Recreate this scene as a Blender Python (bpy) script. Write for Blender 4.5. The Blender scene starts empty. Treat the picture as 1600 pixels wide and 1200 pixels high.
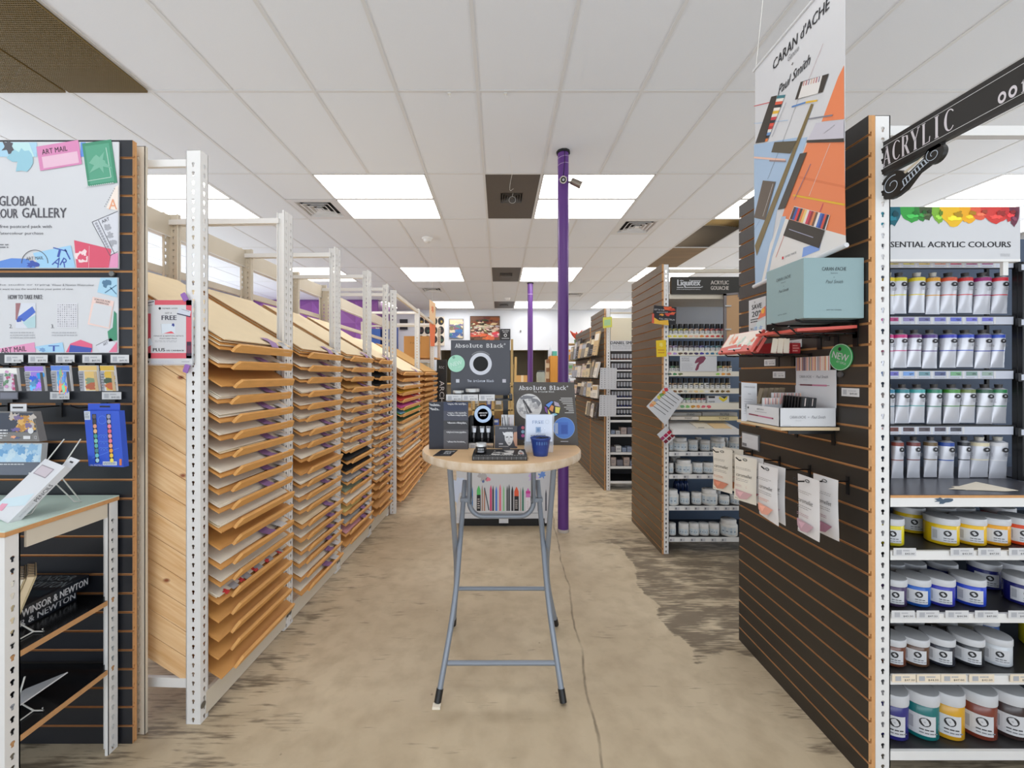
import bpy, math, random
from mathutils import Vector, Matrix
random.seed(7)
S = bpy.context.scene
COL = S.collection

# ------------------------------------------------------------------ camera, world, light, exposure
F = 1600 * 14.0 / 36.0            # focal length in picture widths, 14 mm lens on a 36 mm sensor
CX, CY, CAMZ = 780.0, 585.0, 1.487
cam_d = bpy.data.cameras.new('camera')
cam_d.sensor_width = 36.0
cam_d.lens = 14.0
cam_d.shift_x = (800 - CX) / 1600.0
cam_d.shift_y = (CY - 600) / 1600.0
cam_d.clip_start = 0.02
cam = bpy.data.objects.new('camera', cam_d)
COL.objects.link(cam)
cam.location = (0, 0, CAMZ)
cam.rotation_euler = (math.pi / 2, 0, 0)
S.camera = cam

world = bpy.data.worlds.new('daylight')
S.world = world
world.use_nodes = True
world.node_tree.nodes['Background'].inputs[0].default_value = (0.75, 0.86, 1.0, 1)
world.node_tree.nodes['Background'].inputs[1].default_value = 1.2

S.view_settings.view_transform = 'Standard'
S.view_settings.look = 'None'
S.view_settings.gamma = 1.0
S.view_settings.use_curve_mapping = False
S.view_settings.exposure = -0.22

def area(name, loc, rot, sx, sy, power, color):
    l = bpy.data.lights.new(name, 'AREA')
    l.shape = 'RECTANGLE'
    l.size, l.size_y, l.energy, l.color = sx, sy, power, color
    o = bpy.data.objects.new(name, l)
    COL.objects.link(o)
    o.location, o.rotation_euler = loc, rot
    return o
R = math.radians
# daylight from the shop front behind the photographer, plus added unseen lamps aimed up
# to brighten the ceiling, from the front sill and invented side windows
def aimed(name, loc, d, sx, sy, power, color):
    o = area(name, loc, (0, 0, 0), sx, sy, power, color)
    o.rotation_euler = Vector(d).to_track_quat('-Z', 'Y').to_euler()
    return o
area('window_daylight', (0.3, -2.9, 1.75), (R(90), 0, 0), 9.0, 2.3, 16, (0.86, 0.93, 1.0))
aimed('ceiling_fill_front', (0.3, -2.9, 0.8), (0, .6, .8), 9.0, 1.2, 175, (0.90, 0.955, 1.0))
aimed('ceiling_fill_right', (7.7, 5.0, 1.6), (-.6, 0, .8), 1.4, 14.0, 250, (0.90, 0.955, 1.0)).rotation_euler = (0, R(180 - 37), 0)
aimed('ceiling_fill_left', (-6.9, 4.0, 1.6), (.6, 0, .8), 1.4, 12.0, 270, (0.90, 0.955, 1.0)).rotation_euler = (0, R(180 + 37), 0)
# the row of ceiling fixtures just above and behind the photographer, beyond the frame
for fx in (-3.82, -1.38, 1.06, 3.50):
    for fy in (1.14, -2.5):
        area('fixture_lamp', (fx, fy, 3.55), (0, 0, 0), 1.2, 1.2, 13 if fy > 0 else 4, (1.0, 0.98, 0.95))

# ------------------------------------------------------------------ helpers
def lin(c):
    out = []
    for v in c:
        v = v / 255.0
        out.append(v / 12.92 if v <= 0.04045 else ((v + 0.055) / 1.055) ** 2.4)
    return (out[0], out[1], out[2], 1.0)

MATS = {}
def mat(name, rgb, rough=0.5, metal=0.0, var=0.0, scale=20.0, bump=0.0, emit=0.0, alpha=1.0, trans=0.0, spec=0.5, stretch=(1, 1, 1)):
    if name in MATS:
        return MATS[name]
    m = bpy.data.materials.new(name)
    m.use_nodes = True
    nt = m.node_tree
    b = nt.nodes['Principled BSDF']
    b.inputs['Base Color'].default_value = lin(rgb)
    b.inputs['Roughness'].default_value = rough
    b.inputs['Metallic'].default_value = metal
    b.inputs['Specular IOR Level'].default_value = spec
    if trans:
        b.inputs['Transmission Weight'].default_value = trans
    if alpha < 1:
        b.inputs['Alpha'].default_value = alpha
    if emit:
        b.inputs['Emission Color'].default_value = lin(rgb)
        b.inputs['Emission Strength'].default_value = emit
    if var or bump:
        tc = nt.nodes.new('ShaderNodeTexCoord')
        mp = nt.nodes.new('ShaderNodeMapping')
        mp.inputs['Scale'].default_value = stretch
        nz = nt.nodes.new('ShaderNodeTexNoise')
        nz.inputs['Scale'].default_value = scale
        nz.inputs['Detail'].default_value = 5
        nt.links.new(tc.outputs['Object'], mp.inputs[0])
        nt.links.new(mp.outputs[0], nz.inputs['Vector'])
        if var:
            mx = nt.nodes.new('ShaderNodeMix')
            mx.data_type = 'RGBA'
            c = lin(rgb)
            mx.inputs[6].default_value = tuple(max(0, x * (1 - var)) for x in c[:3]) + (1,)
            mx.inputs[7].default_value = tuple(min(1, x * (1 + var)) for x in c[:3]) + (1,)
            nt.links.new(nz.outputs[0], mx.inputs[0])
            nt.links.new(mx.outputs[2], b.inputs['Base Color'])
        if bump:
            bp = nt.nodes.new('ShaderNodeBump')
            bp.inputs['Strength'].default_value = bump
            bp.inputs['Distance'].default_value = 0.004
            nt.links.new(nz.outputs[0], bp.inputs['Height'])
            nt.links.new(bp.outputs[0], b.inputs['Normal'])
    MATS[name] = m
    return m

def col(r, g, b, rough=0.55):
    return mat('print_%d_%d_%d' % (r, g, b), (r, g, b), rough)

TEXT_CACHE = {}
def text_mesh(s):
    if s not in TEXT_CACHE:
        c = bpy.data.curves.new('lettering_curve', 'FONT')
        c.body = s
        c.resolution_u = 2
        o = bpy.data.objects.new('lettering_tmp', c)
        me = bpy.data.meshes.new_from_object(o)
        vs = [v.co.copy() for v in me.vertices]
        fs = [tuple(p.vertices) for p in me.polygons]
        x0 = min(v.x for v in vs); x1 = max(v.x for v in vs)
        y0 = min(v.y for v in vs); y1 = max(v.y for v in vs)
        vs = [((v.x - x0) / max(x1 - x0, 1e-6), (v.y - y0) / max(y1 - y0, 1e-6)) for v in vs]
        TEXT_CACHE[s] = (vs, fs, (x1 - x0) / max(y1 - y0, 1e-6))
        bpy.data.objects.remove(o)
        bpy.data.meshes.remove(me)
        bpy.data.curves.remove(c)
    return TEXT_CACHE[s]

BASE = {}
class MB:
    """collects shapes into one mesh"""
    def __init__(self, M=None):
        self.v, self.f, self.mi, self.sm, self.mats = [], [], [], [], []
        self.M = M.copy() if M is not None else Matrix.Identity(4)
    def add(self, vs, fs, m, smooth=False):
        if m not in self.mats:
            self.mats.append(m)
        k, n = self.mats.index(m), len(self.v)
        for p in vs:
            self.v.append(self.M @ Vector(p))
        for f in fs:
            self.f.append(tuple(i + n for i in f)); self.mi.append(k); self.sm.append(smooth)
        return self
    def box(self, x0, x1, y0, y1, z0, z1, m, c=0.0):
        if c <= 0:
            vs = [(x, y, z) for z in (z0, z1) for y in (y0, y1) for x in (x0, x1)]
            fs = [(0, 2, 3, 1), (4, 5, 7, 6), (0, 1, 5, 4), (2, 6, 7, 3), (0, 4, 6, 2), (1, 3, 7, 5)]
            return self.add(vs, fs, m)
        # chamfered box
        vs, idx = [], {}
        X, Y, Z = (x0, x1), (y0, y1), (z0, z1)
        for a in (0, 1):
            for b in (0, 1):
                for d in (0, 1):
                    sx, sy, sz = (1, -1)[a], (1, -1)[b], (1, -1)[d]
                    idx[(a, b, d, 0)] = len(vs); vs.append((X[a], Y[b] + sy * c, Z[d] + sz * c))
                    idx[(a, b, d, 1)] = len(vs); vs.append((X[a] + sx * c, Y[b], Z[d] + sz * c))
                    idx[(a, b, d, 2)] = len(vs); vs.append((X[a] + sx * c, Y[b] + sy * c, Z[d]))
        fs = []
        for a in (0, 1):
            fs.append([idx[(a, b, d, 0)] for b, d in ((0, 0), (1, 0), (1, 1), (0, 1))])
            fs.append([idx[(b, a, d, 1)] for b, d in ((0, 0), (1, 0), (1, 1), (0, 1))])
            fs.append([idx[(b, d, a, 2)] for b, d in ((0, 0), (1, 0), (1, 1), (0, 1))])
        for a in (0, 1):
            for b in (0, 1):
                fs.append([idx[(a, b, 0, 0)], idx[(a, b, 1, 0)], idx[(a, b, 1, 1)], idx[(a, b, 0, 1)]])
                fs.append([idx[(a, 0, b, 0)], idx[(a, 1, b, 0)], idx[(a, 1, b, 2)], idx[(a, 0, b, 2)]])
                fs.append([idx[(0, a, b, 1)], idx[(1, a, b, 1)], idx[(1, a, b, 2)], idx[(0, a, b, 2)]])
                for d in (0, 1):
                    fs.append([idx[(a, b, d, 0)], idx[(a, b, d, 1)], idx[(a, b, d, 2)]])
        return self.add(vs, fs, m)
    def prism(self, pts, a0, a1, m, axis='n', mside=None):
        """polygon pts (2D) extruded along the third axis between a0 and a1; axis: n = local z, y = local y, x = local x"""
        def P(p, a):
            return {'n': (p[0], p[1], a), 'y': (p[0], a, p[1]), 'x': (a, p[0], p[1])}[axis]
        n = len(pts)
        vs = [P(p, a0) for p in pts] + [P(p, a1) for p in pts]
        self.add(vs, [tuple(range(n)), tuple(range(2 * n - 1, n - 1, -1))], m)
        self.add(vs, [(i, (i + 1) % n, n + (i + 1) % n, n + i) for i in range(n)], mside or m)
        return self
    def tube(self, pts, r, m, n=10, caps=True, closed=False):
        pts = [Vector(p) for p in pts]
        vs, fs, prev = [], [], None
        rr = r if isinstance(r, (list, tuple)) else [r] * len(pts)
        for i, p in enumerate(pts):
            if closed:
                t = (pts[(i + 1) % len(pts)] - pts[i - 1])
            else:
                t = (pts[min(i + 1, len(pts) - 1)] - pts[max(i - 1, 0)])
            t.normalize()
            a = prev if prev is not None else (Vector((0, 0, 1)) if abs(t.z) < 0.9 else Vector((1, 0, 0)))
            a = (a - t * a.dot(t))
            if a.length < 1e-6:
                a = t.orthogonal()
            a.normalize(); prev = a
            b = t.cross(a)
            for k in range(n):
                an = 2 * math.pi * k / n
                vs.append(p + (a * math.cos(an) + b * math.sin(an)) * rr[i])
        L = len(pts)
        for i in range(L if closed else L - 1):
            j = (i + 1) % L
            for k in range(n):
                fs.append((i * n + k, i * n + (k + 1) % n, j * n + (k + 1) % n, j * n + k))
        self.add(vs, fs, m, True)
        if caps and not closed:
            self.add(vs, [tuple(range(n - 1, -1, -1)), tuple(range((L - 1) * n, L * n))], m)
        return self
    def lathe(self, prof, c, m, n=24, caps=True, mats=None):
        """profile [(r, z)] turned about the vertical through c"""
        vs, fs = [], []
        for r, z in prof:
            for k in range(n):
                an = 2 * math.pi * k / n
                vs.append((c[0] + r * math.cos(an), c[1] + r * math.sin(an), c[2] + z))
        for i in range(len(prof) - 1):
            seg = [(i * n + k, i * n + (k + 1) % n, (i + 1) * n + (k + 1) % n, (i + 1) * n + k) for k in range(n)]
            flat = abs(prof[i][1] - prof[i + 1][1]) < 1e-7
            if mats:
                self.add(vs, seg, mats[i], not flat)
            else:
                fs += seg
        if fs:
            self.add(vs, fs, m, True)
        if caps:
            if prof[0][0] > 1e-5:
                self.add(vs[:n], [tuple(range(n - 1, -1, -1))], mats[0] if mats else m)
            if prof[-1][0] > 1e-5:
                self.add(vs[-n:], [tuple(range(n))], mats[-1] if mats else m)
        return self
    # flat print on a board: local (u, v), n = height above the board
    def rect(self, u0, v0, u1, v1, m, n=0.0008):
        return self.add([(u0, v0, n), (u1, v0, n), (u1, v1, n), (u0, v1, n)], [(0, 1, 2, 3)], m)
    def poly(self, pts, m, n=0.0008):
        return self.add([(p[0], p[1], n) for p in pts], [tuple(range(len(pts)))], m)
    def disc(self, u, v, r, m, n=0.0008, seg=28, rv=None):
        rv = rv or r
        return self.poly([(u + r * math.cos(2 * math.pi * k / seg), v + rv * math.sin(2 * math.pi * k / seg)) for k in range(seg)], m, n)
    def ring(self, u, v, r0, r1, m, n=0.0008, seg=36, a0=0.0, a1=2 * math.pi):
        vs, fs = [], []
        for k in range(seg + 1):
            an = a0 + (a1 - a0) * k / seg
            vs += [(u + r0 * math.cos(an), v + r0 * math.sin(an), n), (u + r1 * math.cos(an), v + r1 * math.sin(an), n)]
        fs = [(2 * k, 2 * k + 1, 2 * k + 3, 2 * k + 2) for k in range(seg)]
        return self.add(vs, fs, m)
    def line(self, pts, w, m, n=0.0008):
        for (a, b), (c, d) in zip(pts[:-1], pts[1:]):
            l = math.hypot(c - a, d - b) or 1e-6
            px, py = -(d - b) / l * w / 2, (c - a) / l * w / 2
            self.add([(a + px, b + py, n), (a - px, b - py, n), (c - px, d - py, n), (c + px, d + py, n)], [(0, 1, 2, 3)], m)
        return self
    def text(self, s, u0, v0, u1, v1, m, n=0.001, slant=0.0, keep=False, bold=0.0):
        vs, fs, asp = text_mesh(s)
        du, dv = u1 - u0, v1 - v0
        offs = [(0, 0)] if not bold else [(-bold, 0), (bold, 0), (0, 0)]
        for i, (ou, ov) in enumerate(offs):
            self.add([(u0 + p[0] * du + slant * p[1] * dv + ou, v0 + p[1] * dv + ov, n + i * 0.00012) for p in vs], fs, m)
        return self
    def rtext(self, s, cu, cv, w, h, ang, m, n=0.001, slant=0.0):
        vs, fs, asp = text_mesh(s)
        ca, sa = math.cos(ang), math.sin(ang)
        q = []
        for p in vs:
            a, b = (p[0] - .5) * w + slant * (p[1] - .5) * h, (p[1] - .5) * h
            q.append((cu + a * ca - b * sa, cv + a * sa + b * ca, n))
        return self.add(q, fs, m)
    def rrect(self, cu, cv, w, h, ang, m, n=0.0008):
        ca, sa = math.cos(ang), math.sin(ang)
        return self.poly([(cu + a * ca - b * sa, cv + a * sa + b * ca) for a, b in ((-w / 2, -h / 2), (w / 2, -h / 2), (w / 2, h / 2), (-w / 2, h / 2))], m, n)
    def blob(self, u, v, r, m, n=0.0008, seed=1, jag=0.3, seg=16, rv=None):
        rg = random.Random(seed)
        rv = rv or r
        pts = []
        for k in range(seg):
            q = 1 + jag * (rg.random() - .5) * 2
            pts.append((u + r * q * math.cos(2 * math.pi * k / seg), v + rv * q * math.sin(2 * math.pi * k / seg)))
        return self.poly(pts, m, n)
    def lines(self, u0, v0, u1, v1, rows, m, n=0.0008, seed=1, fill=0.45):
        """rows of fine print, too small to read"""
        rg = random.Random(seed)
        h = (v1 - v0) / rows
        for k in range(rows):
            a = v0 + h * (k + (1 - fill) / 2)
            e = u1 - (u1 - u0) * rg.random() * 0.3
            u = u0
            while u < e:
                w = (u1 - u0) * (0.06 + 0.10 * rg.random()) 
                self.rect(u, a, min(u + w, e), a + h * fill, m, n)
                u += w + (u1 - u0) * 0.025
        return self
    def frame(self, o, u, v, n=None):
        u, v = Vector(u), Vector(v)
        n = Vector(n) if n is not None else u.cross(v).normalized()
        self.M = Matrix(((u.x, v.x, n.x, o[0]), (u.y, v.y, n.y, o[1]), (u.z, v.z, n.z, o[2]), (0, 0, 0, 1)))
        return self
    def world(self):
        self.M = Matrix.Identity(4)
        return self
    def build(self, name, parent=None, origin=None):
        me = bpy.data.meshes.new(name)
        if parent is None:
            if origin is None:
                xs = [p.x for p in self.v]; ys = [p.y for p in self.v]; zs = [p.z for p in self.v]
                origin = Vector(((min(xs) + max(xs)) / 2, (min(ys) + max(ys)) / 2, min(zs)))
            base = Vector(origin)
        else:
            base = BASE[parent.name]
        me.from_pydata([tuple(p - base) for p in self.v], [], self.f)
        for m in self.mats:
            me.materials.append(m)
        me.polygons.foreach_set('material_index', self.mi)
        me.polygons.foreach_set('use_smooth', self.sm)
        me.update()
        o = bpy.data.objects.new(name, me)
        COL.objects.link(o)
        if parent is None:
            o.location = base
        else:
            o.parent = parent
        BASE[o.name] = base
        return o

def tag(o, label, cat, group=None, kind=None):
    o['label'] = label
    o['category'] = cat
    if group: o['group'] = group
    if kind: o['kind'] = kind
    return o
def struct(o):
    o['kind'] = 'structure'
    return o
def thing(name, label, cat, loc=(0, 0, 0), group=None):
    o = bpy.data.objects.new(name, None)
    o.empty_display_size = 0.1
    COL.objects.link(o)
    o.location = loc
    BASE[o.name] = Vector(loc)
    return tag(o, label, cat, group)
def copy_tree(o, parent=None):
    c = o.copy()
    COL.objects.link(c)
    if parent is not None:
        c.parent = parent
    BASE[c.name] = BASE[o.name].copy()
    for ch in list(o.children):
        copy_tree(ch, c)
    return c
def X(px, Y): return (px - CX) * Y / F
def Z(py, Y): return CAMZ - (py - CY) * Y / F
def Yx(px, x): return F * x / (px - CX)
def pxframe(b, Y):
    """a plane facing the camera's wall direction at depth Y, measured in picture units"""
    s = Y / F
    b.M = Matrix(((s, 0, 0, -CX * s), (0, 0, -1, Y), (0, -s, 0, CAMZ + CY * s), (0, 0, 0, 1)))
    return b
def side(b, x, y0=0.0, z0=0.0):
    """a plane facing the aisle from the right (-X): u runs towards the camera, v up"""
    b.M = Matrix(((0, 0, -1, x), (-1, 0, 0, y0), (0, 1, 0, z0), (0, 0, 0, 1)))
    return b
ORD = ['first', 'second', 'third', 'fourth', 'fifth', 'sixth', 'seventh', 'eighth', 'ninth', 'tenth', 'eleventh', 'twelfth',
       'thirteenth', 'fourteenth', 'fifteenth', 'sixteenth', 'seventeenth', 'eighteenth', 'nineteenth', 'twentieth']

# ------------------------------------------------------------------ materials
M_black = mat('slat_black_laminate', (27, 29, 35), 0.42, var=0.12, scale=6)
M_brown = mat('slat_dark_laminate', (46, 40, 34), 0.42, var=0.12, scale=6)
M_mdf = mat('raw_fibreboard', (206, 152, 98), 0.8, var=0.14, scale=60)
M_mdf2 = mat('raw_fibreboard_edge', (194, 146, 98), 0.85, var=0.2, scale=40)
M_white = mat('white_enamel_steel', (232, 230, 227), 0.42, var=0.03, scale=8)
M_beige = mat('almond_enamel_steel', (214, 204, 186), 0.45, var=0.05, scale=8)
M_galv = mat('dull_zinc', (130, 130, 126), 0.4, 0.8)
M_paperW = mat('white_paper', (240, 230, 211), 0.8, var=0.03, scale=30)
M_paperC = mat('cream_paper', (236, 216, 180), 0.8, var=0.05, scale=14)
M_board = mat('brown_hardboard', (214, 154, 84), 0.6, var=0.14, scale=9)
M_lip = mat('pine_lip', (226, 168, 96), 0.55, var=0.2, scale=12, stretch=(6, 1, 6))
M_ink = col(35, 34, 38)
M_grey = col(120, 120, 124)
M_lgrey = col(176, 176, 180)
M_pw = col(232, 231, 232)
M_card = mat('white_card', (210, 210, 212), 0.6)
M_blk = mat('black_plastic', (22, 22, 24), 0.4)
M_wire = mat('black_wire', (18, 18, 19), 0.35, 0.3)
M_wirew = mat('white_wire', (225, 224, 218), 0.4)
M_tag = mat('price_ticket_white', (212, 211, 211), 0.6)
M_purple = mat('purple_pole_paint', (96, 54, 128), 0.3, var=0.06, scale=5)
M_steelblue = mat('grey_blue_powder_coat', (138, 145, 155), 0.35, 0.2)

def emission(name, rgb, strength):
    m = bpy.data.materials.new(name)
    m.use_nodes = True
    nt = m.node_tree
    nt.nodes.remove(nt.nodes['Principled BSDF'])
    e = nt.nodes.new('ShaderNodeEmission')
    e.inputs[0].default_value = tuple(rgb) + (1,)
    e.inputs[1].default_value = strength
    nt.links.new(e.outputs[0], nt.nodes['Material Output'].inputs[0])
    return m
M_lampC = emission('lamp_diffuser_cool', (1.0, 0.985, 0.975), 8.3)
M_lampW = emission('lamp_diffuser_warm', (1.0, 0.94, 0.85), 8.0)

def pine():
    m = bpy.data.materials.new('knotty_pine')
    m.use_nodes = True
    nt = m.node_tree
    b = nt.nodes['Principled BSDF']
    b.inputs['Roughness'].default_value = 0.5
    tc = nt.nodes.new('ShaderNodeTexCoord')
    mp0 = nt.nodes.new('ShaderNodeMapping')
    mp0.inputs['Rotation'].default_value = (0, R(-30.5), 0)
    mp = nt.nodes.new('ShaderNodeMapping')
    mp.inputs['Scale'].default_value = (1.6, 8, 24)
    n1 = nt.nodes.new('ShaderNodeTexNoise'); n1.inputs['Scale'].default_value = 2.2; n1.inputs['Detail'].default_value = 4
    n1.inputs['Distortion'].default_value = 0.8
    cr = nt.nodes.new('ShaderNodeValToRGB')
    cr.color_ramp.elements[0].position = 0.3; cr.color_ramp.elements[0].color = lin((224, 174, 118))
    cr.color_ramp.elements[1].position = 0.7; cr.color_ramp.elements[1].color = lin((248, 212, 164))
    vo = nt.nodes.new('ShaderNodeTexVoronoi'); vo.inputs['Scale'].default_value = 6.5
    mp2 = nt.nodes.new('ShaderNodeMapping'); mp2.inputs['Scale'].default_value = (1, 1, 1.7)
    k = nt.nodes.new('ShaderNodeMapRange'); k.inputs[1].default_value = 0.05; k.inputs[2].default_value = 0.13
    k.inputs[3].default_value = 1.0; k.inputs[4].default_value = 0.0
    mx = nt.nodes.new('ShaderNodeMix'); mx.data_type = 'RGBA'
    mx.inputs[7].default_value = lin((150, 84, 52))
    L = nt.links.new
    L(tc.outputs['Object'], mp0.inputs[0]); L(mp0.outputs[0], mp.inputs[0]); L(mp.outputs[0], n1.inputs['Vector']); L(n1.outputs[0], cr.inputs[0])
    L(tc.outputs['Object'], mp2.inputs[0]); L(mp2.outputs[0], vo.inputs['Vector']); L(vo.outputs['Distance'], k.inputs[0])
    L(k.outputs[0], mx.inputs[0]); L(cr.outputs[0], mx.inputs[6]); L(mx.outputs[2], b.inputs['Base Color'])
    return m
M_pine = pine()

def concrete():
    m = bpy.data.materials.new('worn_concrete')
    m.use_nodes = True
    nt = m.node_tree
    L = nt.links.new
    b = nt.nodes['Principled BSDF']
    b.inputs['Roughness'].default_value = 0.55
    tc = nt.nodes.new('ShaderNodeTexCoord')
    def noise(scale, detail=6, stretch=None, dist=0.0):
        n = nt.nodes.new('ShaderNodeTexNoise')
        n.inputs['Scale'].default_value = scale; n.inputs['Detail'].default_value = detail
        n.inputs['Distortion'].default_value = dist
        if stretch:
            mp = nt.nodes.new('ShaderNodeMapping'); mp.inputs['Scale'].default_value = stretch
            L(tc.outputs['Object'], mp.inputs[0]); L(mp.outputs[0], n.inputs['Vector'])
        else:
            L(tc.outputs['Object'], n.inputs['Vector'])
        return n.outputs[0]
    def ramp(src, p0, c0, p1, c1):
        r = nt.nodes.new('ShaderNodeValToRGB')
        r.color_ramp.elements[0].position = p0; r.color_ramp.elements[0].color = c0
        r.color_ramp.elements[1].position = p1; r.color_ramp.elements[1].color = c1
        L(src, r.inputs[0]); return r.outputs[0]
    def mix(fac, a, c, mode='MIX'):
        x = nt.nodes.new('ShaderNodeMix'); x.data_type = 'RGBA'; x.blend_type = mode
        for s, k in ((fac, 0), (a, 6), (c, 7)):
            if isinstance(s, (int, float)): x.inputs[k].default_value = s
            elif isinstance(s, tuple): x.inputs[k].default_value = s
            else: L(s, x.inputs[k])
        return x.outputs[2]
    def mth(op, a, c=None):
        x = nt.nodes.new('ShaderNodeMath'); x.operation = op
        for s, k in ((a, 0), (c, 1)):
            if s is None: continue
            if isinstance(s, (int, float)): x.inputs[k].default_value = s
            else: L(s, x.inputs[k])
        return x.outputs[0]
    base = ramp(noise(1.3, 8), 0.3, lin((184, 165, 136)), 0.72, lin((214, 197, 168)))
    base = mix(ramp(noise(9, 8), 0.42, (0, 0, 0, 1), 0.75, (0.5, 0.5, 0.5, 1)), base, lin((158, 138, 110)))
    sp = nt.nodes.new('ShaderNodeSeparateXYZ'); L(tc.outputs['Object'], sp.inputs[0])
    # old flooring glue left in dark trowel streaks along both sides of the aisle
    def step(src, lo, hi):
        x = nt.nodes.new('ShaderNodeMapRange'); x.interpolation_type = 'SMOOTHSTEP'
        x.inputs[1].default_value = lo; x.inputs[2].default_value = hi
        L(src, x.inputs[0]); return x.outputs[0]
    wob = mth('MULTIPLY', mth('SUBTRACT', noise(2.6, 8), 0.5), 0.35)
    xw, yw = mth('ADD', sp.outputs[0], wob), mth('ADD', sp.outputs[1], mth('MULTIPLY', wob, 1.5))
    pa = mth('MULTIPLY', mth('MULTIPLY', step(xw, 1.00, 1.03), step(yw, 2.02, 2.08)), mth('SUBTRACT', 1.0, step(yw, 3.4, 3.9)))
    cov = mth('MULTIPLY', pa, 0.20)
    cov = mth('MAXIMUM', cov, mth('MULTIPLY', mth('MULTIPLY', step(yw, 3.0, 3.7), step(xw, 0.5, 1.0)), 0.105))
    cov = mth('MAXIMUM', cov, mth('MULTIPLY', step(xw, 1.12, 1.45), 0.14))
    cov = mth('MAXIMUM', cov, mth('MULTIPLY', step(mth('MULTIPLY', xw, -1.0), 0.72, 1.3), 0.125))
    st = mth('ADD', mth('MULTIPLY', noise(4.5, 12, (0.9, 2.6, 1), 0.5), 0.55), mth('MULTIPLY', noise(13, 10, (0.7, 6.5, 1), 0.3), 0.45))
    streak = ramp(mth('ADD', st, cov), 0.605, (0, 0, 0, 1), 0.72, (0.8, 0.8, 0.8, 1))
    base = mix(streak, base, lin((96, 82, 66)))
    # wavering saw cut
    w = noise(2.0, 6)
    d = mth('ABSOLUTE', mth('SUBTRACT', mth('SUBTRACT', sp.outputs[0], mth('MULTIPLY', mth('SUBTRACT', w, 0.5), 0.10)), mth('ADD', 0.31, mth('MULTIPLY', sp.outputs[1], 0.06))))
    crack = ramp(d, 0.002, (0.75, 0.75, 0.75, 1), 0.008, (0, 0, 0, 1))
    base = mix(mth('MULTIPLY', crack, ramp(noise(6, 3), 0.35, (0.2, 0.2, 0.2, 1), 0.6, (1, 1, 1, 1))), base, lin((88, 72, 52)))
    # small spots
    vo = nt.nodes.new('ShaderNodeTexVoronoi'); vo.inputs['Scale'].default_value = 5
    L(tc.outputs['Object'], vo.inputs['Vector'])
    base = mix(ramp(vo.outputs['Distance'], 0.02, (0.5, 0.5, 0.5, 1), 0.035, (0, 0, 0, 1)), base, lin((96, 74, 60)))
    L(base, b.inputs['Base Color'])
    bp = nt.nodes.new('ShaderNodeBump'); bp.inputs['Strength'].default_value = 0.25; bp.inputs['Distance'].default_value = 0.003
    L(noise(40, 6), bp.inputs['Height']); L(bp.outputs[0], b.inputs['Normal'])
    rr = ramp(noise(2.5, 6), 0.3, (0.42, 0.42, 0.42, 1), 0.7, (0.7, 0.7, 0.7, 1)); L(rr, b.inputs['Roughness'])
    return m
M_floor = concrete()
M_wall = mat('pale_blue_white_wall_paint', (222, 226, 232), 0.7, var=0.02, scale=3)
M_tile = mat('fissured_ceiling_tile', (224, 227, 232), 0.9, var=0.05, scale=260, bump=0.15)
M_tbar = mat('ceiling_grid_enamel', (214, 214, 214), 0.6)
M_olive = mat('olive_grey_paint', (112, 102, 82), 0.7, var=0.05, scale=3)
M_void = mat('dark_ceiling_void', (52, 42, 28), 0.9, var=0.3, scale=3)

# ------------------------------------------------------------------ room
H = 3.60
def wallbox(name, *a, m=M_wall):
    return struct(MB().box(*a, m).build(name))
struct(MB().box(-7.4, 8.2, -3.2, 15.0, -0.12, 0.0, M_floor).build('floor', origin=(0, 0, 0)))
for nm, x0, x1 in (('wall_left', -7.4, -7.2), ('wall_right', 8.0, 8.2)):      # unseen side walls; window bands invented to let in light for the ceiling
    b = MB().box(x0, x1, -3.2, 13.3, 0, .9, M_wall).box(x0, x1, -3.2, 13.3, 2.8, 4.3, M_wall)
    for y0, y1 in ((-3.2, -2.2), (2.2, 2.4), (7.0, 7.2), (11.4, 13.3)):
        b.box(x0, x1, y0, y1, .9, 2.8, M_wall)
    struct(b.build(nm))
b = MB()                                              # back wall with a wide dark recess
rx0, rx1, rz = X(688, 13.1), X(857, 13.1), Z(547, 13.1)
b.box(-7.2, rx0, 13.1, 13.3, 0, 4.3, M_wall).box(rx1, 8.0, 13.1, 13.3, 0, 4.3, M_wall).box(rx0, rx1, 13.1, 13.3, rz, 4.3, M_wall)
struct(b.build('wall_back'))
b = MB()
b.box(rx0 - .1, rx1 + .1, 14.4, 14.5, 0, 2.5, M_olive).box(rx0 - .1, rx0, 13.3, 14.4, 0, 2.5, M_olive).box(rx1, rx1 + .1, 13.3, 14.4, 0, 2.5, M_olive)
b.box(rx0 - .1, rx1 + .1, 13.3, 14.5, rz, rz + .1, M_olive)
struct(b.build('wall_recess'))
b = MB()                                              # shop front behind the camera: sill, head and piers around two big windows
b.box(-7.2, 8.0, -3.2, -3.05, 0, 0.12, M_wall).box(-7.2, 8.0, -3.2, -3.05, 2.95, 4.3, M_wall)
for x0, x1 in ((-7.2, -4.4), (4.9, 8.0)):
    b.box(x0, x1, -3.2, -3.05, 0.12, 2.95, M_wall)
struct(b.build('wall_front'))

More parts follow.
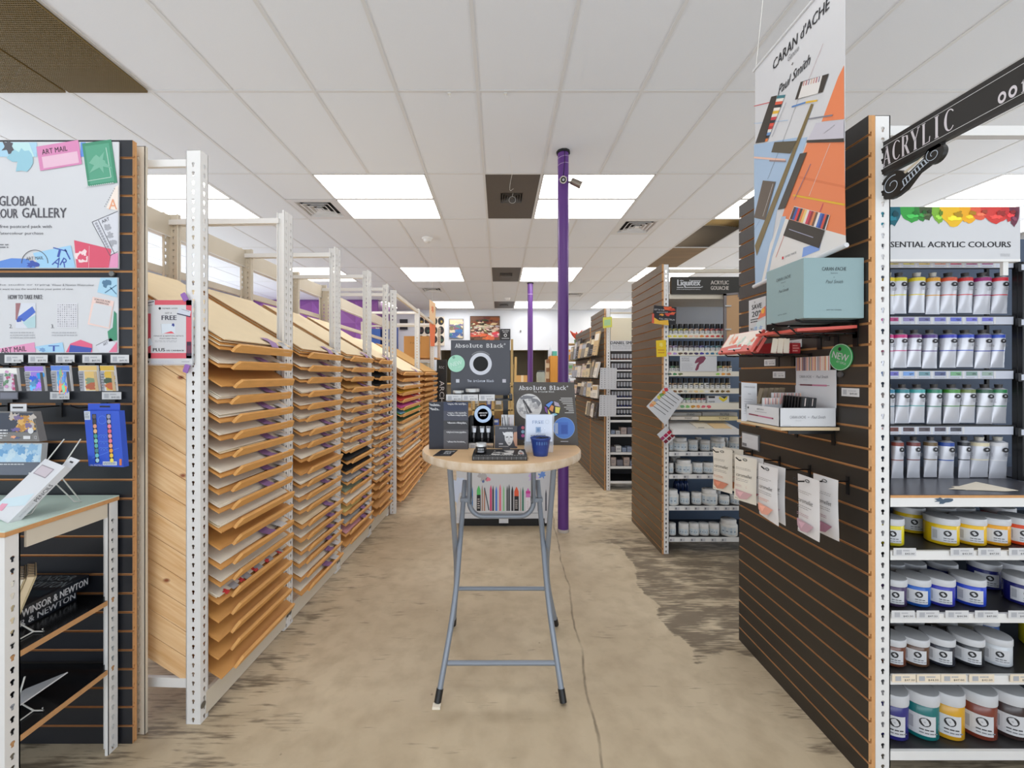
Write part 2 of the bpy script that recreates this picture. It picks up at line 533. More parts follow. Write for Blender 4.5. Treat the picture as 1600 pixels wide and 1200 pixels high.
# suspended ceiling: 2 x 4 foot tiles in a white grid, with cells left out for lamps, vents and openings
TX, TY = 0.6096, 1.2192
def gx(k): return -0.16 + TX * k
def gy(j): return 4.19 + TY * j
K0, K1, J0, J1 = -11, 13, -5, 7
lamp_cols, lamp_rows = (-7, -3, 1, 5, 9), (0, 3, 6)
skip = {}
for c in lamp_cols:
    for r_ in lamp_rows:
        for k in (c, c + 1):
            skip[(k, r_)] = 'lamp'
for k, j in ((0, 0), (0, 3), (0, 6)):
    skip[(k, j)] = 'dark panel'
skip[(5, 1)] = 'opening'; skip[(5, 2)] = 'brown tile'
skip[(-6, -2)] = 'grille'; skip[(-5, -2)] = 'grille'
vents = [(-4, 0, 1), (3, 1, 0), (-3, 4, 1), (3, 5, 0)]        # tile column, row, half
b = MB()
for k in range(K0, K1):
    for j in range(J0, J1 + 1):
        if (k, j) in skip:
            continue
        x0, x1, y0, y1 = gx(k), gx(k + 1), gy(j), gy(j + 1)
        for vk, vj, vh in vents:
            if (vk, vj) == (k, j):
                if vh: y1 = (y0 + y1) / 2
                else: y0 = (y0 + y1) / 2
        b.box(x0, x1, y0, min(y1, 13.1), H, H + .015, M_tile)
for k in range(K0, K1 + 1):
    for j in range(J0, J1 + 1):
        if k - 1 in lamp_cols and j in lamp_rows:
            continue                                   # the four foot lamps span this line
        b.box(gx(k) - .012, gx(k) + .012, gy(j), min(gy(j + 1), 13.1), H - .004, H + .004, M_tbar)
for j in range(J0, J1 + 2):
    if gy(j) < 13.1:
        b.box(gx(K0), gx(K1), gy(j) - .012, gy(j) + .012, H - .0035, H + .0045, M_tbar)
for c in lamp_cols:
    for r_ in lamp_rows:
        ym = gy(r_) + TY / 2
        b.box(gx(c), gx(c + 2), ym - .01, ym + .01, H - .005, H + .005, M_tbar)
struct(b.build('ceiling', origin=(0, 0, H)))
struct(MB().box(-7.4, 8.2, -3.2, 13.3, 4.3, 4.4, M_void).build('ceiling_deck'))
print('part 1 ok')
# ------------------------------------------------------------------ ceiling fittings
col_words = {-7: 'beyond the paper racks', -3: 'over the paper racks', 1: 'over the purple poles',
             5: 'over the gouache shelves', 9: 'over the acrylic shelves'}
row_words = {0: 'nearest row', 3: 'middle row', 6: 'back row'}
M_lframe = mat('lamp_frame_white', (210, 210, 208), 0.5)
for c in lamp_cols:
    for r_ in lamp_rows:
        for half in (0, 1):
            x0, x1 = gx(c) + .014, gx(c + 2) - .014
            y0 = gy(r_) + half * TY / 2 + .012
            y1 = y0 + TY / 2 - .024
            t = thing('ceiling_light', 'ceiling light %s, %s half of pair, %s' % (col_words[c], ('front', 'rear')[half], row_words[r_]),
                      'ceiling light', ((x0 + x1) / 2, (y0 + y1) / 2, H), 'flush ceiling lights')
            b = MB()
            b.box(x0, x0 + .012, y0, y1, H - .004, H + .05, M_lframe).box(x1 - .012, x1, y0, y1, H - .004, H + .05, M_lframe)
            b.box(x0, x1, y0, y0 + .012, H - .004, H + .05, M_lframe).box(x0, x1, y1 - .012, y1, H - .004, H + .05, M_lframe)
            b.build('frame', t)
            MB().box(x0 + .013, x1 - .013, y0 + .013, y1 - .013, H + .004, H + .02, M_lampW if c in (-7, 5, 9) else M_lampC).build('diffuser', t)

M_vent = mat('vent_enamel', (214, 214, 214), 0.5)
M_dark = mat('vent_shadow_gap', (26, 25, 24), 0.8)
def vent_rings(b, cx, cy, s, z, m, n=4):
    """square cone louvres, one inside another, each sloping down and out"""
    for k in range(n):
        a = s * (1 - k / n) ; w = s / n * 0.62
        q = [(a, z - .004), (a - w * .35, z - .004), (a - w, z + .03), (a - w, z + .034)]
        for sx, sy in ((1, 0), (-1, 0), (0, 1), (0, -1)):
            vs = []
            for r0, zz in q:
                for e in (-1, 1):
                    vs.append((cx + (sx * r0 if sx else e * r0), cy + (sy * r0 if sy else e * r0), zz))
            b.add(vs, [(0, 1, 3, 2), (2, 3, 5, 4), (4, 5, 7, 6)], m)
    b.box(cx - s * .12, cx + s * .12, cy - s * .12, cy + s * .12, z - .004, z, m)
vent_words = ['square white air vent beside the nearest light over the paper racks', 'square white air vent between the purple pole and the gouache shelves',
              'small far air vent above the end of the paper racks', 'small far air vent above the sketch pad wall']
for (k, j, h), w in zip(vents, vent_words):
    x0, x1 = gx(k) + .014, gx(k + 1) - .014
    y0 = gy(j) + (TY / 2 if h else 0) + .012; y1 = y0 + TY / 2 - .024
    t = thing('air_vent', w, 'air vent', ((x0 + x1) / 2, (y0 + y1) / 2, H), 'white ceiling vents')
    cx_, cy_ = (x0 + x1) / 2, (y0 + y1) / 2
    b = MB()
    s = .235
    b.box(x0, cx_ - s, y0, y1, H - .003, H + .01, M_vent).box(cx_ + s, x1, y0, y1, H - .003, H + .01, M_vent)
    b.box(cx_ - s, cx_ + s, y0, cy_ - s, H - .003, H + .01, M_vent).box(cx_ - s, cx_ + s, cy_ + s, y1, H - .003, H + .01, M_vent)
    b.build('frame', t)
    b = MB(); vent_rings(b, cx_, cy_, s, H, M_vent); b.build('louver', t)
    MB().box(cx_ - s, cx_ + s, cy_ - s, cy_ + s, H + .05, H + .06, M_dark).build('backing', t)
M_dpanel = mat('dark_brown_grey_panel', (84, 78, 72), 0.5, var=0.12, scale=2)
for j, w in ((0, 'nearest'), (3, 'middle'), (6, 'farthest')):
    x0, x1, y0, y1 = gx(0) + .013, gx(1) - .013, gy(j) + .013, gy(j + 1) - .013
    y1 = min(y1, 13.05)
    cx_, cy_ = (x0 + x1) / 2, (y0 + y1) / 2 - .03
    s = .135
    t = thing('return_air_panel', 'dark ceiling panel with a small square vent, %s of the row beside the purple poles' % w, 'ceiling vent', (cx_, cy_, H), 'dark ceiling vent panels')
    b = MB()
    b.box(x0, cx_ - s, y0, y1, H - .001, H + .01, M_dpanel).box(cx_ + s, x1, y0, y1, H - .001, H + .01, M_dpanel)
    b.box(cx_ - s, cx_ + s, y0, cy_ - s, H - .001, H + .01, M_dpanel).box(cx_ - s, cx_ + s, cy_ + s, y1, H - .001, H + .01, M_dpanel)
    b.build('panel', t)
    b = MB(); vent_rings(b, cx_, cy_, s, H, M_dpanel, 5); b.build('louver', t)
    MB().box(cx_ - s, cx_ + s, cy_ - s, cy_ + s, H + .05, H + .06, M_dark).build('backing', t)
    if j == 0:
        pts = [(cx_ - .05, y0 - .4, H - .01)]
        for q in range(30):
            u = q / 29
            pts.append((cx_ - .05 + .02 * math.sin(u * 7) + .06 * u, y0 - .4 + .75 * u, H - .01 - .10 * math.sin(u * 3.14) - .02 * math.sin(u * 11)))
        for q in range(14):
            an = q / 13 * 2 * math.pi
            pts.append((cx_ + .01 - .04 * math.sin(an), cy_ - .06, H - .05 + .04 * math.cos(an)))
        tag(MB().tube(pts, .0016, M_wirew, 5).build('loose_wire'), 'thin white wire dangling under the nearest dark ceiling panel', 'wire')
t = tag(MB().box(gx(5) + .013, gx(6) - .013, gy(2) + .013, gy(3) - .013, H - .002, H + .012, mat('stained_brown_tile', (122, 98, 66), 0.7, var=0.35, scale=2.2, stretch=(0.5, 3, 1))).build('ceiling_tile'),
        'stained brown ceiling tile behind the opening with the duct', 'ceiling tile')
# ribbed flexible duct seen through the missing tile
M_duct = mat('foil_duct', (196, 176, 132), 0.3, 0.6, var=0.2, scale=20)
pts, rr = [], []
for q in range(90):
    u = q / 89
    pts.append((2.55 + 1.35 * u, 5.95 + .12 * math.sin(u * 3), 3.84 + .10 * math.sin(u * 3.1)))
    rr.append(.165 + .012 * (q % 2))
db = MB().tube(pts, rr, M_duct, 22)
for x_ in (2.75, 3.3, 3.75):
    db.box(x_ - .02, x_ + .02, 5.8, 5.81, 3.85, 4.3, M_galv).box(x_ - .02, x_ + .02, 6.12, 6.13, 3.85, 4.3, M_galv)
tag(db.build('flexible_duct'), 'ribbed foil duct seen through the missing ceiling tile', 'duct')
# egg-crate grille over two cells, top corner of the view
M_egg = mat('bronze_egg_crate', (120, 98, 50), 0.5, 0.1)
for gi, k in enumerate((-6, -5)):
    b = MB()
    x0, x1, y0, y1 = gx(k) + .013, gx(k + 1) - .013, gy(-2) + .013, gy(-1) - .013
    n = 44
    for q in range(n + 1):
        x = x0 + (x1 - x0) * q / n
        b.box(x - .0012, x + .0012, y0, y1, H - .021, H - .008, M_egg)
    n = 88
    for q in range(n + 1):
        y = y0 + (y1 - y0) * q / n
        b.box(x0, x1, y - .0012, y + .0012, H - .0212, H - .0082, M_egg)
    tag(b.build('egg_crate_grille'), ('bronze egg crate ceiling grille farther from the aisle, of the two', 'bronze egg crate ceiling grille with its edge nearest the aisle')[gi], 'ceiling grille', 'egg crate ceiling grilles')
MB().world()
for px, py, w in ((668, 372, 'white domed smoke detector on the ceiling ahead of the nearest light pair'), (793, 466, 'white domed smoke detector far back near the last dark panel')):
    Y = F * (H - CAMZ) / (CY - py)
    t = thing('smoke_detector', w, 'smoke detector', (X(px, Y), Y, H), 'ceiling smoke detectors')
    c = (X(px, Y), Y, H)
    MB().lathe([(.085, 0), (.085, -.012), (.075, -.02)], c, M_white, 24).build('base', t)
    MB().lathe([(.066, -.02), (.062, -.045), (.045, -.062), (.0, -.066)], c, M_white, 24, False).build('dome', t)
for px, side_w in ((702, 'farther from'), (790, 'nearer to')):
    Y = 2.985
    c = (X(px, Y), Y, H - .006)
    b = MB().box(c[0] - .012, c[0] + .012, Y - .008, Y + .008, H - .012, H - .005, M_wirew)
    b.tube([(c[0], Y, H - .012), (c[0], Y, H - .03), (c[0] + .008, Y, H - .038), (c[0] + .014, Y, H - .03)], .002, M_wirew, 6)
    tag(b.build('ceiling_hook'), 'small white hook on the ceiling grid, the one %s the purple pole' % side_w, 'hook', 'ceiling hooks')

# ------------------------------------------------------------------ slat wall panels
P_SL = 0.0762
def slatwall(b, W, Hh, t, face):
    """board in the local frame (u, v, n): front face at n = 0, T-shaped grooves every three inches"""
    v = Hh
    first = True
    while v > 0.001:
        top = v
        bot = max(v - .0672, 0)
        b.prism([(bot, 0), (top, 0), (top, -.011), (min(bot + .008, top), -.011), (min(bot + .008, top), -.006), (bot, -.006)], 0, W, M_mdf2, 'x')
        b.rect(0, bot, W, top, face, .0004)
        v -= P_SL
    b.box(0, W, 0, Hh, -t, -.011, M_mdf)
    return b

# ---- panel at the left, facing the shop front
YL = 1.603
b = MB().frame((-2.70, YL, 0), (1, 0, 0), (0, 0, 1))
slatwall(b, 1.224, 2.43, .019, M_black)
tag(b.build('slatwall'), 'black slatwall panel with watercolour posters and hanging sets', 'slatwall', 'slatwalls')

def stamp_edge(b, cu, cv, w, h, ang, m, n):
    b.rrect(cu, cv, w, h, ang, m, n)
    return b
blue, lblue, pink, green, red, dblue = col(96, 140, 214), col(168, 206, 226), col(226, 150, 186), col(66, 140, 108), col(216, 84, 108), col(62, 84, 168)
orange, mint = col(232, 160, 120), col(190, 224, 224)
dgrey = col(84, 82, 88)
b = pxframe(MB(), YL - .002)
b.box(-150, 187, 222.5, 420, 0, .004, M_card)
n = .0052
b.rect(-60, 246, 60, 223.5, lblue, n).poly([(18, 224), (48, 224), (56, 246), (30, 252)], mint, n + .0003).blob(16, 232, 9, dgrey, n + .0006, 3, .5)
b.blob(36, 248, 16, col(150, 196, 210), n + .0005, 5, .5)
b.rrect(95, 244, 66, 38, -.16, col(214, 136, 178), n + .0008).rrect(97, 251, 56, 18, -.16, col(228, 186, 204), n + .001).rtext('ART MAIL', 88, 236, 40, -8, -.16, M_ink, n + .0014)
b.rect(128, 246, 136, 223.5, blue, n)
b.rrect(158, 256, 46, 68, -.14, green, n + .0008)
b.rrect(158, 257, 38, 60, -.14, col(86, 158, 128), n + .001)
b.line([(140, 284), (176, 278), (168, 232)], .8, col(200, 224, 210), n + .0013)
b.blob(158, 256, 14, col(120, 178, 152), n + .0014, 8, .6)
for q in range(14):
    b.disc(138.5 + q * 3.1, 293 - q * .45, 1.1, M_card, n + .0016, 8)
b.poly([(182, 293), (186.5, 290), (186.5, 330), (168, 326)], col(240, 226, 214), n).text('A', 172, 328, 185, 312, orange, n + .0006)
for q in range(9):
    b.disc(181 - q * 1.9, 296 + q * 3.4, .7, dgrey, n + .0006, 8)
b.poly([(146, 348), (186.5, 331), (186.5, 398), (174, 400)], col(214, 214, 220), n).line([(146, 348), (186, 331)], .9, dgrey, n + .0006).line([(146, 348), (174, 400), (186, 394)], .9, dgrey, n + .0006)
b.line([(156, 345), (181, 397)], .9, dgrey, n + .0006).rtext('ART', 167, 345, 13, -5, -.42, dgrey, n + .0008)
for q in range(12):
    b.disc(152.5 + q * 2, 350 + q * 4, 2.2, col(160, 160, 168), n + .0004, 8)
for q in range(3):
    b.blob(170 + q * 4, 356 + q * 12, 5, col(168, 168, 174), n + .0006, q, .4)
b.poly([(0, 409), (20, 404), (46, 405), (58, 419), (-60, 419), (-60, 412)], blue, n)
b.poly([(54, 396), (113, 384), (120, 419), (64, 419)], col(160, 204, 232), n + .0004)
b.rtext('T', 95, 396, 22, -13, .25, dblue, n + .0008).rtext('A', 92, 410, 12, -15, .5, dblue, n + .0008).rtext('R', 103, 411, 10, -13, .5, dblue, n + .0008)
b.line([(104, 390), (112, 406)], 2, dblue, n + .0008)
b.ring(57, 412, 20, 21, dgrey, n + .001, 30, math.pi, 2 * math.pi).rtext('ART MAIL', 57, 404, 27, -5, -.05, dgrey, n + .0011)
b.blob(54, 414, 8, dblue, n + .0009, 6, .6, rv=5)
b.poly([(118, 376), (176, 390), (172, 419), (122, 419)], red, n + .0005)
b.blob(130, 401, 10, col(240, 214, 214), n + .0008, 11, .35).blob(131, 403, 6, red, n + .001, 12, .6)
b.line([(142, 385), (141, 419)], .6, col(236, 190, 196), n + .001)
b.poly([(176, 398), (186.5, 396), (186.5, 419), (172, 419)], pink, n + .0006)
b.text('GLOBAL', 1, 322.5, 59, 307, dgrey, n, bold=.35).text('WATERCOLOUR', -68, 341.5, 30, 327, dgrey, n, bold=.35).text('GALLERY', 37, 341, 106, 325.5, dgrey, n, bold=.35)
b.text('free postcard pack with', 2, 358.5, 83, 352, dgrey, n).text('Watercolour purchase', -5, 368.5, 70, 363, dgrey, n)
b.lines(-60, 389, 21, 381, 2, M_grey, n, 3)
tag(b.build('poster_board'), 'upper white poster reading GLOBAL and GALLERY with painted stamps, on the slatwall', 'poster')

b = pxframe(MB(), YL - .002)
b.box(-150, 186, 434, 551.5, 0, .004, M_card)
b.text('painting creating in the studio or trying', -82, 447.5, 80, 444, M_grey, n).text('Winsor & Newton Watercolour', 83, 447.5, 149, 444, M_grey, n).text('us, we want to see the world from your point of view.', -10, 454.5, 117, 450.5, M_grey, n)
b.text('HOW TO TAKE PART:', 15, 468, 69, 461, dgrey, n, bold=.2)
b.rect(27, 513, 58, 474, col(214, 216, 224), n).poly([(27, 474), (35, 474), (29, 500), (27, 500)], col(160, 110, 112), n + .0004).poly([(30, 496), (53, 479), (58, 488), (40, 503)], col(72, 106, 196), n + .0005)
b.blob(33, 500, 4, dblue, n + .0008, 4).poly([(38, 504), (58, 492), (58, 512), (46, 513)], col(176, 206, 210), n + .0006)
b.rect(91, 512, 123, 474, col(216, 214, 218), n)
rg = random.Random(5)
for r_ in range(11):
    for c_ in range(9):
        g = rg.choice([120, 150, 170, 185])
        b.rect(92.3 + c_ * 3.4, 476 + r_ * 3.3 + 1.5, 94 + c_ * 3.4, 476 + r_ * 3.3, col(g, g, g + 6), n + .0003)
b.text('2.', 17, 513, 22, 507, dgrey, n).text('3.', 82, 513, 87, 507, dgrey, n)
b.lines(18, 530, 62, 518, 3, M_lgrey, n, 7).lines(83, 526, 127, 518, 2, M_lgrey, n, 8)
b.poly([(159, 434.5), (185, 434.5), (185, 465), (154, 457)], lblue, n).blob(168, 443, 6, col(84, 122, 150), n + .0004, 2, .4).line([(166, 458), (184, 446)], 1.5, col(84, 122, 150), n + .0004).line([(174, 449), (184, 460)], 1.5, col(84, 122, 150), n + .0004)
b.poly([(147, 464), (180, 471), (173, 514), (139, 507)], col(236, 206, 196), n).poly([(149, 474), (177, 479), (172, 512), (142, 505)], M_card, n + .0004)
b.rtext('SCAN FOR MORE', 162, 470, 25, -3, .2, dgrey, n + .0006).rtext('INFORMATION', 162, 474, 20, -3, .2, dgrey, n + .0006)
b.poly([(180, 486), (184, 490), (185, 532), (172, 534), (170, 518), (178, 512)], green, n)
b.poly([(152, 540), (175, 528), (185, 540), (185, 550.5), (158, 550.5)], col(214, 214, 220), n).line([(152, 540), (175, 529)], .7, dgrey, n + .0004).rtext('ART', 167, 537, 8, -4, -.45, dgrey, n + .0006)
b.poly([(0, 545), (56, 535), (58, 550.5), (0, 550.5)], pink, n).rtext('ART MAIL', 24, 546.5, 40, -8, -.1, M_ink, n + .0006)
b.poly([(56, 542), (100, 535), (103, 550.5), (66, 550.5)], col(164, 206, 232), n).text('T', 78, 549, 95, 540, dblue, n + .0005).blob(69, 547, 5, col(120, 160, 204), n + .0005, 3, .4, rv=3)
b.poly([(112, 537), (128, 531), (146, 538), (146, 550.5), (105, 550.5)], col(226, 96, 130), n).poly([(112, 539), (146, 544), (144, 550.5), (110, 550.5)], dblue, n + .0004)
b.poly([(172, 550.5), (185, 534), (185, 550.5)], col(226, 120, 150), n + .0004)
tag(b.build('poster_board'), 'lower white poster headed HOW TO TAKE PART, under the stamp poster', 'poster')
b = MB().frame((X(178, YL), YL - .004, Z(428.5, YL)), (1, 0, 0), (0, 0, 1))
b.prism([(.0105 * math.cos(k * math.pi / 10), .0105 * math.sin(k * math.pi / 10)) for k in range(20)], 0, .007, M_galv)
tag(b.build('magnet'), 'round grey button magnet above the lower poster', 'magnet')

def ticket(b, x0, y0, x1, y1, n, price, m=None, seed=1):
    """price ticket in picture units; the square code is left blank"""
    b.box(x0, x1, y0, y1, n - .001, n, m or M_tag)
    w, h = x1 - x0, y1 - y0
    b.rect(x0 + w * .12, y1 - h * .18, x0 + w * .36, y0 + h * .22, M_lgrey, n + .0004)
    b.lines(x0 + w * .42, y0 + h * .52, x1 - w * .2, y0 + h * .12, 1, M_lgrey, n + .0004, seed, .4)
    b.text(price, x0 + w * .5, y1 - h * .16, x1 - w * .08, y1 - h * .40, M_ink, n + .0004)
    return b
row1 = [(8, 37, '$11.00', 'first'), (45, 75, '$59.95', 'second'), (88, 117, '$59.95', 'third'), (129.5, 159.5, '$69.95', 'fourth'), (173.5, 202, '$49.95', 'fifth')]
for i, (x0, x1, p, w) in enumerate(row1):
    b = pxframe(MB(), YL - .012)
    ticket(b, x0, 554.5, x1, 567, .002, p, seed=i)
    b.box((x0 + x1) / 2 - 4, (x0 + x1) / 2 + 4, 567, 571, -.010, .001, M_blk)
    tag(b.build('price_ticket'), 'white price ticket just below the lower poster, %s along from the table end' % w, 'price tag', 'tickets in the upper ticket row')
for i, (x0, x1, p, m, w) in enumerate(((1, 29, '', mat('clear_grey_sleeve', (92, 92, 102), 0.3), 'empty grey ticket sleeve under the flower pattern pad'),
                                      (79, 109, '$23.15', None, 'white price ticket hanging under the swirled watercolour pads'), (160, 190, '$45.00', None, 'white price ticket just above the blue pastel box'))):
    b = pxframe(MB(), YL - .012)
    if p: ticket(b, x0, 612.5, x1, 624, .002, p, seed=i + 9)
    else: b.box(x0, x1, 612.5, 624, .001, .002, m).rect(x0 + 1, 622, x1 - 1, 614, mat('sleeve_face', (110, 110, 122), .3), .0025)
    b.box((x0 + x1) / 2 - 5, (x0 + x1) / 2 + 5, 624, 628.5, -.010, .001, M_blk)
    tag(b.build('price_ticket'), w, 'price tag', 'tickets under the hanging pads')

# hooks that stick out of the slat wall, with flat packs on them
def hook(px, py, Y0, ln, lab, tip=(0.0, .012)):
    b = MB()
    x, z = X(px, Y0), Z(py, Y0)
    b.box(x - .012, x + .012, Y0 - .006, Y0 + .001, z - .045, z + .012, M_blk)
    b.tube([(x, Y0, z), (x, Y0 - ln * .8, z), (x + tip[0], Y0 - ln, z + tip[1])], .0028, M_wire, 8)
    return tag(b.build('display_hook'), lab, 'hook', 'slatwall hooks')
packs = [(-4, 30, 575, 611, 'flower pattern pad with pink blossoms hanging first in the row', [(235, 232, 226)], 'flower'),
         (38, 71, 572, 611, 'purple and blue swirled watercolour pad hanging in the row', [(150, 120, 210), (90, 150, 220), (60, 110, 190)], 'swirl'),
         (79, 112, 571, 611, 'blue and orange streaked watercolour pad hanging in the row', [(90, 130, 210), (230, 140, 80), (130, 190, 150)], 'streak'),
         (122, 155, 571, 611, 'large ochre and rust landscape watercolour pad hanging in the row', [(214, 180, 110), (120, 140, 110), (170, 90, 60)], 'land'),
         (156, 182, 571, 611, 'ochre landscape watercolour pad hanging last, beside the slatwall edge', [(206, 168, 60), (60, 80, 60), (180, 90, 50)], 'land')]
for i, (x0, x1, y0, y1, lab, cs, kind) in enumerate(packs):
    Yp = 1.50 - .002 * i
    b = pxframe(MB(), Yp)
    b.prism([(x0, y0), (x1 - 4, y0), (x1, y1), (x0 + 4, y1)], -.008, 0, M_card)
    n = .0006
    b.poly([(x0, y0 + 9), (x0 + (x1 - x0) * .27, y0 + 9), (x0 + (x1 - x0) * .3, y1), (x0 + 4, y1)], mat('pad_grey_flap', (150, 150, 156), .5), n)
    b.lines(x0 + 2, y0 + 12, x0 + (x1 - x0) * .26, y1 - 3, 6, col(96, 96, 104), n + .0003, i, .35)
    ux0, ux1 = x0 + (x1 - x0) * .3, x1 - 3
    rg = random.Random(i)
    b.poly([(x0, y0 + .5), (x1 - 4, y0 + .5), (x1 - 3, y0 + 8), (x0 + 1, y0 + 8)], col(*cs[0]), n)
    if kind == 'flower':
        for q in range(16):
            b.blob(x0 + 3 + rg.random() * (x1 - x0 - 8), y0 + 3 + rg.random() * 30, 2.6, [col(206, 150, 190), col(96, 140, 104), col(180, 80, 120)][q % 3], n + .0003 + q * .00004, q, .5)
    else:
        b.poly([(ux0, y0 + 9), (ux1 - 1, y0 + 9), (ux1 + 2, y1 - 1), (ux0 + 3, y1 - 1)], col(*cs[0]), n + .0002)
        for q in range(12):
            c_ = cs[q % len(cs)]
            u_ = ux0 + 3 + rg.random() * (ux1 - ux0 - 5)
            if kind == 'land':
                b.blob((ux0 + ux1) / 2 + 1 + (rg.random() - .5) * 8, y0 + 14 + q * 1.9, 6.5, col(*cs[min(2, q // 4)]), n + .0003 + q * .00004, q, .35, rv=3)
            else:
                b.blob(u_, y0 + 12 + rg.random() * (y1 - y0 - 15), 5 if kind == 'swirl' else 2.5, col(*[min(255, v + rg.randint(-20, 40)) for v in c_]), n + .0003 + q * .00004, q, .5, rv=5 if kind == 'swirl' else 8)
    b.poly([(x1 - 8, y0 + 10), (x1 - 4, y0 + 10), (x1, y1), (x1 - 5, y1)], mat('pad_dark_spine', (72, 66, 64), .5) if kind != 'land' else mat('pad_tan_spine', (186, 160, 120), .5), n + .001)
    tag(b.build('watercolour_pad'), lab, 'pad', 'watercolour pads on hooks')
for i, (px, w) in enumerate(((12, 'flower pattern pad'), (52, 'purple swirled pad'), (92, 'orange streaked pad'), (131, 'large landscape pad'), (165, 'last landscape pad'))):
    hook(px, 572, YL, .125, 'black slatwall hook holding the %s' % w)
hook(10, 634, YL, .20, 'black slatwall hook holding the grey watercolour box')
hook(94, 634, YL, .13, 'empty black slatwall hook between the grey box and blue box')
hook(164, 634, YL, .13, 'black slatwall hook holding the blue pastel box')

# grey watercolour box
t = thing('watercolour_box', 'grey watercolour paint box with an orange cloud, hanging on a hook', 'paint box', (X(-10, 1.43), 1.43, Z(690, 1.43)))
b = pxframe(MB(), 1.43)
b.prism([(-110, 643.5), (52, 643.5), (62, 690), (-110, 690)], -.024, 0, mat('box_grey', (120, 118, 116), .5))
n = .0006
b.poly([(-110, 645), (51, 645), (57, 675), (-110, 675)], col(58, 64, 78), n)
rg = random.Random(2)
for q in range(26):
    b.blob(18 + rg.random() * 34, 650 + rg.random() * 20, 5, col(*[(214, 168, 92), (186, 134, 62), (190, 180, 170), (120, 104, 140)][q % 4]), n + .0003 + q * .00003, q, .5)
b.blob(26, 671, 8, col(110, 96, 150), n + .0014, 9, .4, rv=3).disc(49, 673, 4.5, M_card, n + .0015)
b.lines(-20, 679, 15, 670, 2, M_card, n + .0006, 4).lines(-30, 686, 12, 679, 2, M_card, n + .0006, 5)
b.blob(22, 683, 5, orange, n + .0006, 3, .4, rv=2).blob(28, 684, 4, col(86, 96, 130), n + .0007, 4, .4, rv=2).rect(37, 686, 48, 681, M_card, n + .0006).text('12', 54, 686, 58, 681, M_card, n + .0006)
b.build('carton', t)
b = pxframe(MB(), 1.442)
b.box(16, 41, 631, 645, -.002, 0, M_card).box(20, 36, 635.5, 638, 0, .001, M_blk)
b.build('hang_tab', t)
# blue pastel box
t = thing('pastel_box', 'blue box with two rows of coloured oil pastels showing, hanging on a hook', 'pastel box', (X(162, 1.49), 1.49, Z(730, 1.49)))
b = pxframe(MB(), 1.49)
b.prism([(131, 642), (186, 642), (193, 730), (138.5, 728)], -.022, 0, mat('royal_blue_card', (42, 82, 196), .4))
n = .0006
b.poly([(131.5, 642.5), (141, 642.5), (141.5, 656), (132.5, 656)], col(200, 206, 214), n).lines(133, 654, 140, 644, 4, M_grey, n + .0003)
for q in range(9):
    b.ring(163 + (q % 3 - 1) * 5, 684 + (q // 3) * 10, 4.2, 5, col(80, 124, 220), n + .0002, 14, math.pi, 2 * math.pi)
b.line([(144, 716), (186, 700)], .6, col(90, 134, 226), n + .0003).ring(160, 656, 6, 6.6, col(90, 134, 226), n + .0003, 20)
for sx, x0 in ((0, 145.5), (1, 168)):
    for q in range(10):
        cs = [(90, 80, 80), (60, 56, 60), (214, 150, 120), (224, 176, 130), (70, 150, 140), (120, 190, 170), (90, 170, 160), (70, 130, 130), (110, 190, 196), (170, 210, 220)] if sx == 0 else \
             [(150, 150, 170), (170, 160, 180), (226, 130, 150), (220, 100, 120), (230, 150, 150), (226, 120, 140), (236, 160, 120), (232, 150, 60), (236, 190, 60), (240, 220, 90)]
        yy = 647 + q * 7.6
        xx = x0 + q * .55
        b.rect(xx - 1.4, yy + 7.6, xx + 4.6, yy, M_ink, n + .0002).disc(xx + 2.2, yy + 3.8, 2.9, col(*cs[q]), n + .0006, 12, 3.4)
b.text('OIL PASTELS', 141, 728, 160, 725.5, M_card, n + .0004).rect(161, 727, 183, 721, col(206, 214, 224), n + .0004).lines(162, 726, 182, 722, 2, M_ink, n + .0006)
b.rect(187, 727, 190.5, 717, col(216, 120, 70), n + .0004)
b.build('carton', t)
b = pxframe(MB(), 1.511)
b.box(137.5, 187, 630.5, 644, -.002, 0, mat('royal_blue_card', (42, 82, 196), .4)).box(156, 172, 634, 636.5, 0, .0008, M_blk)
b.build('hang_tab', t)
# pad standing behind the easel
b = pxframe(MB(), 1.55)
b.prism([(-60, 693), (66, 693), (62, 742), (-60, 742)], -.02, 0, M_card)
b.poly([(-60, 694), (66, 694), (63, 722), (-60, 722)], col(188, 216, 236), .0006)
rg = random.Random(4)
for q in range(18):
    b.blob(rg.random() * 60, 697 + rg.random() * 22, 6, col(*[(150, 192, 226), (206, 226, 238), (120, 170, 214)][q % 3]), .0008 + q * .00003, q, .5)
b.poly([(-60, 722), (63, 722), (62, 742), (-60, 742)], col(104, 108, 120), .0016).lines(0, 727, 40, 723.5, 1, M_card, .002)
tag(b.build('watercolour_pad'), 'blue sky watercolour pad resting against the slatwall behind the easel', 'pad')
print('part 2 ok')
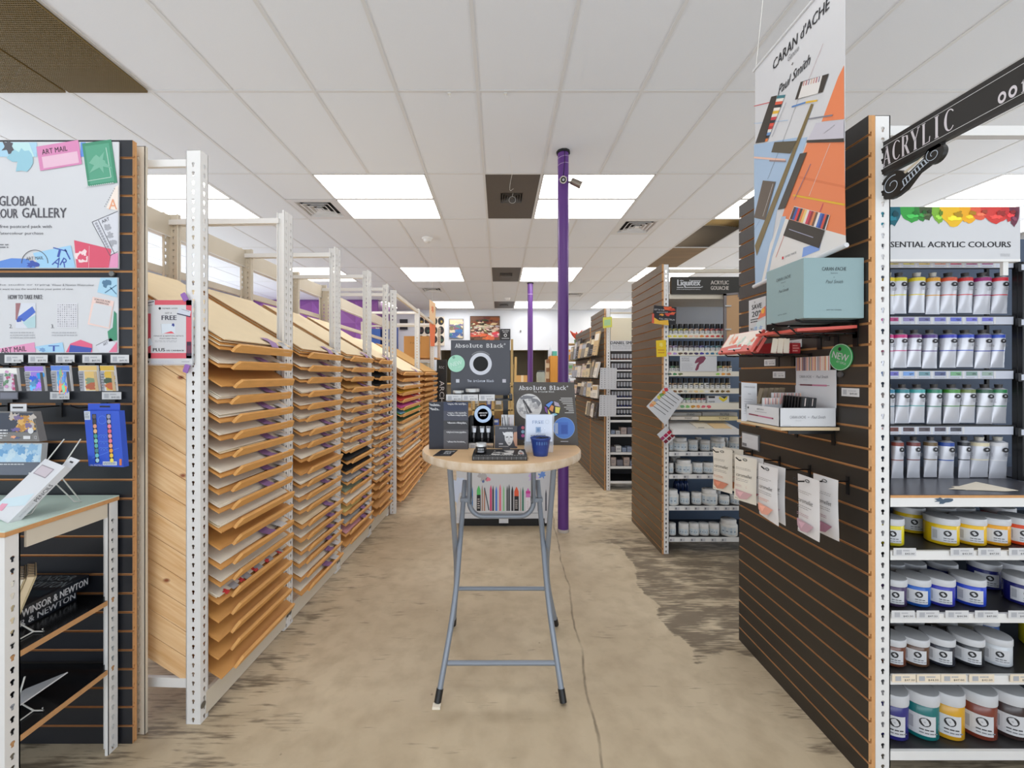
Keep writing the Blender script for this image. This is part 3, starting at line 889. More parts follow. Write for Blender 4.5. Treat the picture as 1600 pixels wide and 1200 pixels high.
# ------------------------------------------------------------------ perforated posts
def hole_strip(b, O, a, h, width, n, pitch, m, nh=None, thick=.002):
    """a strip along +Z from O, width along unit vector a, with n keyholes; nh = direction of the inner skin"""
    O, a = Vector(O), Vector(a)
    up = Vector((0, 0, 1))
    c = width / 2
    hp = [(0, .0085), (.0036, .0085), (.0036, .017), (.0066, .021), (.0056, .026), (0, .0285)]
    for off in ((0,) if nh is None else (0, 1)):
        sh = Vector(nh) * thick * off if nh is not None else Vector((0, 0, 0))
        vs, fs = [], []
        for k in range(n):
            z0 = k * pitch
            for s in (-1, 1):
                e = 0 if s < 0 else width
                loop = [(e, 0), (c, 0)] + [(c + s * x, z) for x, z in hp] + [(c, pitch), (e, pitch)]
                i0 = len(vs)
                for u, z in loop:
                    vs.append(O + sh + a * u + up * (z0 + z))
                fs.append(tuple(range(i0, i0 + len(loop))))
        rest = h - n * pitch
        if rest > 1e-4:
            i0 = len(vs)
            z0 = n * pitch
            for u, z in ((0, z0), (width, z0), (width, h), (0, h)):
                vs.append(O + sh + a * u + up * z)
            fs.append((i0, i0 + 1, i0 + 2, i0 + 3))
        b.add(vs, fs, m)
    return b
def post(b, x, y, sx, sy, h, m, wf=.063, ws=.044, pitch=.0387):
    """angle post with its outer corner at (x, y); the front flange runs towards sx, the side flange towards sy"""
    n = int((h - .02) / pitch)
    hole_strip(b, (x, y, 0), (sx, 0, 0), h, wf, n, pitch, m, (0, sy, 0))
    hole_strip(b, (x, y, 0), (0, sy, 0), h, ws, n, pitch, m, (sx, 0, 0))
    b.box(min(x, x + sx * wf), max(x, x + sx * wf), min(y, y + sy * .003), max(y, y + sy * .003), h - .002, h, m)
    b.box(min(x + sx * wf, x + sx * (wf - .004)), max(x + sx * wf, x + sx * (wf - .004)), min(y, y + sy * .012), max(y, y + sy * .012), 0, h, m)
    b.box(min(x, x + sx * .012), max(x, x + sx * .012), min(y + sy * ws, y + sy * (ws - .004)), max(y + sy * ws, y + sy * (ws - .004)), 0, h, m)
    return b

# ------------------------------------------------------------------ low table at the left, in front of the slat wall
M_mint = mat('mint_laminate', (206, 226, 214), 0.35)
TXR = -1.525
t = thing('display_shelf_table', 'low white shelf table with a mint green top and black shelves', 'table', (-2.1, 1.41, 0))
MB().box(-2.70, TXR + .004, 1.225, 1.594, .985, 1.0, M_mdf).box(-2.70, TXR + .004, 1.225, 1.594, 1.0, 1.004, M_mint).build('table_top', t)
b = MB().box(-2.66, TXR - .042, 1.232, 1.24, .93, .984, M_beige)
b.box(TXR - .008, TXR, 1.285, 1.55, .93, .984, M_beige)
b.build('rim', t)
for x, sx in ((TXR, -1), (-2.69, 1)):
    for y, sy, nm in ((1.228, 1, 0), (1.592, -1, 1)):
        b = MB(); post(b, x, y, sx, sy, .985, M_white, .045, .04); b.build('leg', t)
for z in (.605, .335):
    b = MB().box(-2.65, TXR - .004, 1.232, 1.588, z - .018, z, mat('black_shelf_laminate', (18, 18, 20), .22))
    b.box(TXR - .004, TXR - .001, 1.232, 1.588, z - .018, z, M_mdf2)
    b.build('shelf', t)
MB().box(-2.65, TXR - .05, 1.575, 1.59, .93, .984, mat('pale_blue_strip', (150, 190, 222), .4)).build('back_rail', t)
# white carton on a wire easel
t = thing('wire_easel', 'white wire easel on the mint green table top', 'easel', (-1.66, 1.42, 1.004))
b = MB()
for dx in (0, .09):
    b.tube([(-1.70 + dx, 1.33, 1.035), (-1.70 + dx, 1.325, 1.007), (-1.70 + dx, 1.37, 1.008), (-1.66 + dx * .7, 1.52, 1.24)], .0022, M_wirew, 6)
b.tube([(-1.63, 1.43, 1.13), (-1.60, 1.50, 1.008), (-1.575, 1.50, 1.008), (-1.60, 1.45, 1.12)], .0022, M_wirew, 6)
b.tube([(-1.70, 1.44, 1.13), (-1.61, 1.44, 1.13)], .0022, M_wirew, 6)
b.build('wire_frame', t)
Mt = Matrix.Translation((-1.655, 1.315, 1.012)) @ Matrix.Rotation(R(-14), 4, 'Z') @ Matrix.Rotation(R(-38), 4, 'X') @ Matrix.Rotation(R(10), 4, 'Y')
b = MB(Mt).box(-.065, .065, -.001, .022, 0, .205, M_card)
b.M = Mt @ Matrix(((1, 0, 0, 0), (0, 0, -1, -.001), (0, 1, 0, 0), (0, 0, 0, 1)))
b.rect(-.05, .15, .03, .185, col(150, 140, 146), .0005).rect(-.046, .153, .026, .182, col(196, 184, 190), .0008)
b.poly([(-.062, .05), (.03, .09), (.05, .1), (.062, .06), (-.062, .02)], col(196, 214, 220), .0005).rrect(-.03, .03, .03, .024, .2, col(220, 150, 170), .0008)
b.M = Mt @ Matrix(((0, 0, 1, .065), (1, 0, 0, 0), (0, 1, 0, 0), (0, 0, 0, 1)))
b.rtext('PENCILS', .011, .11, .06, .012, R(90), col(60, 60, 66), .0006).rtext('WATERCOLOUR', .011, .05, .05, .006, R(90), M_lgrey, .0006)
b.M = Mt @ Matrix(((1, 0, 0, 0), (0, 0, -1, .02), (0, 1, 0, 0), (0, 0, 0, 1)))
b.box(.005, .065, .205, .24, -.001, .0, M_card).rect(.025, .222, .045, .228, M_blk, .0006)
tag(b.build('pencil_carton'), 'white pencil carton with a clear window leaning on the table easel', 'carton')
# two flat boxes on the upper black shelf
M_book = mat('black_gloss_box', (22, 27, 36), .3)
def flat_box(x0, x1, y0, y1, z0, z1, lab, top):
    b = MB().box(x0, x1, y0, y1, z0, z1, M_book)
    b.M = Matrix(((0, 0, 1, x1), (1, 0, 0, y0), (0, 1, 0, z0), (0, 0, 0, 1)))
    b.text('WINSOR & NEWTON', .006, (z1 - z0) * .2, (y1 - y0) - .006, (z1 - z0) * .78, M_card, .0006, bold=.0006)
    if top:
        b.M = Matrix(((1, 0, 0, x0), (0, 1, 0, y0), (0, 0, 1, z1), (0, 0, 0, 1)))
        w = x1 - x0; d = y1 - y0
        b.text('WINSOR', w * .25, d * .80, w * .9, d * .96, col(150, 164, 170), .0006).text('& NEWTON', w * .25, d * .58, w * .98, d * .76, col(150, 164, 170), .0006)
        b.rect(w * .1, d * .3, w * .95, d * .5, col(30, 46, 58), .0006).text('24 SET', w * .55, d * .16, w * .85, d * .22, col(150, 164, 170), .0006)
        b.rect(w * .6, .004, w * .72, .02, col(150, 170, 150), .0006)
    return tag(b.build('paint_set_box'), lab, 'box', 'black paint set boxes')
flat_box(-1.93, -1.655, 1.27, 1.56, .606, .645, 'lower black paint set box lying on the upper black shelf of the table', False)
flat_box(-1.90, -1.632, 1.355, 1.585, .646, .690, 'upper black paint set box lying on top of another on the shelf', True)
# sketch books on a little wire stand
for i in range(2):
    x = -.022 + i * .024
    b = MB(Matrix.Translation((-1.605, 1.315, 0)) @ Matrix.Rotation(R(49.5), 4, 'Z'))
    b.prism([(x - .026, .640), (x - .008, .634), (x + .044, .80), (x + .028, .805)], 0, .15, M_paperC if i else M_paperW, 'y')
    b.prism([(x - .008, .634), (x - .004, .633), (x + .049, .801), (x + .045, .802)], -.002, .152, mat('tan_cover', (196, 178, 140), .7), 'y')
    for q in range(8):
        cz, cxx, yy = .803, x + .034, .01 + q * .018
        b.tube([(cxx - .012, yy, cz - .004), (cxx - .004, yy, cz + .010), (cxx + .010, yy, cz + .006), (cxx + .013, yy, cz - .006)], .0011, M_blk, 5)
    tag(b.build('sketchbook'), ('spiral sketchbook leaning on the wire stand, behind the other', 'spiral sketchbook leaning in front on the wire stand by the table leg')[i], 'sketchbook', 'spiral sketchbooks')
def small_stand(z, x, y, lab):
    b = MB()
    for dy in (0, .09):
        b.tube([(x - .03, y + dy, z + .12), (x - .055, y + dy, z + .035), (x + .0, y + dy, z + .004), (x + .035, y + dy, z + .004), (x + .03, y + dy, z + .014)], .0025, M_wirew, 6)
    b.tube([(x + .0, y, z + .004), (x + .0, y + .09, z + .004)], .0025, M_wirew, 6)
    tag(b.build('wire_stand'), lab, 'wire stand', 'white wire book stands')
small_stand(.605, -1.59, 1.27, 'white wire stand under the sketchbooks on the upper black shelf')
small_stand(.335, -1.59, 1.27, 'white wire stand on the lower black shelf')
b = MB(Matrix.Translation((-1.64, 1.33, .372)) @ Matrix.Rotation(R(-22), 4, 'Y')).box(-.09, .075, -.06, .12, 0, .004, M_card)
b.rect(-.06, -.03, .05, -.01, M_lgrey, .0046)
tag(b.build('leaflet'), 'white leaflet tilted on the lower black shelf stand', 'leaflet')

# ------------------------------------------------------------------ paper racks
RUNX0, RUNY0, RUNROT = -1.269, 1.691, -0.0375
ANG = R(30.5)
CA, SA = math.cos(ANG), math.sin(ANG)
M_pap = {
    'w': ('white', M_paperW), 'c': ('cream', M_paperC), 'k': ('black', mat('black_paper', (24, 24, 26), .8)),
    'g': ('grey', mat('grey_paper', (176, 174, 172), .8)), 's': ('sage green', mat('sage_paper', (150, 164, 140), .8)),
    'y': ('pale yellow', mat('pale_yellow_paper', (232, 214, 140), .8)), 'p': ('dusty pink', mat('pink_paper', (206, 150, 158), .8)),
    'Y': ('golden yellow', mat('golden_paper', (238, 186, 50), .8)), 'r': ('red', mat('red_paper', (214, 66, 52), .8)),
    'm': ('magenta', mat('magenta_paper', (190, 70, 140), .8)), 'G': ('green', mat('green_paper', (84, 168, 84), .8)),
    'D': ('dark green', mat('dark_green_paper', (70, 96, 66), .8)), 'o': ('tan', mat('tan_paper', (206, 160, 92), .8)),
    'b': ('white printed', M_paperW)}
M_pt = mat('purple_sticker', (158, 120, 170), .5)
def rack(idx, loc, rot, L, shelf_x, z0, dz, n, code, lab, word, Ht, endpanel=False, depth=.73, rail=True, topbeams=False):
    t = thing('paper_rack', lab, 'paper rack', (0, 0, 0), 'slanted paper racks')
    Mr = Matrix.Translation(loc) @ Matrix.Rotation(rot, 4, 'Z')
    for y, sy in ((0, 1), (L, -1)):
        for x, sx in ((0, -1), (-depth, 1)):
            b = MB(); post(b, x, y, sx, sy, Ht, M_white if (x == 0) else M_beige); b.build('post', t)
        ya, yb = (y + .002, y + .02) if sy > 0 else (y - .02, y - .002)
        for za, zb in ((Ht - .065, Ht - .035), (.15, .19)):
            if not (zb < 1 and idx != 0):
                MB().box(-depth + .004, -.05, ya + .003, yb, za, zb, M_white).build('cross_bar', t)
    if rail:
        b = MB().box(-.016, .002, .03, L - .03, .02, .115, M_beige)
        for y in (.012, L - .012):
            b.frame((.002, y, .075), (0, 1, 0), (0, 0, 1)).disc(0, 0, .014, M_galv, .0015, 16).world()
        b.build('bottom_rail', t)
    b = MB().box(-depth - .03, -depth + .015, .002, L - .002, Ht - .13, Ht - .01, M_beige).box(-depth - .03, -depth + .015, .002, L - .002, Ht - .135, Ht - .13, M_white)
    b.build('back_beam', t)
    b = MB().box(-depth - .02, -depth + .005, .002, L - .002, Ht - .36, Ht - .32, M_beige)
    b.build('back_rail', t)
    if topbeams:
        MB().box(-.03, -.004, .004, L - .004, Ht - .06, Ht - .02, M_beige).build('top_beam', t)
    rg = random.Random(idx * 7 + 3)
    shelves = []
    for k in range(n):
        z = z0 + (n - 1 - k) * dz
        # shelf frame: s runs back and up from the front edge, y along the rack, h normal to the board
        Ms = Matrix(((-CA, 0, SA, shelf_x), (0, 1, 0, 0), (SA, 0, CA, z), (0, 0, 0, 1)))
        jy = rg.uniform(-.008, .008)
        js = rg.uniform(-.006, .010)
        ln = .86 if depth > .7 else .80
        b = MB(Ms).box(js, ln, .062 + jy * .5, L - .03 + jy * .5, -.006, 0, M_board)
        sh = b.build('shelf', t)
        b = MB(Ms)
        l0, l1 = .135 + jy, L - .06 + jy
        b.prism([(l0, -.008), (l1 + .012, -.008), (l1 - .004, .032), (l0 + .03, .032), (l0 + .008, .012)], -.014 + js, js, M_lip, 'x')
        lip = b.build('lip', sh)
        BASE[lip.name] = BASE[t.name]
        shelves.append((sh, Ms, js))
    stacks = []
    for k, ch in enumerate(code):
        if ch in '. ':
            continue
        sh, Ms, js = shelves[k]
        nm, m = M_pap[ch]
        top = (k == 0)
        b = MB(Ms)
        h = .0015
        nl = (5 if top else rg.choice((2, 2, 3, 3, 4)))
        ln = .80 if top else rg.uniform(.58, .76)
        for q in range(nl):
            th = rg.uniform(.002, .004) if not top else .0045
            a = .014 + js + rg.uniform(0, .02)
            y0 = .075 + rg.uniform(-.006, .01); y1 = L - .055 + rg.uniform(-.012, .006)
            mm = m if q > 0 or rg.random() > .3 else (M_paperC if ch in 'wb' else m)
            if top and q in (1, 3): mm = M_board
            if ch == 'r' and q == 0: mm = M_pap['r'][1]
            sag = rg.uniform(0, .006)
            # a sheet with slightly lifting edge
            vs, fs = [], []
            N = 6
            for i in range(N + 1):
                u = i / N
                s_ = a + (ln - a) * u
                lift = sag * (1 - u) ** 3
                for yy in (y0, y1):
                    for hh in (0, th):
                        vs.append((s_, yy, h + hh + lift))
            for i in range(N):
                o = i * 4
                fs += [(o, o + 4, o + 6, o + 2), (o + 1, o + 3, o + 7, o + 5), (o, o + 1, o + 5, o + 4), (o + 2, o + 6, o + 7, o + 3)]
            fs += [(0, 2, 3, 1), (N * 4, N * 4 + 1, N * 4 + 3, N * 4 + 2)]
            b.add(vs, fs, mm)
            h += th + .0006 + (.002 if top else 0)
        if ch == 'b':
            b.M = Ms @ Matrix.Translation((0, 0, h + sag + .001))
            for q in range(5):
                b.blob(.03, .12 + q * .1, .014, col(214, 60, 60), .0005, q, .5)
                b.rect(.016, .15 + q * .09, .05, .19 + q * .09, M_lgrey, .0004)
        if ch == 'G':
            b.M = Ms
            b.box(.02, ln, .08, .3, h + .006, h + .008, mat('sky_blue_paper', (120, 170, 204), .8))
            h += .008
        stacks.append((b, k, nm, h))
        # ticket sleeves hang over the lip
        if ch in 'wcgypoYs' and rg.random() < .86 or ch in 'mr':
            b2 = MB(Ms)
            yv = L * .60 + rg.uniform(-.03, .03)
            hh = max(h + .007, .012)
            b2.add([(js - .002, yv, .034), (js - .002, yv + .062, .034), (.030, yv + .062, hh + .004), (.030, yv, hh + .004), (.085, yv + .062, hh + .001), (.085, yv, hh + .001)], [(0, 1, 2, 3), (3, 2, 4, 5)], M_pt)
            b2.add([(js - .0145, yv + .10, .018), (js - .0145, yv + .16, .018), (js - .002, yv + .16, .0345), (js - .002, yv + .10, .0345), (.05, yv + .16, hh + .004), (.05, yv + .10, hh + .004)], [(0, 1, 2, 3), (3, 2, 4, 5)], M_tag)
            for q in range(4):
                b2.add([(.012 + q * .010, yv + .105, hh + .0048), (.012 + q * .010, yv + .145, hh + .0048), (.016 + q * .010, yv + .145, hh + .0048), (.016 + q * .010, yv + .105, hh + .0048)], [(0, 1, 2, 3)], M_grey)
            lb = b2.build('ticket_sleeve', sh)
    if endpanel:
        b = MB(Mr @ Matrix.Identity(4))
        b.M = Matrix.Identity(4)
        # diagonal pine boards between the two end posts, cut to the slope of the shelves
        xa, xb = -depth + .02, -.058
        k = 0
        zb = z0 - .040
        while k < 18:
            za = zb + k * .1075
            tn = SA / CA
            def zz(x): return za + (shelf_x - x) * tn * 1.0
            pts = [(xa, zz(xa)), (xb, zz(xb)), (xb, zz(xb) + .1045), (xa, zz(xa) + .1045)]
            if zz(xb) + .1 > z0 + (n - 1) * dz + .06: break
            b.prism(pts, .006, .024, M_pine, 'y')
            k += 1
        b.box(xa, xb, .0245, .026, z0 + .2, z0 + (n - 1) * dz, M_dark)
        b.build('end_panel', t)
    t.matrix_world = Mr
    for b, k, nm, h in stacks:
        b2 = MB(); b2.v = [Mr @ p for p in b.v]; b2.f, b2.mi, b2.sm, b2.mats = b.f, b.mi, b.sm, b.mats
        where = 'top shelf' if k == 0 else '%s shelf down' % ORD[k]
        tag(b2.build('paper_stack'), '%s paper stack on the %s of the %s paper rack' % (nm, where, word), 'paper', 'paper sheets in the %s rack' % word)
    return t
def runloc(d):
    return (RUNX0 - math.sin(RUNROT) * d, RUNY0 + math.cos(RUNROT) * d, 0)
PITCH = .663
codes = ['cw.wwwwwwww.wwb....', 'cwwwwwwww.wwwcwwwww', 'cwwowwwwwwkkgswygp.', 'cwkkwwwwwwwwwww....']
words_ = ['nearest', 'second', 'third', 'fourth']
labs = ['nearest slanted paper rack, with the diagonal pine end panel', 'second slanted paper rack along the aisle, filled with white paper',
        'third slanted paper rack along the aisle, with black and pastel papers', 'fourth slanted paper rack, just before the taller white post']
for i in range(4):
    rack(i, runloc(i * PITCH), RUNROT, (PITCH - .003) if i < 3 else .548, .042, .150, .0806, 19, codes[i], labs[i], words_[i], 2.44, endpanel=(i == 0))
rack(4, (-1.105, 4.245, 0), 0, 1.262, .045, .106, .0769, 19, 'c.wYrmGDcwwww......', 'fifth paper rack, with red, magenta and green papers', 'fifth', 2.39, rail=False, topbeams=True, depth=.75)
rack(5, (-1.105, 5.512, 0), 0, 1.262, .045, .106, .0769, 19, 'o.....oo.oo........', 'farthest paper rack along the aisle, mostly empty boards', 'farthest', 2.39, rail=False, topbeams=True, depth=.75)

# white post behind the slat wall edge, part of its frame, and the offer sign hung in front of the end panel
b = MB(); post(b, -1.518, 1.645, 1, 1, 2.43, M_beige, .056, .04)
tag(b.build('slatwall_post'), 'beige slotted post standing directly behind the black slatwall edge', 'post')
t = thing('offer_sign', 'red and white offer sign reading GET A FREE, clipped to the rack posts', 'sign', (X(263, 1.678), 1.678, Z(570, 1.678)))
b = pxframe(MB(), 1.678)
b.box(226.5, 302, 468.5, 571, -.0025, -.0012, mat('clear_acrylic', (236, 238, 240), .1, alpha=.35))
b.box(227, 300.5, 469, 569, -.0010, 0, M_card)
n = .0006
redp = col(216, 92, 106)
b.rect(242, 477, 299.5, 469, redp, n).rect(227.5, 560, 236, 490, redp, n).rect(291, 560, 299.5, 469, redp, n).rect(227.5, 560, 299.5, 551.5, redp, n)
b.rect(236, 551.5, 291, 476.5, M_card, n + .0003)
b.rect(228, 478, 241, 470, col(206, 204, 210), n + .0002).line([(229, 474), (241, 471)], 1.2, M_ink, n + .0004).text('ARTIST', 231, 478, 239, 476, M_ink, n + .0005)
b.disc(250, 482, 2, M_ink, n + .0005, 14).text('MEMBER OFFER', 253.5, 483, 278, 481, M_ink, n + .0005).text('GET A', 258, 490.5, 269, 488, M_ink, n + .0005)
b.text('FREE', 253, 500, 276, 493, col(60, 58, 72), n + .0005, bold=.35)
b.rect(252, 521, 274, 506, col(214, 222, 230), n + .0004).poly([(256, 521), (268, 517.5), (273, 521)], col(226, 90, 100), n + .0006).blob(271, 508, 2.4, col(60, 70, 140), n + .0006, 3, .4).line([(252, 506), (253, 521)], .6, M_lgrey, n + .0005)
b.text('WINSOR & NEWTON ARTISTS', 240, 526, 287, 524, M_ink, n + .0005).text('POSTCARD PACK', 250, 530, 277, 528, M_ink, n + .0005)
b.lines(242, 535, 287, 531.5, 2, M_lgrey, n + .0005, 6)
b.text('PLUS', 239.5, 549, 258, 544, M_ink, n + .0005, bold=.3).text('10% CASHBACK', 260, 549, 288, 546.6, M_ink, n + .0005, bold=.1)
b.poly([(281, 481), (299, 486), (297, 494), (277, 490)], col(206, 210, 220), n + .0006).line([(277, 490), (298, 495)], 1.6, col(40, 40, 70), n + .0008).line([(284, 483), (296, 487)], .6, M_grey, n + .0008)
b.poly([(228, 531), (235, 528), (239, 538), (228, 544)], col(214, 224, 234), n + .0006).rect(292, 556, 299, 534, col(62, 44, 62), n + .0006).rect(293, 552, 298.5, 540, col(110, 52, 76), n + .0008)
b.disc(231, 565.5, 2.2, M_ink, n, 14).lines(236, 568, 276, 563, 2, col(196, 198, 212), n, 8).lines(284, 567, 297, 563.5, 1, M_lgrey, n, 3)
b.build('sheet', t)
for cx_, cy_, an in ((288, 464, -.5), (226, 492, 0), (226, 529, 0), (291, 576, .35)):
    b = pxframe(MB(), 1.676)
    b.rrect(cx_, cy_, 8 if an else 5, 10 if an else 6, an, mat('purple_clip', (152, 104, 176), .4), .001)
    ca, sa = math.cos(an), math.sin(an)
    w, h = (7, 13) if an else (6, 7)
    b.prism([(cx_ + a * ca - c_ * sa, cy_ + a * sa + c_ * ca) for a, c_ in ((-w / 2, -h / 2), (w / 2, -h / 2), (w / 2, h / 2), (-w / 2, h / 2))], -.004, .0005, mat('purple_clip', (152, 104, 176), .4))
    b.build('clip', t)
print('part 3 ok')
# ------------------------------------------------------------------ tall round folding table in the middle of the aisle
TZ, TCX, TCY, TR = 1.109, 0.012, 2.07, 0.405
def plywood():
    m = bpy.data.materials.new('bare_plywood_edge')
    m.use_nodes = True
    nt = m.node_tree
    b = nt.nodes['Principled BSDF']; b.inputs['Roughness'].default_value = 0.7
    tc = nt.nodes.new('ShaderNodeTexCoord')
    mp = nt.nodes.new('ShaderNodeMapping'); mp.inputs['Scale'].default_value = (2, 2, 1.2)
    nz = nt.nodes.new('ShaderNodeTexNoise'); nz.inputs['Scale'].default_value = 9; nz.inputs['Detail'].default_value = 6
    cr = nt.nodes.new('ShaderNodeValToRGB')
    cr.color_ramp.elements[0].position = .35; cr.color_ramp.elements[0].color = lin((196, 168, 134))
    cr.color_ramp.elements[1].position = .68; cr.color_ramp.elements[1].color = lin((220, 204, 184))
    L = nt.links.new
    L(tc.outputs['Object'], mp.inputs[0]); L(mp.outputs[0], nz.inputs['Vector']); L(nz.outputs[0], cr.inputs[0]); L(cr.outputs[0], b.inputs['Base Color'])
    return m
M_ply = mat('birch_table_top', (226, 188, 142), 0.45, var=0.1, scale=3, stretch=(1, 7, 1))
M_plye = plywood()
t = thing('folding_table', 'tall round folding table with a plywood top and grey blue tube legs', 'table', (TCX, TCY, 0))
b = MB()
b.lathe([(TR - .012, -.041), (TR - .002, -.036), (TR, -.03), (TR, -.006), (TR - .004, 0)], (TCX, TCY, TZ), M_plye, 72, False)
b.lathe([(TR - .004, 0), (.0001, 0)], (TCX, TCY, TZ), M_ply, 72, False)
b.lathe([(.0001, -.041), (TR - .012, -.041)], (TCX, TCY, TZ), M_plye, 72, False)
b.build('table_top', t)
MB().disc(TCX + .115, 1.80, .006, mat('knot', (96, 66, 40), .6), TZ + .0006, 10).build('knot', t)
rt = .0135
def smooth(pts, k=3):
    for _ in range(k):
        q = [pts[0]]
        for a, c in zip(pts[:-1], pts[1:]):
            q += [tuple(a[i] * .75 + c[i] * .25 for i in range(3)), tuple(a[i] * .25 + c[i] * .75 for i in range(3))]
        q.append(pts[-1])
        pts = q
    return pts
for sx in (-1, 1):
    fA = [(TCX + sx * .242, 1.85, TZ - .05), (TCX + sx * .236, 1.99, .70), (TCX + sx * .245, 2.20, .37), (TCX + sx * .30 + .02, 2.345, .03)]
    lg = MB().tube(smooth(fA), rt, M_steelblue, 12).build('leg', t)
    e = Vector(fA[-1]); d = (e - Vector(fA[-2])).normalized()
    MB().tube([e - d * .03, e + d * .022], rt + .0025, M_blk, 12).build('foot_cap', lg)
    fB = [(TCX + sx * .200, 2.19, .905), (TCX + sx * .214, 2.05, .62), (TCX + sx * .226, 1.935, .375), (TCX + sx * .280 - .006, 1.802, .03)]
    lg = MB().tube(smooth(fB), rt, M_steelblue, 12).build('leg', t)
    e = Vector(fB[-1]); d = (e - Vector(fB[-2])).normalized()
    MB().tube([e - d * .03, e + d * .022], rt + .0025, M_blk, 12).build('foot_cap', lg)
    MB().box(TCX + sx * .19 - .032, TCX + sx * .19 + .032, 2.13, 2.175, .80, .826, M_steelblue, .004).build('bracket', t)
MB().tube([(TCX - .252, 1.852, .145), (TCX + .247, 1.852, .145)], .011, M_steelblue, 10).build('stretcher', t)
MB().tube([(TCX - .25, 2.235, .285), (TCX + .27, 2.235, .285)], .011, M_steelblue, 10).build('stretcher', t)
U = [(TCX - .172, 2.14, TZ - .04), (TCX - .172, 2.14, .80)]
for q in range(9):
    an = q / 8 * math.pi / 2
    U.append((TCX - .172 + .075 * (1 - math.cos(an)), 2.14, .80 - .075 * math.sin(an)))
U2 = [(2 * TCX - p[0], p[1], p[2]) for p in reversed(U)]
MB().tube(U + U2, rt, M_steelblue, 12).build('brace', t)
MB().box(TCX - .26, TCX + .26, 1.83, 1.87, TZ - .052, TZ - .041, M_steelblue).box(TCX - .26, TCX + .26, 2.12, 2.16, TZ - .052, TZ - .041, M_steelblue).build('mounting_rail', t)
tag(MB().box(-.297, -.262, 1.765, 1.79, .0, .012, M_paperW).build('paper_wad'), 'folded white paper wedged at the front foot of the round table', 'paper')

# ------------------------------------------------------------------ what stands on the table
M_char = mat('charcoal_board', (72, 73, 80), .55)
M_char2 = mat('warm_charcoal_board', (74, 69, 64), .55)
M_navy = mat('near_black_print', (24, 27, 42), .5)
def ptype(b, s, u0, v0, u1, v1, m, n, bold=0):
    """typewriter lettering: letters on a fixed pitch, with short slab feet"""
    pitch = (u1 - u0) / len(s)
    h = v1 - v0
    for i, ch in enumerate(s):
        if ch == ' ': continue
        w = pitch * (.84 if ch not in 'il' else .30)
        a = u0 + pitch * i + (pitch - w) / 2
        hh = h if (ch.isupper() or ch in 'bltkdfhi') else h * .72
        if ch == 't': hh = h * .86
        b.text(ch, a, v0, a + w, v0 + hh, m, n, bold=bold)
        sw = abs(pitch) * .12
        if ch in 'Abkli':
            if ch in 'li':
                b.rect(a - pitch * .2, v0, a + w + pitch * .2, v0 + h * .09, m, n + .0003).rect(a - pitch * .2, v0 + hh - h * .09, a + w * .6, v0 + hh, m, n + .0003)
            elif ch == 'A':
                b.rect(a - sw, v0, a + w * .32, v0 + h * .09, m, n + .0003).rect(a + w * .68, v0, a + w + sw, v0 + h * .09, m, n + .0003)
            else:
                b.rect(a - sw, v0 + hh - h * .09, a + w * .2, v0 + hh, m, n + .0003)
    return b
YH = 2.20
t = thing('black_paint_display', 'charcoal counter display with a tall header board showing a white ring', 'display stand', (X(750, 2.12), 2.12, TZ))
b = pxframe(MB(), YH)
b.box(704.5, 797, 531.5, 617.5, -.006, 0, M_char)
n = .0006
ptype(b, 'Absolute Black', 711, 543.2, 787, 536.8, M_card, n, .08)
b.ring(788.5, 537.8, .7, 1.2, M_card, n)
b.disc(751, 568.5, 11.8, mat('deep_black_disc', (10, 10, 14), .7), n).ring(751, 568.5, 11.8, 17.4, col(206, 208, 216), n + .0003, 44)
b.ring(751, 568.5, 18.4, 20.2, M_grey, n, 10, math.pi * 1.25, math.pi * 1.75)
ptype(b, "The Artists' Black", 730, 597, 772, 593.2, col(206, 210, 222), n)
b.rect(712.5, 597.8, 717.8, 592.5, col(196, 198, 206), n).rect(785, 597.8, 790.5, 592.5, col(196, 192, 200), n)
b.build('header_board', t)
b = MB().box(X(697, 2.1), X(800, 2.12), 2.07, 2.196, Z(626, 2.07), Z(626, 2.07) + .006, M_blk)
b.box(X(797, 2.12) - .004, X(800, 2.12), 2.07, 2.196, Z(626, 2.07), Z(616, 2.1), M_blk)
b.box(X(706, 2.2), X(712, 2.2), 2.207, 2.22, TZ, Z(560, 2.2), M_blk).box(X(786, 2.2), X(794, 2.2), 2.207, 2.22, TZ, Z(560, 2.2), M_blk)
b.build('ledge', t)
b = pxframe(MB(), 2.068)
for x0, x1, p in ((697, 721.5, '$21.00'), (722, 747, '$26.55'), (748.3, 773, '$34.00')):
    ticket(b, x0, 616.3, x1, 626.3, .002, p, M_tag, int(x0))
b.build('ticket_strip', t)
# colour chart panel: near-black column, then four dark bands with handwritten names
b = pxframe(MB(), 2.012)
b.box(670.3, 731.5, 628, 702.2, -.006, 0, M_navy)
bands = [(628, 642, (44, 52, 78)), (642, 657, (66, 68, 82)), (657, 671.5, (52, 51, 55)), (671.5, 702.2, (84, 82, 86))]
for y0, y1, c_ in bands:
    b.rect(693.2, y1, 731.5, y0, mat('band_%d' % c_[0], c_, .5), .0006)
def hand(s, u0, v0, u1, v1):
    b.text(s, u0, v0, u1, v1, M_card, .0012, slant=1.2, bold=.15)
hand('Absolute', 674, 634.5, 688.5, 630.2); hand('Black', 675.5, 641, 687, 636.8)
for s_, y in (('opus oil acrylic', 631), ('opus oil pastel', 645), ('& rollers supra pencil', 648.5), ('dalbourn calligraphy', 660.5), ('cryla free heavy gouache', 675), ('indian ink drawing', 690)):
    hand(s_, 702 if 'cryla' not in s_ else 700, y + 2.2, 730.5 if 'ink' not in s_ else 728, y - 1.4)
b.build('chart_panel', t)
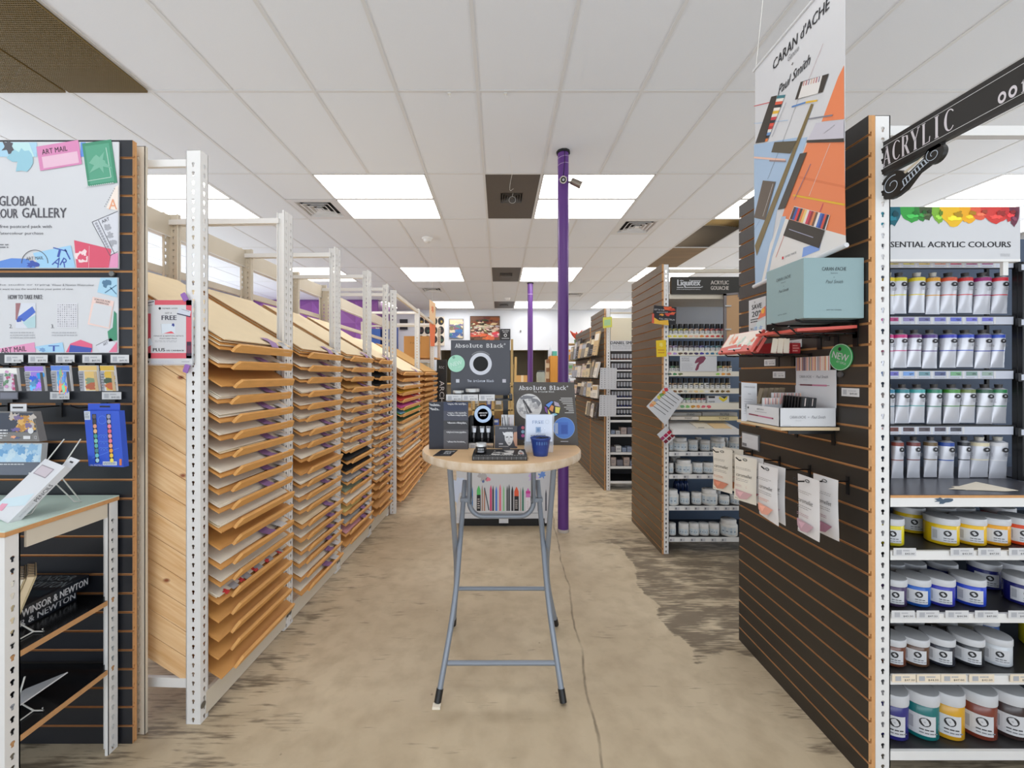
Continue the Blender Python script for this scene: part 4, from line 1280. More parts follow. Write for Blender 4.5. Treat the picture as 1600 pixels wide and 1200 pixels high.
# dark bay with tubes, round sign above it
b = MB()
xa, xb = X(731.5, 2.05), X(772, 2.05)
b.box(xa, xb, 2.04, 2.14, Z(692.5, 2.04), Z(691, 2.04), M_blk).box(xa, xb, 2.135, 2.14, Z(692, 2.04), Z(652, 2.04), M_blk)
b.box(xa, xa + .004, 2.04, 2.14, TZ, Z(652, 2.04), M_blk).box(xb - .004, xb, 2.04, 2.14, TZ, Z(652, 2.04), M_blk)
b.build('tube_bay', t)
b = pxframe(MB(), 2.042)
ticket(b, 731.8, 692.5, 760, 702, .002, '$18.75', M_tag, 4)
b.build('shelf_ticket', t)
b = pxframe(MB(), 2.036)
dk = mat('slate_navy_card', (44, 56, 78), .5)
b.poly([(740, 666), (740, 648), (742, 641), (746, 635), (752, 632), (757, 632), (763, 635), (767, 641), (769.5, 648), (770, 666)], dk, 0)
b.prism([(740, 666), (740, 648), (742, 641), (746, 635), (752, 632), (757, 632), (763, 635), (767, 641), (769.5, 648), (770, 666)], -.003, 0, dk)
b.ring(754.7, 647, 8.6, 13.4, col(180, 204, 232), .0006, 40).text('ABSOLUTE', 748, 646.3, 761.5, 644.2, M_card, .001, bold=.12).text('BLACK', 750.5, 650, 759.5, 647.8, M_card, .001, bold=.12)
b.build('round_sign', t)
for px in (740.5, 753.3, 763.2):
    tt = thing('paint_tube', 'black paint tube with a silver end in the display bay, %s' % {740.5: 'beside the chart panel', 753.3: 'middle of three', 763.2: 'beside the face card'}[px], 'paint tube', (X(px, 2.07), 2.07, Z(691, 2.04)), 'black tubes in the display bay')
    c = (X(px, 2.07), 2.07, Z(691, 2.04))
    s = 2.07 / F
    b = MB()
    prof = [(3.0 * s, 0), (3.0 * s, 3.5 * s)]
    b.lathe(prof, c, M_blk, 14).build('cap', tt)
    vs, fs = [], []
    N = 14
    for i, (zz, rx, ry) in enumerate(((3.5, 3.0, 3.0), (5, 3.4, 3.2), (14, 3.5, 2.2))):
        for k in range(N):
            an = 2 * math.pi * k / N
            vs.append((c[0] + rx * s * math.cos(an), c[1] + ry * s * math.sin(an), c[2] + zz * s))
    for i in range(2):
        for k in range(N):
            fs.append((i * N + k, i * N + (k + 1) % N, (i + 1) * N + (k + 1) % N, (i + 1) * N + k))
    b = MB().add(vs, fs, M_blk, True)
    b.frame((c[0], c[1] - 3.4 * s, c[2] + 5 * s), (s, 0, 0), (0, .06 * s, s)).lines(-1.5, 1, 1.5, 8, 5, M_lgrey, .0006, 3)
    b.build('body', tt)
    vs, fs = [], []
    for i, (zz, rx, ry) in enumerate(((14, 3.5, 2.2), (20, 3.8, 1.0), (24, 4.0, .25))):
        for k in range(N):
            an = 2 * math.pi * k / N
            vs.append((c[0] + rx * s * math.cos(an), c[1] + ry * s * math.sin(an), c[2] + zz * s))
    for i in range(2):
        for k in range(N):
            fs.append((i * N + k, i * N + (k + 1) % N, (i + 1) * N + (k + 1) % N, (i + 1) * N + k))
    fs.append(tuple(range(2 * N, 3 * N)))
    MB().add(vs, fs, mat('crimped_silver', (206, 206, 208), .3, .7), True).build('crimp', tt)
def paint_jar(c, r, h, lidm, bodym, lab, cat, group, lid_h=.3, labm=None, seg=24, mark=False, name='paint_jar', logo=None, lab_m=None, uvwrap=None):
    t = thing(name, lab, cat, c, group)
    z1 = h * (1 - lid_h)
    MB().lathe([(r * .93, 0), (r, h * .03), (r, z1 - h * .02), (r * .94, z1)], c, bodym, seg).build('body', t)
    MB().lathe([(r * 1.03, z1), (r * 1.03, h - h * .02), (r * .99, h), (.0001, h)], c, lidm, seg, False).build('lid', t)
    return t
M_silver = mat('silver_lid', (206, 206, 204), .3, .5)
for px, r, h, w in ((716.5, .029, .032, 'smaller silver lidded black jar on the display ledge, beside a larger jar'), (738.5, .037, .042, 'larger silver lidded black jar on the ledge under the white ring')):
    c = (X(px, 2.14), 2.14, Z(626, 2.07) + .006)
    paint_jar(c, r, h + .012, M_silver, M_blk, w, 'jar', 'black jars on the display', .32)
b = pxframe(MB(), YH - .004)
b.disc(713, 568, 13.3, mat('mint_sticker', (160, 212, 186), .5), .0012, 40)
b.prism([(713 + 13.3 * math.cos(k * math.pi / 20), 568 + 13.3 * math.sin(k * math.pi / 20)) for k in range(40)], -.002, .001, mat('mint_sticker', (160, 212, 186), .5))
b.rtext('NEW', 713, 568, 18, -6.5, -.24, col(214, 236, 224), .002).disc(709, 558.5, 2.4, col(120, 168, 146), .002, 6)
b.rtext('AT OPUS', 716, 574, 11, -2, -.24, col(196, 228, 210), .002)
tag(b.build('round_sticker'), 'round mint green NEW sticker at the edge of the charcoal header board', 'sticker')

# second board with four round pictures
b = MB()
Yb = 2.125
Mb = Matrix(((Yb / F, 0, 0, -CX * Yb / F), (0, .06 * Yb / F * -1, -1, Yb + .06 * Yb / F * 697), (0, -Yb / F, 0, CAMZ + CY * Yb / F), (0, 0, 0, 1)))
b.M = Mb
b.prism([(802.5, 597), (898, 597.5), (904, 696.3), (805, 697)], -.006, 0, M_char2)
n = .0008
ptype(b, 'Absolute Black', 811, 609.5, 886, 602.8, M_card, n, .08)
b.ring(887.5, 604, .7, 1.2, M_card, n)
ptype(b, "The Artists' Black", 834, 613.4, 867, 611, col(206, 206, 206), n)
b.disc(827, 635.5, 20, col(206, 204, 202), n, 44)
rg = random.Random(3)
for q in range(26):
    an, rr_ = rg.random() * 6.28, rg.random() ** .5 * 15
    b.blob(827 + rr_ * math.cos(an), 635 + rr_ * math.sin(an), 3.4, col(*[(186, 184, 184), (220, 218, 216), (168, 166, 168)][q % 3]), n + .0002 + q * .00002, q, .6)
b.blob(825, 621, 11, M_grey, n + .0008, 4, .4, rv=3.4).poly([(830, 622), (840, 624), (846, 630), (842, 636), (838, 628), (832, 630)], M_grey, n + .0009)
b.poly([(817, 625), (819, 624.5), (832, 645), (828, 646)], col(70, 68, 70), n + .001).line([(817, 625), (827, 651)], 1, col(70, 68, 70), n + .001)
b.disc(863.5, 639, 12.8, M_ink, n, 36)
for pts, c_ in ((((853, 633), (862, 627), (865, 628), (858, 637)), (92, 138, 214)), (((866, 627), (873, 630), (876, 636), (867, 634)), (170, 158, 176)), (((851, 635), (855, 637), (856, 647), (852, 643)), (126, 80, 150)),
                (((862, 633), (866, 635), (864, 644), (858, 640)), (214, 140, 86)), (((868, 636), (876, 637), (874, 646), (868, 645)), (220, 206, 100)), (((856, 639), (860, 646), (862, 651), (857, 647)), (214, 206, 110)), (((862, 647), (868, 646), (872, 648), (864, 651.5)), (130, 186, 206))):
    b.poly(pts, col(*c_), n + .0004)
b.disc(881.5, 669, 16.8, mat('blue_disc_edge', (140, 164, 206), .5), n, 40).disc(881.5, 669, 16.2, mat('blue_disc', (70, 118, 196), .5), n + .0003, 40)
b.poly([(867, 661), (872, 661), (872, 678), (867, 677)], col(150, 166, 196), n + .0005).rect(872, 679, 888, 660, col(64, 104, 186), n + .0006).rect(877, 678, 887, 664, col(48, 84, 166), n + .0008)
b.disc(816, 676, 11.5, col(48, 54, 84), n, 32)
for q, c_ in enumerate(((216, 120, 140), (150, 190, 220), (196, 100, 170))):
    b.disc(817, 668.5 + q * 6.2, 2.7, col(*c_), n + .0004, 9)
b.text('mixed media', 818, 692, 826, 689.5, M_lgrey, n)
for q in range(9):
    b.rect((877, 875, 878, 880, 886, 882, 885, 889, 883)[q], 623 + q * 2.83, 895 + q * .3, 621.9 + q * 2.83, col(190, 188, 186), n)
b.rect(876, 690.3, 888, 689.2, M_lgrey, n)
b.world()
b.M = Matrix.Identity(4)
b.box(X(840, 2.15), X(870, 2.15), 2.13, 2.20, TZ, TZ + .01, M_char2)
tag(b.build('sign_board'), 'warm charcoal table board with four round pictures, one of them blue', 'sign')

# face card, brush packs
b = MB()
Yb = 2.0
b.M = Matrix(((Yb / F, 0, 0, -CX * Yb / F), (0, -.12 * Yb / F, -1, Yb + .12 * Yb / F * 699), (0, -Yb / F, 0, CAMZ + CY * Yb / F), (0, 0, 0, 1)))
b.prism([(773.2, 666), (808, 666), (808.4, 700.4), (773, 700.4)], -.004, 0, M_char)
n = .0006
ptype(b, 'Absolute Black', 780, 670.6, 801.5, 668.4, M_card, n)
b.poly([(803, 676), (808, 675), (808.3, 698), (805, 697), (802, 688)], col(196, 150, 126), n)
b.poly([(788, 677), (790, 675.5), (799, 675), (801.5, 678), (802, 686), (800, 692), (797, 696), (795, 696.5), (792.5, 694), (789, 688)], col(214, 214, 216), n + .0003)
b.line([(790.5, 683.5), (794, 683)], 1.3, M_ink, n + .0007).line([(797, 683), (800.5, 683.5)], 1.3, M_ink, n + .0007).line([(794, 692), (797.5, 692)], .8, M_grey, n + .0007).line([(795.5, 684), (795, 688.5)], .5, M_grey, n + .0007)
b.poly([(785, 675), (787, 680), (790, 681), (802, 681), (801, 675), (797, 677), (793, 675), (789, 677)], col(226, 226, 228), n + .0005)
b.rect(779.5, 694.6, 786, 692.6, col(190, 190, 196), n).lines(779.5, 699, 795, 696, 1, M_lgrey, n)
b.world(); b.box(X(785, 2.0), X(797, 2.0), 2.0, 2.05, TZ, TZ + .004, M_char)
tag(b.build('face_card'), 'charcoal table card with a painted white face', 'card')
for i, (x0, x1) in enumerate(((783.5, 792.5), (793.3, 803))):
    b = pxframe(MB(), 2.06)
    b.box(x0, x1, 648, 666, -.002, 0, M_card)
    if i == 0: b.poly([(787, 649), (788.5, 649), (791, 665), (789, 665)], M_grey, .0006)
    else: b.lines(795, 664, 802, 652, 6, col(214, 180, 186), .0006, 2, .3)
    b.M = Matrix.Identity(4); b.box(X(x0, 2.06) + .004, X(x0, 2.06) + .008, 2.06, 2.066, TZ, Z(652, 2.06), M_wire)
    tag(b.build('brush_card'), ('small white card with a dark brush above the face card', 'small white card with faint pink lines beside the round picture board')[i], 'card', 'white brush cards')
# flat black set on the table front, jar on it
t = thing('drawing_set_tin', 'flat black patterned box lying at the front of the round table', 'box', (X(780, 1.8), 1.8, TZ))
ya, yb_ = 1.745, 1.905
xa, xb = X(737.5, ya), X(824, ya)
b = MB().box(xa, xb, ya, yb_, TZ, TZ + .021, mat('black_printed_card', (34, 33, 33), .45), .002)
b.M = Matrix(((1, 0, 0, xa), (0, 1, 0, ya), (0, 0, 1, TZ + .021), (0, 0, 0, 1)))
w, d = xb - xa, yb_ - ya
b.poly([(w * .34, .02), (w * .74, .02), (w * .78, d * .75), (w * .40, d * .75)], col(206, 202, 198), .0006)
rg = random.Random(8)
for q in range(16):
    b.blob(w * (.40 + .36 * rg.random()), .03 + d * .6 * rg.random(), .011, M_ink, .001 + q * .00005, q, .6)
b.poly([(w * .84, .03), (w * .95, .03), (w * .95, d * .55), (w * .9, d * .85), (w * .85, d * .55)], col(206, 202, 198), .0006).blob(w * .9, d * .45, .009, M_ink, .001, 4, .5).rect(w * .875, .04, w * .925, .06, col(200, 120, 90), .0011)
for q in range(18):
    b.rect(w * (.06 + q * .05), .006, w * (.06 + q * .05) + .007, .012, col(186, 186, 186), .0006)
b.M = Matrix(((1, 0, 0, xa), (0, 0, -1, ya), (0, 1, 0, TZ), (0, 0, 0, 1)))
for q in range(34):
    b.rect(.006 + q * .0069, .004, .0088 + q * .0069, .016, col(92, 92, 94) if q % 3 else col(130, 130, 132), .0006)
b.build('sleeve', t)
c = (X(751.5, 1.805), 1.805, TZ + .0215)
t = paint_jar(c, .0245, .046, M_silver, M_blk, 'small silver lidded black jar standing on the flat patterned box', 'jar', 'black jars on the display', .3)
b = MB()
for k in range(9):
    a0, a1 = -2.2 + k * .14, -2.2 + (k + 1) * .14
    b.add([(c[0] + .0248 * math.cos(a), c[1] + .0248 * math.sin(a), z) for a, z in ((a0, c[2] + .008), (a1, c[2] + .008), (a1, c[2] + .012), (a0, c[2] + .012))], [(0, 1, 2, 3)], M_lgrey)
    if k % 2: b.add([(c[0] + .0248 * math.cos(a), c[1] + .0248 * math.sin(a), z) for a, z in ((a0, c[2] + .016), (a1, c[2] + .016), (a1, c[2] + .026), (a0, c[2] + .026))], [(0, 1, 2, 3)], M_lgrey)
b.build('lettering', t)
b = MB().frame((X(676, 1.84), 1.842, TZ), (1, 0, 0), (.18, 1, 0))
b.M = Matrix.Translation((X(676, 1.84), 1.842, TZ)) @ Matrix(((1, .12, 0, 0), (0, 1, 0, 0), (0, 0, 1, 0), (0, 0, 0, 1)))
b.box(0, .084, 0, .145, .0002, .0012, M_ink)
b.text('ABSOLUTE', .03, .09, .078, .115, M_card, .0016, bold=.0006).text('BLACK', .036, .045, .07, .08, M_card, .0016, bold=.0006).lines(.03, .012, .075, .032, 1, M_grey, .0016)
tag(b.build('leaflet'), 'small black leaflet lying flat on the round table', 'leaflet')
# blue water pot with a clear bag and offer sheet behind it
M_bluep = mat('blue_silicone', (34, 62, 134), .38)
t = thing('water_pot', 'dark blue collapsible water pot on the round table', 'pot', (X(844.5, 1.86), 1.86, TZ))
c = (X(844.5, 1.86), 1.86, TZ)
b = MB().lathe([(.033, 0), (.036, .018), (.0385, .036), (.0395, .038), (.0415, .056), (.0425, .058), (.0455, .076), (.0475, .078), (.048, .084), (.045, .085), (.042, .06), (.03, .006)], c, M_bluep, 32)
b.build('bowl', t)
b = MB()
for k in range(14):
    an = -2.1 + k * .085
    if k % 3 != 2:
        r_ = .0445
        b.add([(c[0] + (r_ + .0014) * math.cos(a), c[1] + (r_ + .0014) * math.sin(a), z) for a, z in ((an, c[2] + .055), (an + .05, c[2] + .055), (an + .05, c[2] + .070), (an, c[2] + .068))], [(0, 1, 2, 3)], col(80, 120, 180))
b.build('lettering', t)
for i in range(3):
    a0 = (c[0] - .03 + i * .018, c[1] - .02, c[2] + .08)
    a1 = (c[0] + .02 + i * .012, c[1] - .012 - i * .004, c[2] + .072 + i * .004)
    b = MB().tube([a0, ((a0[0] + a1[0]) / 2, a0[1] - .004, c[2] + .090), a1], .0022, M_blk, 6)
    tag(b.build('paint_brush'), 'dark brush handle lying across the blue water pot, %s of three' % ('lowest', 'middle', 'uppermost')[i], 'brush', 'brush handles in the water pot')
M_clear = mat('clear_film', (226, 232, 242), .12, alpha=.34)
t = thing('sample_bag', 'clear bag with a white FREE sheet inside, behind the blue pot', 'bag', (X(842, 1.925), 1.925, TZ))
b = pxframe(MB(), 1.915)
b.box(822, 863, 648, 690, -.0012, 0, mat('bluish_white_sheet', (216, 224, 240), .6))
b.text('FREE', 832, 662, 849.5, 657, col(150, 168, 200), .0006, bold=.15).rect(837, 676, 845, 667, col(150, 170, 200), .0006).rect(839, 674, 843, 669, col(110, 140, 180), .0009).lines(829, 681.5, 853, 679.5, 1, M_grey, .0006)
b.ring(855, 659, 2.6, 3.2, col(190, 200, 216), .0006, 16)
b.build('offer_sheet', t)
vs, fs = [], []
rg = random.Random(11)
NU, NV = 8, 9
for f_ in (0, 1):
    for j in range(NV + 1):
        for i in range(NU + 1):
            u, v_ = i / NU, j / NV
            bulge = .016 * math.sin(math.pi * u) * (1 - v_ * .6) * (1 if f_ else -1)
            vs.append((X(821 + 45 * u - 2 * (1 - v_), 1.93), 1.925 + bulge + rg.uniform(-.002, .002), TZ + .001 + (Z(647.5, 1.92) - TZ) * v_))
off = (NU + 1) * (NV + 1)
for f_ in (0, 1):
    for j in range(NV):
        for i in range(NU):
            o = f_ * off + j * (NU + 1) + i
            fs.append((o, o + 1, o + NU + 2, o + NU + 1))
MB().add(vs, fs, M_clear, True).build('film', t)

# ------------------------------------------------------------------ purple poles
def pole(px, Y, r, lab):
    t = thing('support_pole', lab, 'pole', (X(px, Y), Y, 0), 'purple steel poles')
    c = (X(px, Y), Y, 0)
    MB().lathe([(r, .0), (r, H - .002)], c, M_purple, 36).build('shaft', t)
    MB().lathe([(r + .004, 0), (r + .005, .012), (r + .002, .028)], c, mat('scraped_plaster', (190, 180, 170), .9), 30).build('base_collar', t)
    b = MB().lathe([(r + .012, H - .022), (r + .014, H - .002)], c, M_dark, 10)
    b.build('ceiling_collar', t)
    return t, c
t, c = pole(880, 3.777, .0515, 'nearer thick purple pole with two small spot lamps at the top')
b = MB()
for z in (3.47, 3.535, 3.33):
    b.tube([(c[0] + .0525 * math.cos(k * math.pi / 12), c[1] + .0525 * math.sin(k * math.pi / 12), z + .01 * math.cos(k * math.pi / 12)) for k in range(24)], .002, mat('wire_lilac', (190, 170, 200), .5), 5, closed=True)
b.tube([(c[0] + .006, c[1] - .054, 3.58), (c[0] + .004, c[1] - .054, 3.45), (c[0] - .006, c[1] - .054, 3.36), (c[0] - .01, c[1] - .056, 3.30)], .0025, M_blk, 5)
b.build('cable', t)
M_sp = mat('brushed_nickel', (150, 140, 128), .35, .7)
for i in range(2):
    tt = thing('spot_lamp', ('round spot lamp facing forward at the top of the nearer purple pole', 'angled spot lamp jutting out beside the nearer purple pole')[i], 'spot lamp', c, 'spot lamps on the purple pole')
    b = MB()
    if i == 0:
        b.tube([(c[0] - .008, c[1] - .05, 3.285), (c[0] - .014, c[1] - .07, 3.285)], .012, M_sp, 10)
        b.build('arm', tt)
        b = MB().tube([(c[0] - .015, c[1] - .065, 3.30), (c[0] - .018, c[1] - .12, 3.275)], [.026, .033], M_sp, 18)
        b.build('head', tt)
        d = (Vector((-.003, -.055, -.025))).normalized()
        e = Vector((c[0] - .018, c[1] - .12, 3.275))
        MB().tube([e, e + d * .003], [.024, .022], M_dark, 14).tube([e + d * .003, e + d * .005], [.012, .012], M_lgrey, 10).build('lens', tt)
    else:
        b.tube([(c[0] + .05, c[1] - .01, 3.305), (c[0] + .085, c[1] - .015, 3.30)], .011, M_sp, 10)
        b.build('arm', tt)
        MB().tube([(c[0] + .075, c[1] - .015, 3.315), (c[0] + .165, c[1] - .03, 3.265)], [.03, .033], M_sp, 18).build('head', tt)
t, c = pole(828.5, 9.2, .062, 'farther purple pole near the back wall')
MB().tube([(c[0] + .064 * math.cos(k * math.pi / 12), c[1] + .064 * math.sin(k * math.pi / 12), 3.33) for k in range(24)], .006, mat('wire_lilac', (190, 170, 200), .5), 5, closed=True).build('cable', t)

# ------------------------------------------------------------------ white pen display behind the table
YP = 3.86
t = thing('pen_display_stand', 'white pen display stand with pictured pens along its front, behind the table', 'display stand', (X(787, YP), YP, 0))
xa, xb = X(713, YP), X(861, YP)
b = MB()
b.box(xa, xb, YP, YP + .40, .09, .62, M_card)
b.box(xa, xa + .06, YP, YP + .4, .045, .09, M_card).box(xb - .06, xb, YP, YP + .4, .045, .09, M_card).box((xa + xb) / 2 - .045, (xa + xb) / 2 + .045, YP, YP + .04, .045, .09, M_card)
b.box(xa + .03, xb - .03, YP + .05, YP + .38, 0, .09, M_blk)
b.build('base', t)
b = pxframe(MB(), YP)
b.box(713, 861, 733, 801, .0005, .003, M_card)
n = .0042
b.line([(726, 801.5), (843, 801.5)], .6, M_grey, n)
b.blob(715, 762, 10, col(206, 216, 236), n, 2, .5, rv=18).blob(754, 744, 6, col(180, 176, 176), n, 5, .5).blob(762.5, 749, 3.4, col(232, 130, 150), n, 6, .4).blob(755, 752, 2.5, col(90, 110, 160), n + .0003, 7, .4)
b.blob(833, 744, 7, col(206, 180, 226), n, 8, .5).blob(847, 742, 6, col(110, 150, 220), n, 9, .5, rv=5).blob(833, 754, 3, col(226, 170, 196), n + .0003, 10, .4)
pens = [(738, 2, (70, 130, 190), 760), (748, 6, (96, 196, 110), 758), (753.5, 1.6, (160, 120, 96), 757), (757, 2.4, (190, 140, 120), 760), (767, 3.2, (210, 70, 120), 757), (770.5, 2.4, (40, 44, 60), 758), (775.5, 3, (84, 130, 216), 759), (781.5, 3, (232, 120, 140), 756), (787, 2.4, (150, 206, 150), 758), (792.5, 2.2, (60, 60, 64), 758), (795.5, 2.6, (70, 74, 78), 756), (800.5, 3.2, (40, 40, 48), 759), (807, 7, (232, 96, 60), 760), (813.5, 1.6, (170, 140, 130), 761), (817, 2.6, (50, 120, 96), 760), (825, 7, (214, 120, 190), 762), (832, 2.6, (110, 90, 90), 762), (841, 2.4, (160, 140, 130), 765), (853, 2.4, (90, 90, 100), 764)]
for x, w, c_, y in pens:
    m = col(*c_)
    y1 = 798
    b.rect(x - w / 2, y1, x + w / 2, y + 8, m if w < 5 else M_ink, n)
    b.poly([(x - w / 2, y + 8), (x + w / 2, y + 8), (x + w * .28, y + 4), (x, y), (x - w * .28, y + 4)], m, n)
    if w >= 5:
        b.rect(x - w / 2, y + 15, x + w / 2, y + 8, m, n + .0003).lines(x - w * .3, y1 - 3, x + w * .3, y + 20, 5, col(210, 200, 196), n + .0003, int(x), .5)
        if c_[0] == 214: b.rect(x - w / 2, y1, x + w / 2, y + 15, col(232, 224, 230), n + .0002).rect(x - w / 2, y + 9, x + w / 2, y + 5, col(206, 60, 150), n + .0005)
b.line([(757, 762), (764, 797)], 1.6, col(70, 80, 90), n + .0004)
b.build('picture_panel', t)
M_wood = mat('light_oak_frame', (206, 172, 112), .6, var=.1, scale=6)
b = MB()
for px in (708, 740, 770, 795, 800):
    b.box(X(px, YP + .1) - .012, X(px, YP + .1) + .012, YP + .1, YP + .13, .62, Z(575 if px < 800 else 530, YP + .1), M_wood)
for py in (603, 640, 665):
    b.box(xa, X(801, YP + .1), YP + .1, YP + .36, Z(py, YP + .1) - .012, Z(py, YP + .1), M_wood)
b.box(xa, xb, YP + .36, YP + .38, .62, 1.18, M_wood)
b.build('wooden_rack', t)
rg = random.Random(21)
for i, (px, py, w, h, c_, w_) in enumerate(((742, 640, 12, 20, (206, 190, 160), 'striped cream pack'), (766, 665, 10, 14, (90, 60, 50), 'dark brown pack'), (764, 640, 7, 16, (60, 80, 170), 'blue and white pack'), (767, 648, 8, 7, (214, 96, 90), 'red flowered pack'),
                                            (779, 640, 12, 16, (170, 150, 110), 'tan pack'), (790, 648, 8, 5, (220, 214, 190), 'small cream packet'), (775, 665, 9, 10, (80, 110, 190), 'deep blue pack'), (768, 682, 8, 12, (60, 90, 150), 'navy blue pack'))):
    Yq = YP + .14 + .03 * (i % 2)
    b = pxframe(MB(), Yq)
    yb2 = {648: 665, 682: 690}.get(py, py)
    b.box(px - w / 2, px + w / 2, yb2 - h, yb2 - .2, -.05, 0, col(*c_))
    b.rect(px - w * .35, yb2 - h * .5, px + w * .35, yb2 - h * .85, M_card, .0008).lines(px - w * .4, yb2 - 1, px + w * .4, yb2 - h * .45, 3, M_ink, .0008, i)
    tag(b.build('art_pack'), '%s on the oak rack behind the charcoal display' % w_, 'pack', 'packs on the pen display')
print('part 4 ok')
# ------------------------------------------------------------------ right: slat wall end panel, paint shelves behind it
XR = 1.344
RN, RF = 1.449, 2.232            # near and far end of the nearest panel
def right_panel(near, far, h, lab, face=M_brown, t=.0155):
    b = side(MB(), XR, far)
    slatwall(b, far - near, h, t, face)
    return tag(b.build('slatwall'), lab, 'slatwall', 'slatwalls')
right_panel(RN, RF, 2.43, 'dark slatwall nearest on the opposite side from the paper racks, with hanging pouches', t=.024)
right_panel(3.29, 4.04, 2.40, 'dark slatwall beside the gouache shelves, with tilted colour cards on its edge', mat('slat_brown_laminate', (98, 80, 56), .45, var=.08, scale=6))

def paint_shelf(name, lab, x0, x1, y0, depth, h, shelves, m_side=M_white, backm=None, floor_z=.06, topbar=True, wood=False):
    t = thing(name, lab, 'shelf', ((x0 + x1) / 2, y0 + depth / 2, 0), 'white slotted shelf units')
    for x, sx in ((x0, 1), (x1, -1)):
        for y, sy in ((y0, 1), (y0 + depth, -1)):
            b = MB(); post(b, x, y, sx, sy, h, m_side, .054, .042); b.build('post', t)
    for z in shelves:
        b = MB().box(x0 + .05, x1 - .05, y0 + .002, y0 + .012, z - .032, z + .001, M_white)
        b.box(x0 + .01, x1 - .01, y0 + .012, y0 + depth - .01, z - .016, z - .001, mat('dark_shelf_board', (44, 42, 42), .35))
        b.build('shelf', t)
    if topbar:
        MB().box(x0 + .05, x1 - .05, y0 + .004, y0 + .03, h - .07, h - .035, M_white).build('top_bar', t)
    if backm:
        MB().box(x0 + .03, x1 - .03, y0 + depth - .016, y0 + depth - .006, .08, h - .3, backm).build('back_panel', t)
    return t
M_bluegrey = mat('blue_grey_back_board', (112, 132, 160), .6)
SY = 1.45
tS = paint_shelf('paint_shelf', 'white slotted shelf unit with acrylic paint tubes and jars', 1.370, 2.62, SY, .46, 2.43,
                 [1.036, .842, .613, .388, .112], backm=mat('pegboard_back', (70, 84, 106), .6))
b = MB().box(1.42, 2.57, SY + .001, SY + .03, 1.037, 1.046, M_mdf).box(1.42, 2.57, SY + .004, SY + .45, 1.046, 1.048, mat('grey_shelf_laminate', (74, 74, 80), .3))
b.build('shelf_edge', tS)
MB().frame((X(1472, SY), SY + .0015, Z(787, SY)), (1, 0, 0), (0, 0, 1)).blob(.005, .012, .026, mat('dark_blue_scuff', (70, 90, 110), .6), .001, 6, .7, rv=.010).build('tape_scrap', tS)
# header board
b = pxframe(MB(), 1.52)
b.box(1352, 1594, 323, 405, -.005, 0, M_card)
n = .0006
cols_ = [((24, 132, 150), 1362, 28, 40), ((26, 96, 110), 1394, 14, 30), ((60, 160, 70), 1424, 18, 24), ((50, 130, 56), 1440, 12, 22), ((70, 84, 52), 1448, 12, 20), ((130, 180, 60), 1466, 10, 26), ((240, 190, 40), 1490, 22, 30), ((244, 176, 36), 1514, 16, 26), ((232, 100, 70), 1532, 16, 20), ((216, 64, 58), 1556, 24, 26), ((200, 52, 54), 1578, 14, 22), ((110, 52, 70), 1584, 8, 30)]
for i, (c_, x, w, d) in enumerate(cols_):
    rg = random.Random(i)
    pts = [(x - w, 323.5), (x + w, 323.5)]
    for q in range(9):
        u = q / 8
        pts.append((min(x + w - 2 * w * u + rg.uniform(-1, 1), 1593.5), 323.5 + 3 + d * math.sin(math.pi * (.1 + .8 * u)) * rg.uniform(.8, 1)))
    b.poly([(max(1353, min(p[0], 1593.5)), p[1]) for p in pts], col(*c_, 0.3), n + i * .0001)
    b.blob(x, 323 + d * .62, w * .45, col(*[min(255, int(v * 1.22) + 12) for v in c_], 0.25), n + .0013 + i * .00005, i, .35, rv=d * .13)
    b.blob(x + w * .3, 323 + d * .4, w * .3, col(*[int(v * .74) for v in c_], 0.3), n + .002 + i * .00005, i + 5, .4, rv=d * .16)
b.text('ESSENTIAL ACRYLIC COLOURS', 1378, 386.5, 1579, 377.5, col(38, 36, 40), n, bold=.35)
b.lines(1563, 401, 1579, 396, 2, M_lgrey, n, 3)
b.build('header_board', tS)
for x in (1.44, 1.93):
    MB().box(x, x + .02, 1.525, 1.535, Z(405, 1.52) - .06, Z(360, 1.52), M_white).build('header_bracket', tS)
MB().box(X(1352, 1.52), X(1594, 1.52), 1.519, 1.545, Z(407, 1.52) - .004, Z(405, 1.52), M_white).build('header_ledge', tS)

# tube rack: a black frame with four rails; tubes hang from each rail
YT = 1.66
tR = thing('tube_rack', 'black hanging rack with four rows of silver paint tubes', 'tube rack', (1.84, YT + .08, 1.05), 'black tube racks')
rails = [(406, 418.5), (494, 507), (578.5, 592), (665.5, 679)]
for px in (1358, 1586):
    b = MB()
    x = X(px, YT)
    b.box(x - .008, x + .004, YT - .012, YT + .004, 1.05, Z(404, YT), M_blk).box(x - .008, x + .004, YT + .09, YT + .1, 1.05, Z(404, YT), M_blk)
    b.tube([(x, YT, 1.09), (x + .0, YT - .05, 1.054), (x, YT + .09, 1.054)], .004, M_wire, 6)
    b.build('side_frame', tR)
sw = [[(206, 196, 80), (210, 200, 110), (224, 212, 90), (226, 196, 90), (224, 150, 120), (210, 70, 110), (170, 70, 120), (160, 80, 130)],
      [(190, 70, 140), (176, 66, 120), (140, 130, 180), (110, 110, 160), (120, 120, 190), (100, 110, 200), (120, 120, 210), (110, 110, 200)],
      [(70, 96, 140), (110, 110, 190), (120, 160, 220), (110, 150, 160), (90, 100, 140), (120, 170, 130), (120, 150, 140), (150, 170, 160)],
      [(170, 90, 60), (110, 64, 60), (88, 70, 76), (92, 84, 90), (84, 78, 90), (80, 80, 90), None, None]]
